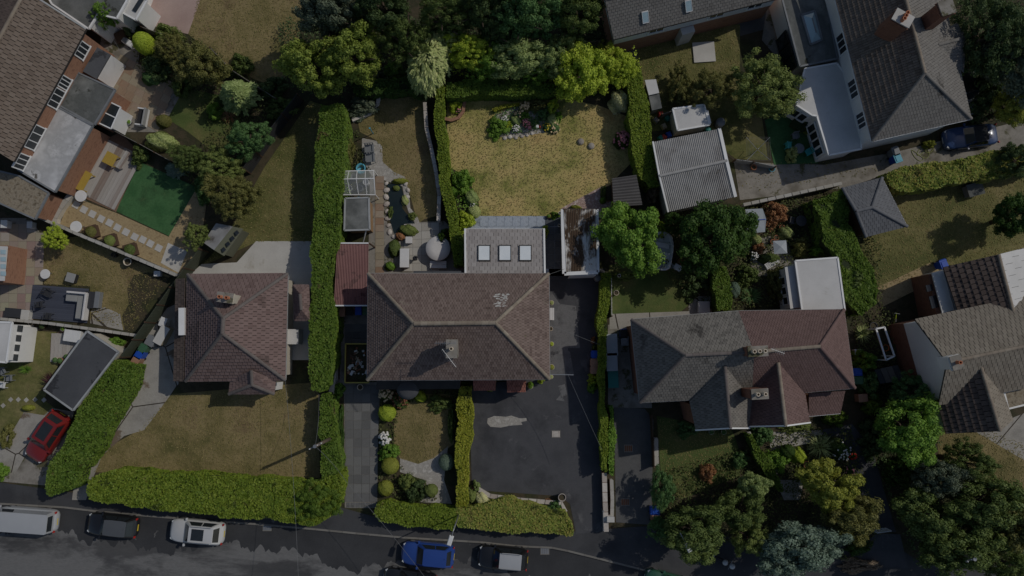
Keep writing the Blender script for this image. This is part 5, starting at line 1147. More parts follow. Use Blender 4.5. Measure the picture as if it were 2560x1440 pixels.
 (2090, 1110, 20, 16, .9, 'bush2', 'lf_olive', 'rose bush beside the dark path'),
 (1990, 1068, 40, 12, .8, 'bush0', 'lf_sage', 'planting along the front of the plum bay'),
 (2090, 1045, 34, 18, 1.4, 'bush1', 'lf_hedge', 'green bush under the plum porch roof'),
 (1915, 1200, 30, 26, 1.2, 'bush2', 'lf_hedge', 'green shrub behind the small silver tree'),
 (2165, 905, 28, 26, 2.2, 'bush0', 'lf_bright', 'bright feathery shrub beside the blue and grey bins'),
 (2175, 960, 24, 32, 1.8, 'bush1', 'lf_mid', 'green shrub behind the wheelie bins'),
 (2160, 835, 20, 26, 1.2, 'spiky0', 'lf_pale', 'pale strappy plant by the narrow path'),
 (2185, 1010, 30, 26, 1.8, 'bush2', 'lf_hedge', 'leafy shrub under the bright green round tree'),
 (2195, 1100, 40, 40, 2.0, 'bush0', 'lf_dark', 'dark shrubs along the dark garden path'),
 (2255, 1180, 40, 36, 2.4, 'bush1', 'lf_hedge_dark', 'dark shrubs under the corner wood'),
 (2150, 1365, 40, 22, 1.2, 'bush2', 'lf_hedge_dark', 'low hedge like bush by the asphalt entrance'),
 (2150, 1415, 50, 16, .6, 'bush0', 'lf_twig', 'brown leaf litter clump on the verge'),
 (2120, 700, 60, 60, 2.6, 'bush1', 'lf_olive', 'big loose shrub beside the white flat roof'),
 (2180, 560, 24, 18, 1.2, 'bush2', 'lf_rust', 'brown shrub against the grey hipped garage'),
 (2100, 560, 20, 40, 2.0, 'bush0', 'lf_bright', 'green shrub on the edge of the sprawling hedge'),
 (2325, 360, 18, 10, .8, 'bush1', 'lf_yellow', 'yellow shrub against the white house wall'),
 (2440, 320, 40, 14, .8, 'bush2', 'lf_dark', 'dark planting behind the blue convertible'),
 (2470, 220, 50, 60, 3.0, 'bush0', 'lf_dark', 'dark undergrowth below the tall dark trees'),
 (60, 925, 18, 12, .9, 'spiky0', 'lf_bright', 'fern like plant by the garden room'),
 (130, 960, 34, 34, 1.6, 'spiky0', 'lf_purple', 'dark purple fan leaved plant beside the grey garage'),
 (68, 1020, 16, 8, .6, 'pad0', 'lf_yellow', 'yellow plant at the end of the slab path'),
 (285, 858, 24, 16, 1.0, 'bush1', 'lf_bright', 'bright shrub behind the grey garage'),
 (15, 1090, 20, 30, .8, 'bush2', 'lf_bronze', 'brown border plants beside the sloping path'),
 (0, 1180, 14, 18, 1.2, 'bush0', 'lf_bright', 'green shrub at the foot of the sloping path'),
 (1560, 690, 30, 12, .9, 'bush1', 'lf_sage', 'grey green shrubs under the dense tree'),
 (1720, 640, 30, 26, 1.2, 'bush2', 'lf_rust', 'brown shrub beside the white rounded boat'),
 (1740, 700, 40, 40, 1.4, 'bush0', 'lf_dark', 'dark shrubs in the bed behind the small lawn')]
for x in SH: shrub(*x)
flowering(1556, 348, 24, 1.2, 'lf_hedge_dark', 'flower_pink', 60, .10, 'pink flowering hydrangea against the bright hedge')
flowering(1312, 268, 16, .8, 'lf_bronze', 'flower_cream', 26, .10, 'cream flowered hydrangea in the flower island')
flowering(1385, 318, 18, .5, 'lf_mid', 'flower_cream', 24, .08, 'low cream flowers at the end of the flower island')
flowering(964, 985, 20, 1.1, 'lf_olive', 'flower_cream', 45, .10, 'cream hydrangea beside the slabbed drive')
flowering(1000, 1002, 24, 1.1, 'lf_olive', 'rust', 40, .09, 'rust coloured hydrangea behind the cream one')
flowering(962, 1097, 17, 1.0, 'lf_hedge_dark', 'flower_white', 45, .10, 'white and pink hydrangea in the front garden row')
flowering(2108, 1128, 26, 1.0, 'lf_hedge_dark', 'flower_white', 30, .08, 'white rose bush along the dark path')
flowering(2132, 1140, 10, .8, 'lf_hedge_dark', 'flower_red', 22, .08, 'red flowers along the dark path')
flowering(2125, 1180, 14, .8, 'lf_hedge_dark', 'flower_pink', 20, .07, 'purple pink flowers along the dark path')
flowering(2050, 1165, 16, .9, 'lf_silver', 'flower_white', 50, .08, 'white flowered shrub at the top of the yellow olive tree')
flowering(1885, 640, 12, .9, 'lf_olive', 'flower_white', 24, .08, 'white flowers below the tarpaulin roof')
# ================================================================ outbuildings
def corrugated(parent, quad, mat, pitch=.15, amp=.025, name='roof_sheet', along=0, sheets=1):
    """real corrugations; quad = 3-D corners a-b (across the ribs) and d-c"""
    a, b, c, d = [Vector(p) for p in quad]; n = max(4, int((b - a).length / (pitch / 4)))
    for s in range(sheets):
        mb = MB(); i0, i1 = int(n * s / sheets), int(n * (s + 1) / sheets) + (1 if s < sheets - 1 else 0)
        for i in range(i0, min(i1, n) + 1):
            u = i / n; h = amp * math.sin(i * math.pi / 2) + .004 * (s % 2)
            p, q = a + (b - a) * u, d + (c - d) * u
            for r_ in (p, q): mb.v += [(r_.x, r_.y, r_.z + h), (r_.x, r_.y, r_.z + h - .03)]
        m = min(i1, n) - i0
        for i in range(m):
            k = i * 4; mb.f += [(k, k + 4, k + 6, k + 2), (k + 1, k + 3, k + 7, k + 5), (k, k + 1, k + 5, k + 4), (k + 2, k + 6, k + 7, k + 3)]
        mb.build(name, mat, parent)
t = empty('garage', base_of(PP([(1408, 524), (1495, 524), (1495, 680), (1412, 690)], 2.6)), 'brick garage with white fascia and lichen stained flat roof', 'garage')
q = PP([(1407, 523), (1493, 523), (1495, 680), (1411, 684)], 2.7)
MB().prism(inset(q, .14), 0, 2.45).build('wall', 'brick', t)
corrugated(t, [q[0] + Vector((.05, 0, .02)), q[1] + Vector((-.1, 0, .02)), q[2] + Vector((-.1, .14, .02)), q[3] + Vector((.14, .14, .02))], 'lichen_roof', .14, .02, sheets=4)
MB().prism(inset(q, .1), 2.42, 2.62).build('roof_deck', 'trim_white', t)
for i, wd in ((0, .1), (1, .22), (2, .3), (3, .32)):
    a, b = q[i], q[(i + 1) % 4]; MB().beam(a + Vector((0, 0, -.15)), b + Vector((0, 0, -.15)), wd, .3).build('fascia', 'trim_white' if i else 'fascia_dark', t)
gd = PP([(1424, 690), (1490, 688)], 2.2); MB().beam(gd[0] + Vector((0, .02, -1.0)), gd[1] + Vector((0, .02, -1.0)), .06, 2.1).build('garage_door', 'trim_white', t)
MB().lathe((q[2].x + .2, q[2].y - .3, 0), [(.25, 0), (.27, 1.0), (.2, 1.05)], 12).build('downpipe_butt', 'grey_plastic', t, True)
t = empty('garden_shed', base_of(PP([(1530, 440), (1605, 505)], 1)), 'dark corrugated lean-to shed at the corner of the dry lawn', 'shed')
q = [P(1530, 446, 2.2), P(1591, 437, 2.2), P(1606, 512, 1.9), P(1534, 516, 1.9)]; corrugated(t, [q[0], q[3], q[2], q[1]], 'corrugated_dark', .22, .04); walls(t, q, 1.85, 'wood_dark', .12)
t = empty('garage', base_of(PP([(1635, 350), (1835, 500)], 1)), 'big pale corrugated asbestos garage beside the bright hedge', 'garage')
q = [P(1632, 355, 2.5), P(1798, 322, 2.5), P(1838, 492, 2.5), P(1670, 530, 2.5)]; m0, m1 = P(1648, 440, 3.3), P(1816, 402, 3.3)
corrugated(t, [q[0], q[1], m1, m0], 'corrugated', .15, .03, sheets=8); corrugated(t, [q[3], q[2], m1, m0], 'corrugated', .15, .03, sheets=8); ridge(t, m0, m1, 'corrugated', .12, 1.0, 'ridge_cap')
walls(t, q, 2.45, 'render_cream', .15); MB().beam(q[1], m1, .25, .18).beam(m1, q[2], .25, .18).build('barge_board', 'trim_white', t); MB().beam(q[0], m0, .12, .18).beam(m0, q[3], .12, .18).build('barge_board', 'trim_white', t)
for w0, w1 in ((q[0], m0),): pass
gp = inset(q, .15)
for (p, r_), mm in (((gp[1], gp[2]), m1), ((gp[0], gp[3]), m0)): MB().poly([Vector((p.x, p.y, 2.4)), Vector((r_.x, r_.y, 2.4)), Vector((mm.x, mm.y, 3.22))]).build('gable_wall', 'render_cream', t)
t = empty('metal_shed', base_of(PP([(1680, 275), (1770, 330)], 1)), 'white metal box shed behind the big corrugated garage', 'shed')
flat_roof(t, [(1682, 272), (1760, 262), (1774, 312), (1694, 326)], 2.0, 'roof_white', 'render_cream', 'trim_white', .08); MB().beam(P(1768, 276, 1.9), P(1776, 308, 1.9), .12, .12).build('door_rail', 'trim_white', t)
t = empty('lean_to', base_of(PP([(1615, 205), (1645, 270)], 1)), 'small white and grey roofed lean-to beside the bright hedge', 'shed')
flat_roof(t, [(1612, 200), (1640, 198), (1648, 232), (1622, 238)], 1.9, 'roof_white', 'wood_grey', None); flat_roof(t, [(1622, 240), (1648, 234), (1655, 270), (1630, 276)], 1.7, 'felt_grey', 'wood_grey', None)
t = empty('garage', base_of(PP([(2115, 450), (2268, 580)], 1)), 'blue grey tiled hipped garage between the broad hedge and sprawling hedge', 'garage')
a, b, c, d = PP([(2106, 470), (2205, 444), (2268, 566), (2165, 592)], 2.5); m0, m1 = P(2140, 528, 3.7), P(2180, 518, 3.7)
for pl in ([d, c, m1, m0], [b, a, m0, m1], [c, b, m1], [a, d, m0]): roof_plane(t, pl, 'tile_bluegrey', .33, .3, solo=70)
for p, r_ in ((m0, m1), (a, m0), (d, m0), (b, m1), (c, m1)): ridge(t, p, r_, 'tile_bluegrey')
walls(t, [a, b, c, d], 2.45, 'brick_dark', .3); gutter(t, b, c)
t = empty('garden_shed', base_of(PP([(862, 495), (925, 600)], 1)), 'brown timber shed with pale grey felt roof beside the tall hedge', 'shed')
flat_roof(t, [(863, 496), (922, 494), (924, 574), (861, 576)], 2.2, 'felt_grey', 'wood', 'trim_grey', .12)
mb = MB(); a = PP([(925, 500), (932, 598)], 1.2)
MB().tube(P(915, 578, 2.0), P(908, 605, 1.0), .05, .05).build('pipe', 'white_plastic', t)
t = empty('greenhouse', base_of(PP([(850, 430), (940, 490)], 1)), 'white framed glass greenhouse between the tall hedge and slab path', 'greenhouse')
q = PP([(852, 428), (934, 426), (938, 487), (855, 487)], 1.7); m0, m1 = P(846, 448, 2.3), P(935, 446, 2.3); fr = MB()
for p, r_ in ((q[0], q[1]), (q[1], q[2]), (q[2], q[3]), (q[3], q[0]), (m0, m1), (q[0], m0), (q[3], m0), (q[1], m1), (q[2], m1)): fr.beam(p, r_, .06, .06)
for k in range(1, 4): u = k / 4; fr.beam(q[0] * (1 - u) + q[1] * u, m0 * (1 - u) + m1 * u, .045, .045).beam(q[3] * (1 - u) + q[2] * u, m0 * (1 - u) + m1 * u, .045, .045)
for p in q: fr.beam((p.x, p.y, 0), p, .06, .06)
fr.build('frame', 'trim_white', t)
for k in range(4):
    u0, u1 = k / 4 + .01, (k + 1) / 4 - .01
    for e0, e1 in ((q[0], q[1]), (q[3], q[2])): MB().poly([e0 * (1 - u0) + e1 * u0, e0 * (1 - u1) + e1 * u1, m0 * (1 - u1) + m1 * u1, m0 * (1 - u0) + m1 * u0]).build('pane', 'glass_clear', t)
for k, (x, y, m) in enumerate(((858, 468, 'orange_plastic'), (872, 470, 'white_plastic'), (885, 442, 'grey_plastic'), (900, 470, 'grey_plastic'), (862, 448, 'teal_plastic'), (915, 455, 'white_plastic'))):
    lb = ['orange tub', 'white tub', 'grey tub by the greenhouse ridge', 'grey crate', 'teal tub', 'white sack'][k] + ' inside the greenhouse'
    c = P(x, y, .5); o = MB().lathe((c.x, c.y, 0), [(.22, 0), (.27, .6), (.24, .6), (.2, .1)], 12).build('storage_tub', m); tag(o, lb, 'tub')
t = empty('carport', base_of(PP([(838, 610), (920, 760)], 1)), 'red corrugated carport roof between the tall hedge and brown tiled house', 'carport')
q = PP([(843, 608), (921, 608), (920, 764), (834, 764)], 2.5); corrugated(t, [q[0], q[1], q[2], q[3]], 'carport_red', .12, .02, sheets=5); MB().beam(q[2], q[3], .1, .15).beam(q[0], q[1], .1, .15).build('fascia', 'trim_white', t)
for p in q:
    MB().box((p.x * .995, p.y, 1.22), (.1, .1, 2.45)).build('post', 'wood_dark', t)
t = empty('garage', base_of(PP([(115, 840), (290, 1020)], 1)), 'flat dark felt roofed garage with damp patches beside the diagonal hedge', 'garage')
flat_roof(t, [(218, 828), (296, 880), (183, 1026), (110, 974)], 2.4, 'felt_dark', 'render_cream', 'trim_grey', .12)
t = empty('garden_shed', base_of(PP([(525, 560), (600, 630)], 1)), 'green timber summer shed with pitched felt roof beside the olive lawn', 'shed')
a, b, c, d = PP([(540, 558), (608, 572), (560, 640), (508, 606)], 1.9); m0, m1 = P(582, 566, 2.4), P(535, 625, 2.4)
MB().slab([a, m0, m1, d], .06).build('roof_panel', 'corrugated', t); MB().slab([m0, b, c, m1], .06).build('roof_panel', 'green_shed', t); walls(t, [a, b, c, d], 1.85, 'green_shed', .1)
for k in range(4): w_ = P(592 - 11 * k, 582 + 14 * k, 2.2); MB().box(w_, (.3, .3, .1), R(-50)).build('window', 'glass_dark', t)
t = empty('tarpaulin_shelter', base_of(PP([(1868, 525), (1912, 585)], 1)), 'grey tarpaulin covered shelter beside the large dark tree', 'shed')
q = PP([(1862, 524), (1905, 522), (1914, 548), (1912, 580), (1868, 584)], 1.9); MB().slab([p + Vector((0, 0, random.uniform(-.1, .15))) for p in q], .04).build('tarpaulin', 'tarp', t); walls(t, q, 1.75, 'wood_grey', .15)
MB().beam(P(1862, 552, 2.05), P(1914, 548, 2.05), .05, .05).build('ridge_pole', 'blue_plastic', t)
t = empty('hot_tub', base_of(PP([(1065, 592), (1125, 650)], .5)), 'round white covered hot tub on the rear patio', 'hot tub')
c = P(1095, 621, .9); MB().lathe((c.x, c.y, 0), [(.9, 0), (.95, .1), (.98, .75), (1.0, .8)], 40).build('tub', 'grey_plastic', t, True); MB().lathe((c.x, c.y, 0), [(1.0, .8), (1.02, .86), (.98, .92), (.4, .95)], 40).build('cover', 'cloth_white', t, True)
s = P(1096, 662, .2); o = MB().box((s.x, s.y, .2), (1.35, .6, .36)).box((s.x, s.y + .15, .4), (1.35, .3, .06)).build('tub_steps', 'white_plastic', bevel=.02); tag(o, 'white step box below the round hot tub', 'steps')
# ================================================================ walls and fences
def fence(name, pts, h, mat, label, th=.05, boards=True, cap=None, cat='fence', post='wood_dark', sp=1.9, bw=.14):
    q = PP(pts, h); e = empty(name, (sum(p.x for p in q) / len(q), sum(p.y for p in q) / len(q), 0), label, cat)
    for a, b in zip(q, q[1:]):
        L_ = (b - a).length; d = (b - a) / L_; rz = math.atan2(d.y, d.x); n = max(1, round(L_ / sp))
        for k in range(n + 1): c = a + d * (L_ * k / n); piece('post', post, (c.x, c.y, h / 2 + .03), (.1, .1, h + .06), rz, e)
        mb = MB(); m = max(1, int(L_ / bw))
        if boards:
            for k in range(m): c = a + d * (L_ * (k + .5) / m); mb.box((c.x, c.y, h / 2 - .02), (L_ / m - .012, .03 + .012 * (k % 2), h - .06), rz)
        else: c = (a + b) / 2; mb.box((c.x, c.y, h / 2), (L_, th, h), rz)
        o = mb.build('boards' if boards else 'wall_panel', mat, e)
        if boards: o['kind'] = 'stuff'
        if cap: c = (a + b) / 2; MB().box((c.x, c.y, h + .02), (L_ + .06, th + .1, .06), rz).build('coping', cap, e)
    return e
def gwall(name, pts, h, mat, label, th=.22, cap=None, cat='wall'):
    q = PP(pts, h); e = empty(name, (sum(p.x for p in q) / len(q), sum(p.y for p in q) / len(q), 0), label, cat)
    def off(s):
        out = []
        for i in range(len(q)):
            d = (q[min(i + 1, len(q) - 1)] - q[max(i - 1, 0)]).normalized(); out.append(Vector((q[i].x - d.y * s, q[i].y + d.x * s)))
        return out
    MB().prism(off(th / 2) + off(-th / 2)[::-1], 0, h - .05).build('masonry', mat, e)
    o1, o2 = off(th / 2 + .04), off(-th / 2 - .04); n = len(q) - 1; k = 0
    for i in range(n):
        m = max(1, int((q[i + 1] - q[i]).length / .6))
        for j in range(m):
            u0, u1 = j / m + .01, (j + 1) / m - .01; A = [o1[i].lerp(o1[i + 1], u) for u in (u0, u1)]; B = [o2[i].lerp(o2[i + 1], u) for u in (u0, u1)]
            MB().prism([A[0], A[1], B[1], B[0]], h - .05, h + .01 + random.uniform(0, .012)).build('coping_stone', cap or mat, e)
    return e
gwall('garden_wall', [(1062, 255), (1066, 320), (1078, 370), (1090, 430), (1098, 490), (1096, 552)], .9, 'render_white', 'curving white rendered garden wall beside the bright hedge', cap='stone_pale')
gwall('garden_wall', [(0, 499), (90, 540), (200, 588), (330, 642), (440, 688)], 1.2, 'trim_grey', 'long pale wall between the gravel garden and brown lawn', .15, cap='slab_pale')
fence('board_fence', [(497, 622), (424, 718), (300, 893)], 1.9, 'green_paint', 'tall dark green boarded fence descending to the diagonal hedge')
fence('board_fence', [(742, 234), (665, 334), (606, 420)], 1.9, 'metal_dark', 'dark boarded fence below the broad light green tree')
gwall('garden_wall', [(0, 797), (120, 808), (240, 824), (344, 839)], .9, 'trim_grey', 'low pale wall between the dark deck and the grey garage', .15, cap='slab_pale')
fence('panel_fence', [(330, 48), (352, 66), (420, 90)], 1.4, 'wood_grey', 'grey panel fence edging the pink patio')
fence('panel_fence', [(524, 118), (575, 172), (640, 214), (690, 246)], 1.3, 'wood_grey', 'weathered panel fence along the brown top lawn')
fence('panel_fence', [(276, 322), (345, 358), (425, 402)], 1.4, 'wood_grey', 'weathered fence between the stone patio and bleached deck')
gwall('garden_wall', [(948, 234), (944, 258), (925, 282), (880, 300)], .35, 'render_white', 'curved white edging wall round the grey leaved shrub', .22, cap='stone_pale')
gwall('garden_wall', [(1511, 1182), (1513, 1255), (1516, 1330)], .8, 'brick', 'low brick and white capped wall at the drive entrance', .3, cap='stone_pale')
gwall('garden_wall', [(1529, 1200), (1531, 1250), (1530, 1290)], .6, 'render_white', 'short white wall behind the drive entrance railing', .2, cap='slab_pale')
fence('railing', [(1508, 1278), (1509, 1325)], .9, 'metal_grey', 'short grey metal railing at the drive entrance', post='metal_grey', sp=1.5, bw=.12)
gwall('gate_pillar', [(1527, 1292), (1527, 1306)], 1.1, 'render_white', 'square white gate pillar at the foot of the grey drive', .5, cap='concrete_white', cat='pillar')
fence('rail_fence', [(1840, 398), (1885, 404), (1940, 416)], 1.0, 'trim_grey', 'pale fence below the rotary clothes line')
gwall('garden_wall', [(1858, 512), (1960, 490), (2060, 468), (2105, 458)], 1.1, 'render_cream', 'long concrete wall between the dirty drive and sprawling hedge', .18, cap='slab_pale')
fence('panel_fence', [(1630, 1040), (1634, 1100), (1636, 1168)], 1.0, 'wood_dark', 'dark low fence between grey drive and green front lawn')
gwall('garden_wall', [(1640, 1095), (1642, 1165)], .5, 'render_white', 'short white wall on the edge of the green front lawn', .25, cap='slab_pale')
fence('panel_fence', [(1655, 285), (1700, 270), (1745, 258)], 1.2, 'wood_grey', 'grey fence behind the white metal shed')
fence('rail_fence', [(1529, 690), (1530, 790)], .9, 'trim_white', 'thin white fence along the bright drive hedge')
gwall('garden_wall', [(1195, 1222), (1225, 1240), (1300, 1250), (1404, 1258), (1414, 1280)], .35, 'stone', 'low stone retaining wall round the forecourt bed', .25, cap='stone_pale')
gwall('garden_wall', [(1111, 296), (1128, 300), (1146, 294), (1158, 278), (1162, 250)], .35, 'brick', 'curved low brick wall of the corner bed', .18, cap='brick')
gwall('garden_wall', [(828, 985), (834, 930), (832, 900)], .9, 'concrete_white', 'narrow pale sloping wall at the end of the tall hedge', .35, cap='slab_pale')
gwall('garden_wall', [(846, 830), (842, 900), (842, 950)], .8, 'wood_dark', 'thin dark wall beside the rubble skip', .12, cap='wood_grey')
gwall('garden_wall', [(130, 585), (136, 545), (150, 520), (180, 480)], .6, 'render_cream', 'pale raised bed wall beside the barbecue corner', .35, cap='slab_pale')
gwall('garden_wall', [(1872, 1080), (1884, 1112), (1888, 1122)], .5, 'render_white', 'short pale wall along the dark front border', .2, cap='slab_pale')
# pond edge stones
pe = [(966, 458), (966, 475), (965, 492), (966, 510), (967, 528), (969, 546), (971, 563), (974, 580), (985, 592), (1000, 590), (1014, 458), (1020, 475), (1018, 492)]
for i, (x, y) in enumerate(pe):
    c = P(x, y, .1); r = random.uniform(.16, .26); o = MB().blob((0, 0, 0), r, 7, 4, .6).build('edging_stone', 'stone_pale'); o.location = (c.x, c.y, .06); o.rotation_euler = (0, 0, random.random() * 6); o.scale = (1.2, .9, 1)
    tag(o, 'pale rounded stone edging the dark pond', 'stone', 'stones round the pond')
for i, (x, y) in enumerate([(1262, 345), (1275, 342), (1290, 344), (1305, 340), (1318, 338), (1330, 334), (1270, 300), (1282, 318), (1300, 322), (1318, 300)]):
    c = P(x, y, .05); o = MB().blob((0, 0, 0), random.uniform(.12, .2), 7, 4, .6).build('edging_stone', 'stone_pale'); o.location = (c.x, c.y, .05); o.rotation_euler = (0, 0, random.random() * 6); tag(o, 'small pale stone in the flower island gravel', 'stone', 'stones in the flower island')
L('gravel_bed', [(1222, 318), (1240, 285), (1285, 268), (1350, 262), (1398, 275), (1400, 310), (1370, 330), (1320, 338), (1270, 346), (1240, 340)], 'gravel_pale', .022)
for x, y, s in ((1452, 354, .3), (1478, 365, .3)): c = P(x, y, .1); o = MB().blob((0, 0, 0), s, 8, 5, .6).build('boulder', 'stone'); o.location = (c.x, c.y, .1); tag(o, 'grey boulder lying on the dry lawn', 'stone', 'boulders on the dry lawn')
# ================================================================ cars
def car(name, px, py, zref, ang, Ln, Wd, Ht, paint, label, style='hatch', roofm=None, cat='car', extra=()):
    """ang: photo direction the nose points, degrees counter-clockwise from +x"""
    c = P(px, py, zref); z0 = -.122 if py > 1262 and px < 1700 else .02
    e = empty(name, (c.x, c.y, z0), label, cat, rz=R(ang)); rf = roofm or paint
    def B(mb, n, m, sm=False, par=None, bev=0): return mb.build(n, m, par or e, sm, False, bev)
    l, w_ = Ln / 2, Wd / 2; van = style == 'van'
    belt = Ht * (.60 if not van else .56); hood = belt - (.06 if not van else .02)
    # lower body: rings of a rounded plan, heights follow bonnet and tail
    nseg = 40; prof = [(.20, .93), (.30, .985), (.50, 1.0), (.68, .985), (.9, .95), (1.0, .86)]
    def plan(q, k):
        ca, sa = math.cos(q), math.sin(q); ex = .36 if ca > 0 else .26; ex2 = .42
        return l * k * math.copysign(abs(ca) ** ex, ca), w_ * (k if k < .9 else 1 - (1 - k) * .6) * math.copysign(abs(sa) ** ex2, sa)
    def top(x):
        f = x / l
        if van: return hood if f > .72 else belt
        nose = hood - .16 * max(0, (f - .45) / .55) ** 1.6 if f > .3 else belt
        return nose - (.05 * max(0, (-f - .75) / .25) if f < -.75 else 0)
    mb = MB()
    for zf, k in prof:
        for i in range(nseg): x, y = plan(2 * math.pi * i / nseg, k); mb.v.append((x, y, top(x) * zf))
    nr = len(prof)
    for r_ in range(nr - 1):
        for i in range(nseg): mb.f.append((r_ * nseg + i, r_ * nseg + (i + 1) % nseg, (r_ + 1) * nseg + (i + 1) % nseg, (r_ + 1) * nseg + i))
    # lid in strips so the bonnet can crown
    top0 = (nr - 1) * nseg; mb.f.append(tuple(range(nseg))[::-1])
    for i in range(nseg // 4):
        pass
    up = [top0 + i for i in range(0, nseg // 2 + 1)]; dn = [top0 + (nseg - i) % nseg for i in range(0, nseg // 2 + 1)]
    for i in range(nseg // 2):
        qd = (up[i], up[i + 1], dn[i + 1], dn[i]); qd = tuple(dict.fromkeys(qd)); 
        if len(qd) > 2: mb.f.append(qd)
    B(mb, 'body', paint, True)
    # cabin
    if van: fb, ft, rt, rb = l * .86, l * .62, -l * .93, -l * .955
    elif style == 'saloon': fb, ft, rt, rb = l * .36, l * .08, -l * .55, -l * .80
    elif style == 'soft': fb, ft, rt, rb = l * .30, l * .06, -l * .42, -l * .62
    else: fb, ft, rt, rb = l * .40, l * .12, -l * .72, -l * .93
    wb, wt = w_ * .90, w_ * (.70 if not van else .82)
    zb, zt = belt - .04, Ht - .03
    base = [(fb, wb * .86), (fb - .18, wb), (rb + .15, wb), (rb, wb * .86)]; tp = [(ft, wt * .92), (ft - .12, wt), (rt + .1, wt), (rt, wt * .9)]
    cb = [(x, y, zb) for x, y in base] + [(x, -y, zb) for x, y in base[::-1]]; ct = [(x, y, zt) for x, y in tp] + [(x, -y, zt) for x, y in tp[::-1]]
    mb = MB(); mb.add(cb + ct, [(i, (i + 1) % 8, 8 + (i + 1) % 8, 8 + i) for i in range(8)] + [tuple(range(8, 16))])
    B(mb, 'cabin', paint if not van else paint)
    # roof panel, crowned
    mb = MB(); nx, ny = 8, 7
    for i in range(nx):
        for j in range(ny):
            u, v = i / (nx - 1), j / (ny - 1) * 2 - 1; x = ft + .02 + (rt - ft - .04) * u; y = v * wt * (1.0 - .08 * (abs(2 * u - 1) ** 4)); mb.v.append((x, y, zt + .005 + .045 * (1 - v * v) * (1 - (2 * u - 1) ** 4 * .6)))
    mb.f = [(i * ny + j, i * ny + j + 1, (i + 1) * ny + j + 1, (i + 1) * ny + j) for i in range(nx - 1) for j in range(ny - 1)]
    B(mb, 'roof', rf, True)
    def glass(n, a, b, c_, d, s0=.06, s1=.94, t0=.08, t1=.94):
        a, b, c_, d = map(Vector, (a, b, c_, d)); nm = (b - a).cross(d - a).normalized(); ctr = Vector((0, 0, (zb + zt) / 2 - .6))
        if nm.dot((a + c_) / 2 - ctr) < 0: nm = -nm
        def q(u, v): return a * (1 - u) * (1 - v) + b * u * (1 - v) + c_ * u * v + d * (1 - u) * v + nm * .012
        return B(MB().poly([q(s0, t0), q(s1, t0), q(s1, t1), q(s0, t1)]), n, 'glass_dark')
    glass('windscreen', cb[7], cb[0], ct[0], ct[7], .03, .97, .1, .97); 
    if style != 'soft' or True: glass('rear_window', cb[3], cb[4], ct[4], ct[3], .08, .92, .25, .92)
    for s, (i, j) in ((1, (1, 2)), (-1, (6, 5))):
        if van: glass('side_window', cb[i], cb[j], ct[j], ct[i], .02, .26, .15, .88)
        else: glass('side_window', cb[i], cb[j], ct[j], ct[i], .04, .48, .1, .9); glass('side_window', cb[i], cb[j], ct[j], ct[i], .52, .94, .1, .9)
    for sx in (l * .62, -l * .60):
        for s in (1, -1):
            wv = MB(); 
            R_ = .32; wv.tube((sx, s * (w_ - .20), R_), (sx, s * (w_ - .015), R_), R_, R_, 18); wh = B(wv, 'wheel', 'tyre'); B(MB().tube((sx, s * (w_ - .10), R_), (sx, s * (w_ - .005), R_), .2, .2, 14), 'rim', 'rim', par=wh)
    hx = l * .93
    for s in (1, -1):
        B(MB().box((l * .87, s * w_ * .66, top(hx) * .86), (.22, .28, .12), s * R(-30)), 'headlight', 'lamp_glass', bev=.03)
        B(MB().box((-l + .10, s * w_ * .80, belt * .84), (.10, .16, .22), s * R(14)), 'taillight', 'lamp_red', bev=.02)
        B(MB().box((fb - .12, s * (w_ + .07), belt + .05), (.14, .20, .13), 0), 'wing_mirror', paint)
    B(MB().box((-l * .985, 0, belt * .6), (.04, .5, .12)), 'number_plate', 'plate_yellow')
    B(MB().box((l * .985, 0, belt * .42), (.04, .5, .12)), 'number_plate', 'white_plastic')
    if 'rails' in extra:
        for s in (1, -1): B(MB().tube((ft - .1, s * wt * .92, zt + .08), (rt + .15, s * wt * .92, zt + .08), .025, .025, 6).tube((ft - .1, s * wt * .92, zt), (ft - .1, s * wt * .92, zt + .08), .02).tube((rt + .15, s * wt * .92, zt), (rt + .15, s * wt * .92, zt + .08), .02), 'roof_rail', 'metal_grey')
    if 'sunroof' in extra: B(MB().box(((ft * .62 + rt * .38), 0, zt + .047), ((ft - rt) * .52, wt * 1.35, .02)), 'sunroof', 'glass_dark', bev=.01)
    if 'aerial' in extra: B(MB().tube((rt + .2, 0, zt), (rt + .05, 0, zt + .2), .012, .008, 5), 'aerial', 'black_plastic')
    if 'slot' in extra: B(MB().box((ft * .5 + rt * .5, 0, zt + .05), ((ft - rt) * .75, wt * 1.3, .015)), 'roof_panel', 'glass_dark')
    return e
car('panel_van', 56, 1303, 1.1, 176, 4.9, 1.85, 1.85, 'paint_silver', 'silver grey van parked at the kerb by the diagonal hedge', 'van', cat='van')
car('parked_car', 274, 1316, .9, 174, 4.1, 1.75, 1.5, 'paint_black', 'black hatchback with grey roof parked behind the silver grey van', 'hatch', 'paint_grey', extra=('aerial',))
car('parked_car', 487, 1332, .9, 175, 4.4, 1.85, 1.6, 'paint_white', 'white estate car with dark glass sunroof parked at the kerb', 'hatch', extra=('sunroof', 'rails'))
car('parked_car', 1068, 1390, .9, 175, 4.25, 1.85, 1.55, 'paint_blue', 'bright blue hatchback parked under the street lamp', 'hatch', extra=('aerial',))
car('parked_car', 1257, 1398, .9, 175, 4.0, 1.8, 1.6, 'paint_black', 'black compact car with pale grey roof parked behind the blue hatchback', 'hatch', 'paint_silver', extra=('rails',))
car('parked_car', 1022, 1458, .9, 172, 4.3, 1.8, 1.5, 'paint_black', 'all black car at the bottom of the road beside the blue hatchback', 'hatch')
car('parked_car', 1675, 1466, .9, 165, 4.0, 1.75, 1.5, 'paint_green', 'dark green car just showing at the bottom kerb', 'hatch')
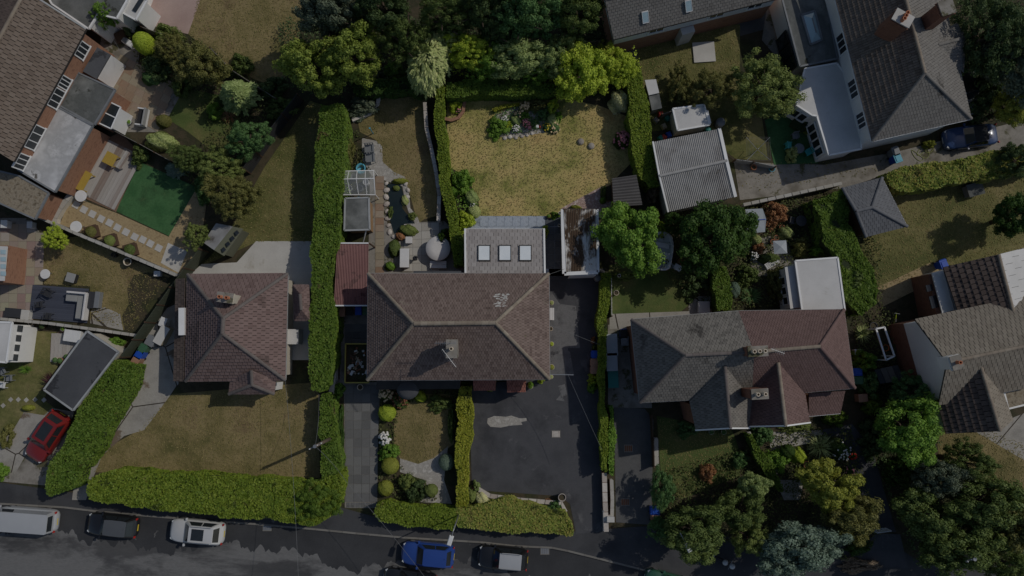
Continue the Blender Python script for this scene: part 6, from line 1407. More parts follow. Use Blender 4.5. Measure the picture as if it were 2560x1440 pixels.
car('parked_car', 113, 1093, .9, 238, 4.3, 1.85, 1.6, 'paint_red', 'red car with dark glass roof on the concrete drive below the grey garage', 'hatch', extra=('slot',))
car('convertible', 2430, 340, .8, 187, 4.5, 1.85, 1.4, 'paint_navy', 'blue convertible with black soft top on the drive by the white house', 'soft', 'soft_top')
car('parked_car', 2418, 228, .8, 285, 3.9, 1.7, 1.45, 'paint_silver', 'silver car mostly hidden behind the white house', 'hatch', 'paint_black')
# ================================================================ street furniture
def lamp(px, py, h, az, label):
    c = P(px, py, h); e = empty('street_lamp', (c.x, c.y, 0), label, 'street lamp')
    MB().tube((c.x, c.y, 0), (c.x, c.y, 1.2), .09, .09).tube((c.x, c.y, 1.2), (c.x, c.y, h), .06, .045).build('pole', 'metal_grey', e, True)
    d = Vector((math.cos(az), math.sin(az), 0)); k = Vector((c.x, c.y, h)); MB().tube(k, k + d * .7 + Vector((0, 0, .12)), .04, .035).build('arm', 'metal_grey', e, True)
    hd = k + d * 1.05 + Vector((0, 0, .13)); MB().box(hd, (.8, .36, .16), az, .8).build('lamp_head', 'white_plastic', e, bevel=.03)
    MB().box(hd - Vector((0, 0, .10)), (.6, .26, .05), az).build('lamp_glass', 'lamp_glass', e)
lamp(1137, 1316, 5.2, R(-108), 'street lamp rising from the hedge corner above the blue hatchback'); lamp(1702, 1335, 5.0, R(-62), 'street lamp half hidden in the olive roadside tree')
def telegraph(px, py, h, label):
    c = P(px, py, h); e = empty('telegraph_pole', (c.x, c.y, 0), label, 'pole')
    MB().tube((c.x, c.y, 0), (c.x, c.y, h), .16, .11, 12).build('pole', 'pole_wood', e, True)
    MB().beam((c.x - .5, c.y - .25, h - .25), (c.x + .5, c.y + .25, h - .25), .09, .09).build('cross_arm', 'wood_grey', e)
    for k in range(4): u = -.42 + .28 * k; MB().lathe((c.x + u, c.y + u * .5, h - .2), [(.04, 0), (.05, .06), (.03, .12)], 8).build('insulator', 'white_plastic', e)
    MB().lathe((c.x, c.y, h), [(.14, 0), (.13, .04)], 10).build('cap', 'metal_grey', e)
    return Vector((c.x, c.y, h - .1))
TP = telegraph(787, 1116, 6.0, 'telegraph pole in the corner of the big brown front lawn'); T2 = telegraph(2437, 1398, 7.0, 'telegraph pole among the roadside trees in the corner wood')
def wire(a, b, label, sag=.4, r=.011):
    mb = MB(); a, b = Vector(a), Vector(b); n = 14; p = a
    for i in range(1, n + 1): u = i / n; q = a + (b - a) * u - Vector((0, 0, sag * 4 * u * (1 - u))); mb.tube(p, q, r, r, 5, False); p = q
    tag(mb.build('overhead_wire', 'wire'), label, 'wire')
wire(P(713, 950, 3.2), P(748, 1500, 6.0), 'overhead wire from the bungalow roof corner across the road')
wire(P(866, 1205, 5.5), P(1075, 1460, 5.5), 'overhead wire crossing the slabbed drive and blue hatchback')
wire(TP, P(866, 1205, 5.5), 'overhead wire leaving the telegraph pole over the slabbed drive'); wire(TP, P(797, 985, 4.0), 'overhead wire from the telegraph pole to the tall hedge')
wire(P(1374, 812, 4.9), P(1500, 862, 2.2), 'overhead wire from the brown roof to the drive hedge', .15); wire(P(1420, 937, 4.6), P(1505, 1125, 4.0), 'overhead wire slanting over the tarmac forecourt', .3)
wire(P(1372, 686, 4.6), P(1412, 672, 2.8), 'short wire from the brown roof to the lichen garage', .05); wire(P(260, 62, 4.5), P(305, 135, 2.6), 'clothes line over the stone patio', .1)
o = MB().beam(P(1372, 936, 4.6), P(1434, 937, 4.6), .06, .06).build('wire_bracket', 'metal_grey'); tag(o, 'metal wall bracket projecting from the brown roof corner', 'bracket')
gt = empty('garden_gate', base_of(PP([(2192, 1330), (2228, 1328)], 1)), 'white timber gate across the dark garden path', 'gate')
a, b = P(2193, 1332, 1.0), P(2228, 1327, 1.0); fr = MB().beam(a, b, .08, .1).beam(a - Vector((0, 0, .8)), b - Vector((0, 0, .8)), .08, .1)
fr.build('gate_frame', 'trim_white', gt)
for k in range(7): p = a + (b - a) * (k / 6); MB().beam((p.x, p.y, .05), (p.x, p.y, 1.05), .08, .04).build('slat', 'trim_white', gt)
# motorcycle standing on the pavement
c = P(1806, 1401, .5); e = empty('motorcycle', (c.x, c.y, .012), 'black and white motorcycle standing on the pavement below the olive trees', 'motorcycle', rz=R(-27))
for x in (-.7, .7):
    wv = MB(); n = 18
    for i in range(n):
        q0, q1 = 2 * math.pi * i / n, 2 * math.pi * (i + 1) / n; wv.tube((x + .27 * math.cos(q0), 0, .3 + .27 * math.sin(q0)), (x + .27 * math.cos(q1), 0, .3 + .27 * math.sin(q1)), .06, .06, 6)
    wh = wv.build('wheel', 'tyre', e, True, False); MB().tube((x, -.05, .3), (x, .05, .3), .16, .16, 12).build('rim', 'rim', wh, False, False)
MB().box((0, 0, .5), (.7, .26, .36), 0, .8).build('engine', 'metal_dark', e, False, False, .03); MB().blob((.15, 0, .82), .24, 10, 6, .7).build('fuel_tank', 'paint_white', e, True, False); MB().box((-.42, 0, .80), (.75, .28, .12), 0, .85).build('seat', 'cloth_black', e, False, False, .03)
MB().blob((.72, 0, .92), .24, 10, 6, .9).build('fairing', 'paint_white', e, True, False); MB().tube((.5, -.36, 1.02), (.5, .36, 1.02), .02).build('handlebar', 'metal_grey', e, False, False); MB().tube((.55, 0, .98), (.72, 0, .32), .04).build('fork', 'metal_grey', e, False, False); MB().box((-.8, 0, .72), (.3, .22, .06), 0).build('tail', 'paint_white', e, False, False)
# drain covers and manholes
for x, y, m, lb in ((1362, 1377, 'metal_grey', 'iron gully grate at the kerb beyond the black compact car'), (668, 1318, 'metal_grey', 'iron gully grate at the kerb by the lime roadside hedge'), (1390, 1085, 'stone_pale', 'pale square manhole in the tarmac forecourt'), (1571, 1121, 'rust', 'rusty manhole cover on the grey drive, upper of two'), (1563, 1255, 'rust', 'rusty manhole cover on the grey drive, lower of two')):
    z = -.118 if 'kerb' in lb else .028; c = P(x, y, z); e = empty('manhole_cover', (c.x, c.y, z), lb, 'manhole')
    MB().box((0, 0, .008), (.72, .6, .016)).build('frame', 'kerb', e, False, False)
    for k in range(4): MB().box((-.24 + .16 * k, 0, .02), (.12, .46, .012)).build('cover_bar', m, e, False, False)
# ================================================================ bins, pots, furniture
def bin_(px, py, z, body, lid, label, rz=0, name='wheelie_bin', h=1.05, z0=.02):
    c = P(px, py, h); e = empty(name, (c.x, c.y, z0), label, 'bin', rz=R(rz))
    MB().add([(-.22, -.26, 0), (.22, -.26, 0), (.22, .26, 0), (-.22, .26, 0), (-.28, -.35, h - .08), (.28, -.35, h - .08), (.28, .33, h - .08), (-.28, .33, h - .08)], [(3, 2, 1, 0), (4, 5, 6, 7), (0, 1, 5, 4), (1, 2, 6, 5), (2, 3, 7, 6), (3, 0, 4, 7)]).build('body', body, e, False, False, .02)
    ld = MB(); ld.box((0, -.01, h - .03), (.62, .74, .06)).box((0, -.02, h + .02), (.42, .5, .04)).build('lid', lid, e, False, False, .02)
    MB().tube((-.24, .39, h - .06), (.24, .39, h - .06), .025).build('handle', body, e, False, False)
    for s in (-1, 1): MB().tube((s * .2, .28, .1), (s * .27, .28, .1), .1, .1, 12).build('wheel', 'tyre', e, False, False)
for a in ((1490, 886, 0, 'blue_plastic', 'blue_plastic', 'blue wheelie bin against the bright drive hedge', 90), (1488, 906, 0, 'brown_plastic', 'brown_plastic', 'brown wheelie bin next to the blue bin on the tarmac drive', 90), (1488, 925, 0, 'brown_plastic', 'brown_plastic', 'brown wheelie bin beside the yellow drive shrub', 90),
          (347, 886, 0, 'blue_plastic', 'blue_plastic', 'blue wheelie bin at the foot of the green boarded fence', -30), (355, 872, 0, 'green_plastic', 'green_plastic', 'green wheelie bin at the foot of the green boarded fence', -30), (338, 902, 0, 'brown_plastic', 'brown_plastic', 'brown wheelie bin at the foot of the green boarded fence', -30),
          (897, 776, 0, 'blue_plastic', 'blue_plastic', 'blue wheelie bin below the red carport', 0), (853, 780, 0, 'brown_plastic', 'brown_plastic', 'brown lidded bin below the red carport', 0), (874, 777, 0, 'brown_plastic', 'black_plastic', 'brown bin with open black top below the red carport', 0), (913, 776, 0, 'green_plastic', 'green_plastic', 'green bin below the red carport', 0),
          (2144, 930, 0, 'blue_plastic', 'blue_plastic', 'blue wheelie bin beside the plum tiled hip', 90), (2147, 951, 0, 'grey_plastic', 'green_plastic', 'grey green wheelie bin beside the plum tiled hip', 90), (1638, 1278, 0, 'blue_plastic', 'blue_plastic', 'blue wheelie bin at the foot of the upright leafy tree', 90), (1640, 1298, 0, 'brown_plastic', 'brown_plastic', 'brown wheelie bin at the foot of the upright leafy tree', 90),
          (2245, 395, 0, 'blue_plastic', 'cyan_plastic', 'blue recycling bin at the end of the broad leafy hedge', 20), (2240, 378, 0, 'grey_plastic', 'grey_plastic', 'grey wheelie bin beside the white house wall', 20), (2360, 660, 0, 'blue_plastic', 'blue_plastic', 'blue bin at the corner of the dark tiled wing', 20),
          (1560, 835, 0, 'blue_plastic', 'black_plastic', 'dark blue bin in the narrow brick side yard', 0), (1562, 852, 0, 'grey_plastic', 'grey_plastic', 'grey bin in the narrow brick side yard', 0)): bin_(*a)
def pot(px, py, r, h, mat, label, plant=None, z0=.02, square=False):
    c = P(px, py, h); e = empty('plant_pot', (c.x, c.y, z0), label, 'pot')
    if square: MB().box((0, 0, h / 2), (r * 2, r * 2, h), .3).box((0, 0, h), (r * 2.1, r * 2.1, .05), .3).build('planter', mat, e, False, False)
    else: MB().lathe((0, 0, 0), [(r * .65, 0), (r * .92, h * .85), (r, h * .87), (r, h), (r * .84, h), (r * .8, h * .8)], 16).build('pot', mat, e, True, False)
    MB().lathe((0, 0, 0), [(r * .8, h * .8), (r * .7, h * .86)], 12).build('compost', 'soil', e, False, False)
    if plant: p = bpy.data.objects.new('plant', VAR['pad0']); link(p, e, False); use_mat(p, plant); p.location = (0, 0, h * .85); p.scale = (r * 1.1, r * 1.1, r * .9)
for a in ((1405, 1244, .32, .75, 'stone_pale', 'pale stone urn on the forecourt bed corner'), (1379, 860, .2, .4, 'pot_cream', 'planter with green leaves beside the brown roof edge', 'lf_lime'), (1379, 918, .24, .4, 'pot_cream', 'round planter with yellow leaves beside the brown roof edge', 'lf_yellow'), (1378, 942, .18, .4, 'pot_cream', 'cream pot at the front corner of the brown roof', 'lf_pale'), (1379, 757, .2, .5, 'pot_cream', 'straw coloured potted plant above the white bench', 'lf_pale'), (1377, 822, .18, .4, 'pot_cream', 'empty round cream pot beside the brown roof edge'),
          (1326, 966, .22, .4, 'pot_cream', 'cream pot by the front bay', 'lf_bright'), (1372, 540, .18, .3, 'pot_red', 'terracotta pot on the wet patio', 'lf_bright'), (1400, 532, .12, .9, 'white_plastic', 'white globe lamp beside the lichen garage'), (1398, 563, .12, .8, 'white_plastic', 'white globe lamp on the slate patio'), (1548, 689, .14, .8, 'white_plastic', 'white globe lamp behind the bright drive hedge'),
          (1941, 594, .22, .4, 'pot_red', 'terracotta pot beside the pale lime shrub'), (1932, 604, .2, .4, 'pot_red', 'small terracotta pot above the green rotary cover'), (1955, 568, .22, .4, 'pot_red', 'terracotta pot in shadow behind the pale lime shrub'), (2018, 1162, .3, .5, 'pot_red', 'terracotta ring pot beside the white flowered shrub'), (2026, 1180, .3, .5, 'blue_plastic', 'blue glazed pot below the terracotta ring pot'),
          (1810, 1080, .22, .4, 'pot_cream', 'cream pot under the grey front gable', 'lf_mid'), (1779, 1080, .22, .4, 'pot_cream', 'second cream pot under the grey front gable', 'lf_mid'), (138, 900, .24, .4, 'pot_cream', 'cream ring pot at the round deck', 'lf_mid'), (150, 902, .26, .4, 'pot_red', 'terracotta pot at the round deck edge', 'lf_mid'), (166, 892, .24, .4, 'pot_cream', 'cream pot beside the grey garage wall', 'lf_mid'),
          (105, 815, .26, .4, 'wood_dark', 'dark tub below the pale wall', 'lf_dark'), (76, 808, .2, .4, 'pot_cream', 'cream pot below the pale wall'), (157, 822, .2, .5, 'pot_cream', 'white pot with green plant near the green cover', 'lf_bright'), (318, 654, .34, .6, 'pot_cream', 'big cream pot on the brown lawn edge'), (284, 637, .22, .5, 'black_plastic', 'black square pot below the pale garden wall', None), (1885, 418, .24, .4, 'pot_red', 'terracotta pot on the dirty drive'), (1930, 422, .26, .3, 'cyan_plastic', 'light blue bowl on the dirty drive'), (2215, 870, .28, .5, 'orange_plastic', 'orange pot under the white arbour frame'), (2221, 886, .3, .5, 'black_plastic', 'black tyre planter under the white arbour frame'), (2184, 815, .32, .5, 'metal_dark', 'dark round bin above the white arbour frame'),
          (900, 968, .25, .5, 'pot_cream', 'cream tub on the slabbed drive below the skip'), (1002, 590, .2, .4, 'pot_red', 'terracotta pot in the rockery', 'lf_rust'), (293, 273, .2, .5, 'pot_cream', 'cream pot by the small conservatory'), (322, 305, .2, .4, 'white_plastic', 'white bucket beside the patio sofa', 'lf_bright'), (1522, 732, .22, .5, 'white_plastic', 'white chimney pot planter by the drive hedge'), (1541, 732, .22, .4, 'pot_cream', 'round pot on the small rear lawn edge'), (1742, 738, .22, .1, 'pot_cream', 'pale round stone on the dark slabs'), (262, 1100, .01, .01, 'stone', '')):
    if a[5]: pot(*a)
for x, y, pl, lb in ((228, 580, 'lf_bronze', 'dark square planter with bronze plant on the gravel path'), (275, 602, 'lf_sage', 'dark square planter with pale plant on the gravel path'), (325, 625, 'lf_olive', 'dark square planter half empty on the gravel path')): pot(x, y, .5, .4, 'wood_dark', lb, pl, square=True)
def round_table(px, py, r, h, mat, label, name='garden_table', z0=.03):
    c = P(px, py, h); e = empty(name, (c.x, c.y, z0), label, 'table')
    MB().lathe((0, 0, h - .04), [(r, 0), (r, .04), (r * .97, .05)], 28).build('table_top', mat, e, False, False)
    for k in range(4): q = k * math.pi / 2 + .4; MB().tube((r * .7 * math.cos(q), r * .7 * math.sin(q), 0), (r * .6 * math.cos(q), r * .6 * math.sin(q), h - .03), .025).build('leg', 'metal_grey', e, False, False)
def chair(px, py, rz, mat, label, z0=.03, w_=.5):
    c = P(px, py, .45); e = empty('garden_chair', (c.x, c.y, z0), label, 'chair', rz=R(rz))
    MB().box((0, 0, .44), (w_, w_, .05)).build('seat', mat, e, False, False, .015)
    for k in range(4): MB().box((0, 0, 0), (.01, .01, .01)) and MB().box((-w_ / 2 + .06 + k * (w_ - .12) / 3, w_ / 2 - .02, .68), (.07, .04, .42)).build('back_slat', mat, e, False, False)
    MB().box((0, w_ / 2 - .02, .90), (w_, .05, .06)).build('back_rail', mat, e, False, False)
    for x in (-1, 1):
        MB().box((x * (w_ / 2 - .02), 0, .64), (.05, w_ * .9, .04)).build('armrest', mat, e, False, False)
        for y in (-1, 1): MB().box((x * (w_ / 2 - .04), y * (w_ / 2 - .04), .22), (.045, .045, .44)).build('leg', mat, e, False, False)
round_table(1998, 371, .42, .72, 'grey_plastic', 'round grey table on the artificial lawn by the conservatory'); chair(1971, 364, 90, 'turquoise', 'turquoise chair left of the round grey table'); chair(2021, 380, -60, 'turquoise', 'turquoise chair right of the round grey table'); chair(1988, 340, 10, 'grey_plastic', 'grey chair above the round grey table')
round_table(2003, 552, .45, .72, 'metal_dark', 'dark round table in the shaded garden'); chair(1978, 552, 80, 'metal_dark', 'dark chair beside the shaded round table')
round_table(202, 490, .48, .72, 'white_plastic', 'pale round table by the bleached deck'); round_table(190, 567, .48, .72, 'white_plastic', 'pale pink round table on the gravel path'); round_table(113, 685, .4, .5, 'white_plastic', 'pale round table on the brown lawn edge')
chair(100, 762, 190, 'metal_dark', 'dark metal chair on the dark deck beside the corner sofa', .1); chair(122, 790, 170, 'metal_dark', 'dark metal chair at the lower edge of the dark deck', .1); chair(122, 732, 60, 'metal_dark', 'dark folding lounger chair at the top of the dark deck', .1, .6)
chair(23, 945, 5, 'grey_plastic', 'grey slatted chair beside the olive lawn'); chair(6, 928, 30, 'grey_plastic', 'grey slatted chair against the garden room'); chair(6, 962, -10, 'white_plastic', 'white slatted chair at the left edge')
def bench(px, py, rz, Ln, mat, label, z0=.03, name='garden_table', cat='table', h=.72, wd=.8, slat=5):
    c = P(px, py, h); e = empty(name, (c.x, c.y, z0), label, cat, rz=R(rz))
    for k in range(slat): MB().box((0, -wd / 2 + wd * (k + .5) / slat, h - .02), (Ln, wd / slat - .012, .04)).build('slat', mat, e, False, False)
    for s in (-1, 1):
        for y in (-1, 1): MB().box((s * Ln * .42, y * wd * .38, h / 2 - .02), (.08, .08, h - .04)).build('leg', mat, e, False, False)
bench(275, 397, 63, 1.0, 'yellow_wood', 'yellow square wooden table on the bleached deck', wd=1.0, slat=6); bench(208, 452, 63, 1.7, 'yellow_wood', 'long yellow wooden table beside the pale felt roof', wd=.8, slat=6); bench(308, 400, 60, 1.6, 'deck_bleached', 'bleached timber bench on the deck', h=.45, wd=.45, slat=3, name='garden_bench', cat='bench')
bench(1379, 785, 90, 1.0, 'white_plastic', 'white bench against the side of the brown roofed house', h=.45, wd=.42, slat=3, name='garden_bench', cat='bench')
def sofa(px, py, rz, Ln, label, frame='white_plastic', cush='cloth_black', back='cloth_grey', z0=.03):
    c = P(px, py, .4); e = empty('garden_sofa', (c.x, c.y, z0), label, 'sofa', rz=R(rz))
    MB().box((0, 0, .2), (Ln, .8, .3)).build('frame', frame, e, False, False, .02); MB().box((0, -.06, .41), (Ln - .2, .55, .12)).build('seat_cushion', cush, e, False, False, .03); MB().box((0, .34, .6), (Ln, .14, .5)).build('backrest', back, e, False, False, .03)
    for s in (-1, 1): MB().box((s * (Ln / 2 - .06), -.03, .48), (.12, .72, .26)).build('armrest', frame, e, False, False, .02)
sofa(296, 308, 62, 1.5, 'grey sofa with dark cushion below the small conservatory'); sofa(355, 293, 262, 1.5, 'grey sofa with dark cushion facing it across the patio'); sofa(1996, 312, -30, 1.1, 'dark green covered two seat sofa by the conservatory', 'cloth_green', 'cloth_green', 'cloth_green')
c = P(190, 765, .5); e = empty('corner_sofa', (c.x, c.y, .11), 'L shaped cream corner sofa on the dark deck', 'sofa', rz=R(-5))
MB().box((.45, 0, .2), (.8, 2.1, .36)).box((-.35, .7, .2), (1.0, .75, .36)).build('seat_base', 'white_plastic', e, False, False, .03); MB().box((.4, -.05, .42), (.62, 1.9, .12)).box((-.4, .65, .42), (.95, .6, .12)).build('cushion', 'cloth_grey', e, False, False, .03); MB().box((.88, 0, .45), (.16, 2.2, .7)).box((.1, 1.08, .45), (1.6, .16, .7)).build('backrest', 'cloth_white', e, False, False, .03)
c = P(228, 750, .3); o = MB().box((c.x, c.y, .3), (.75, 1.3, .5), R(-5)).box((c.x, c.y, .57), (.8, 1.36, .05), R(-5)).build('storage_box', 'metal_dark', bevel=.02); tag(o, 'dark storage box beside the cream corner sofa', 'box')
c = P(247, 750, .3); o = MB().box((c.x, c.y, .3), (.35, 1.3, .55), R(-5)).box((c.x, c.y, .59), (.4, 1.34, .04), R(-5)).build('storage_box', 'grey_plastic', bevel=.02); tag(o, 'pale grey storage box beyond the dark storage box', 'box')
def boxy(name, px, py, size, rz, mat, label, cat, lid=None, z0=.02):
    c = P(px, py, size[2]); e = empty(name, (c.x, c.y, z0), label, cat, rz=R(rz)); MB().box((0, 0, size[2] / 2 - .03), (size[0], size[1], size[2] - .06)).build('body', mat, e, False, False, .025); MB().box((0, 0, size[2] - .02), (size[0] + .05, size[1] + .05, .06)).build('lid', lid or mat, e, False, False, .02); return e
boxy('storage_box', 180, 840, (1.3, .9, .7), -8, 'white_plastic', 'white storage box on the round bleached deck', 'box'); boxy('storage_box', 32, 782, (1.3, .7, .6), -5, 'metal_dark', 'dark low store at the patio wall', 'box'); boxy('storage_box', 62, 787, (.6, .75, .6), -5, 'concrete_white', 'pale block beside the dark low store', 'box')
boxy('oil_tank', 1530, 862, (.85, 1.7, 1.2), 2, 'teal_plastic', 'pale green oil tank against the bright drive hedge, upper of two', 'tank', 'tarp'); boxy('oil_tank', 1530, 905, (.85, 1.4, 1.2), 2, 'teal_plastic', 'pale green oil tank against the bright drive hedge, lower of two', 'tank', 'tarp'); boxy('storage_box', 1533, 947, (.8, 1.4, .9), 2, 'teal_plastic', 'teal storage chest below the oil tanks', 'box')
boxy('log_store', 403, 838, (.7, 1.5, .9), -28, 'wood_pale', 'pile of timber and white boards beside the green fence', 'pile', 'plaster'); boxy('storage_box', 376, 852, (.7, .8, .8), -28, 'grey_plastic', 'grey lidded chest among the timber pile', 'box'); boxy('storage_box', 407, 805, (.5, .7, .8), -20, 'white_plastic', 'white appliance at the top of the timber pile', 'box')
boxy('storage_box', 1011, 645, (.7, 1.5, .7), 0, 'cloth_grey', 'long pale grey covered bench beside the rockery', 'box', 'white_plastic'); boxy('storage_box', 1022, 600, (.5, .5, .5), 0, 'cloth_white', 'small white stool above the grey covered bench', 'box'); boxy('barbecue', 145, 588, (.6, .5, .9), 20, 'black_plastic', 'black barbecue in the dark corner by the pale wall', 'barbecue'); boxy('storage_box', 10, 560, (.5, .6, .6), 0, 'white_plastic', 'white bin bag box on the mixed patio', 'box'); boxy('storage_box', 74, 562, (.4, .5, .6), 0, 'white_plastic', 'white tub at the top of the mixed patio', 'box'); boxy('storage_box', 38, 635, (.7, .6, .6), 0, 'wood_grey', 'grey crate beside the brick annexe', 'box'); boxy('armchair', 176, 694, (.7, .7, .55), -15, 'cloth_black', 'small black garden armchair on the brown lawn', 'chair', 'cloth_grey')
boxy('storage_box', 1695, 669, (.6, .45, .4), -28, 'white_plastic', 'white crate on the edge of the small lawn', 'box'); boxy('storage_box', 393, 684, (.5, .4, .4), 0, 'white_plastic', 'white box on the soil bed by the green fence', 'box'); boxy('storage_box', 1760, 768, (.9, .9, .5), 0, 'cloth_white', 'white covered table beside the short hedge', 'box'); boxy('storage_box', 2158, 995, (.7, .6, .8), 5, 'brown_plastic', 'pinkish brown bin below the wheelie bins', 'bin'); boxy('storage_box', 2145, 880, (.5, .4, .6), 0, 'white_plastic', 'white box against the plum hip eave', 'box'); boxy('stone_slab', 1760, 130, (1.8, 1.7, .12), 4, 'concrete_white', 'square white slab lying on the olive lawn', 'slab'); boxy('trough', 1522, 480, (.4, 1.4, .4), 4, 'wood', 'brown timber trough beside the dark corrugated shed', 'planter', 'soil')
chair(924, 372, 5, 'grey_plastic', 'grey reclining chair at the head of the pale curved path', w_=.75); chair(926, 394, 5, 'grey_plastic', 'grey reclining chair nearer the light blue paddling pool', w_=.75)
# kidney shaped tub, rounded boat, water tank
c = P(1672, 665, .3); o = MB().lathe((c.x, c.y, 0), [(.30, 0), (.42, .3), (.45, .34), (.38, .34), (.3, .08)], 24, 1.0, .6).build('plastic_tub', 'tarp', smooth=True); tag(o, 'oval grey green plastic bath on the small rear lawn', 'tub')
c = P(1652, 628, .6); e = empty('boat', (c.x, c.y, .02), 'white rounded boat hull half hidden under the dense green tree', 'boat', rz=R(80))
n = 16; hull = MB()
for zf, k in ((0, .55), (.35, .85), (.75, 1.0), (.8, 1.03), (.8, .93), (.45, .82)):
    for i in range(n * 2):
        q = 2 * math.pi * i / (n * 2); ca, sa = math.cos(q), math.sin(q); x = 1.55 * k * (ca if ca > 0 else math.copysign(abs(ca) ** .3, ca)); y = .95 * k * math.copysign(abs(sa) ** .7, sa); hull.v.append((x, y, zf))
m = n * 2
for r_ in range(5):
    for i in range(m): hull.f.append((r_ * m + i, r_ * m + (i + 1) % m, (r_ + 1) * m + (i + 1) % m, (r_ + 1) * m + i))
hull.f.append(tuple(range(m))[::-1]); hull.f.append(tuple(range(5 * m, 6 * m))); hull.build('hull', 'white_plastic', e, True, False); MB().box((-.3, 0, .6), (.5, 1.5, .08)).build('thwart', 'white_plastic', e, False, False); MB().box((.5, 0, .6), (.4, 1.2, .08)).build('thwart', 'white_plastic', e, False, False)
o = boxy('storage_box', 1646, 660, (.8, .6, .9), 0, 'metal_dark', 'dark grey cabinet beside the white boat', 'box', 'grey_plastic')
c = P(1803, 304, 1.0); o = MB().lathe((c.x, c.y, 0), [(.36, 0), (.38, .9), (.34, .98), (.1, 1.04)], 20).build('water_butt', 'grey_plastic', smooth=True); tag(o, 'round grey water butt right of the white metal shed', 'water butt')
c = P(1772, 322, .8); o = MB().lathe((c.x, c.y, 0), [(.22, 0), (.24, .6), (.2, .66), (.05, .68)], 16).build('water_butt', 'teal_plastic', smooth=True); tag(o, 'small teal barrel beside the white metal shed', 'barrel')
for k, (x, y, m, lb) in enumerate(((1652, 285, 'red_plastic', 'red plastic toy'), (1669, 295, 'teal_plastic', 'green plastic chair seat'), (1660, 315, 'wood_pale', 'pale board'), (1672, 336, 'blue_plastic', 'blue plastic toy'), (1652, 345, 'teal_plastic', 'teal plastic crate'), (1660, 343, 'red_plastic', 'small red crate'), (1640, 300, 'wood_grey', 'weathered plank pile'))):
    c = P(x, y, .3); o = MB().box((c.x, c.y, .2), (.45, .5, .38), random.random(), .85).box((c.x, c.y, .42), (.3, .3, .08), random.random()).build('junk_item', m, bevel=.03); tag(o, lb + ' in the clutter beside the white metal shed', 'clutter')
# rotary clothes lines
def rotary(px, py, r, h, label, cover=None, rz=0, sq=True):
    c = P(px, py, h); e = empty('rotary_clothes_line', (c.x, c.y, .015), label, 'clothes line', rz=R(rz))
    MB().tube((0, 0, 0), (0, 0, h), .03).build('pole', 'metal_grey', e, False, False)
    for k in range(4): q = math.pi / 4 + k * math.pi / 2; MB().tube((0, 0, h - .25), (r * math.cos(q), r * math.sin(q), h), .02).build('arm', 'metal_grey', e, False, False)
    if cover: MB().add([(r * math.cos(math.pi / 4 + k * math.pi / 2), r * math.sin(math.pi / 4 + k * math.pi / 2), h + .02) for k in range(4)] + [(0, 0, h + .2)], [(0, 1, 4), (1, 2, 4), (2, 3, 4), (3, 0, 4)]).build('cover', cover, e, False, False)
    else:
        ln = MB()
        for s in range(3, 9):
            for k in range(4): q0, q1 = math.pi / 4 + k * math.pi / 2, math.pi / 4 + (k + 1) * math.pi / 2; f = r * s / 8; z = h - .25 + .25 * s / 8; ln.tube((f * math.cos(q0), f * math.sin(q0), z), (f * math.cos(q1), f * math.sin(q1), z), .006, .006, 4, False)
        ln.build('lines', 'wire', e, False, False)['kind'] = 'stuff'
rotary(1896, 372, 1.35, 1.7, 'open rotary clothes line over the olive lawn'); rotary(1950, 618, .75, 1.7, 'rotary dryer under a pale green square cover', 'tarp', 3)
# skip of rubble
c = P(893, 908, 1.0); e = empty('rubble_skip', (c.x, c.y, .02), 'yellow rimmed skip bag full of rubble beside the brown roof', 'skip')
sk = MB(); w2, l2, hh = .85, 1.45, 1.0; sk.add([(-w2, -l2, 0), (w2, -l2, 0), (w2, l2, 0), (-w2, l2, 0), (-w2 - .1, -l2 - .1, hh), (w2 + .1, -l2 - .1, hh), (w2 + .1, l2 + .1, hh), (-w2 - .1, l2 + .1, hh)], [(3, 2, 1, 0), (0, 1, 5, 4), (1, 2, 6, 5), (2, 3, 7, 6), (3, 0, 4, 7)]).build('skip_body', 'rust', e, False, False)
rm = MB(); z = hh
for a, b in (((-w2 - .1, -l2 - .1), (w2 + .1, -l2 - .1)), ((w2 + .1, -l2 - .1), (w2 + .1, l2 + .1)), ((w2 + .1, l2 + .1), (-w2 - .1, l2 + .1)), ((-w2 - .1, l2 + .1), (-w2 - .1, -l2 - .1))): rm.beam((*a, z), (*b, z), .1, .1)
rm.build('rim', 'skip_yellow', e, False, False); MB().box((0, 0, .35), (1.8, 3.0, .7)).build('rubble_fill', 'soil', e, False, False)
for k in range(46):
    m = random.choice(['plaster', 'plaster', 'wood_pale', 'wood_dark', 'brick', 'rust', 'white_plastic']); o = bpy.data.objects.new('rubble_piece', unit_box(m)); link(o, e, False); o.location = (random.uniform(-.75, .75), random.uniform(-1.3, 1.3), random.uniform(.68, .9)); o.scale = (random.uniform(.08, .4), random.uniform(.05, .22), random.uniform(.03, .15)); o.rotation_euler = (random.uniform(-.5, .5), random.uniform(-.5, .5), random.random() * 6)
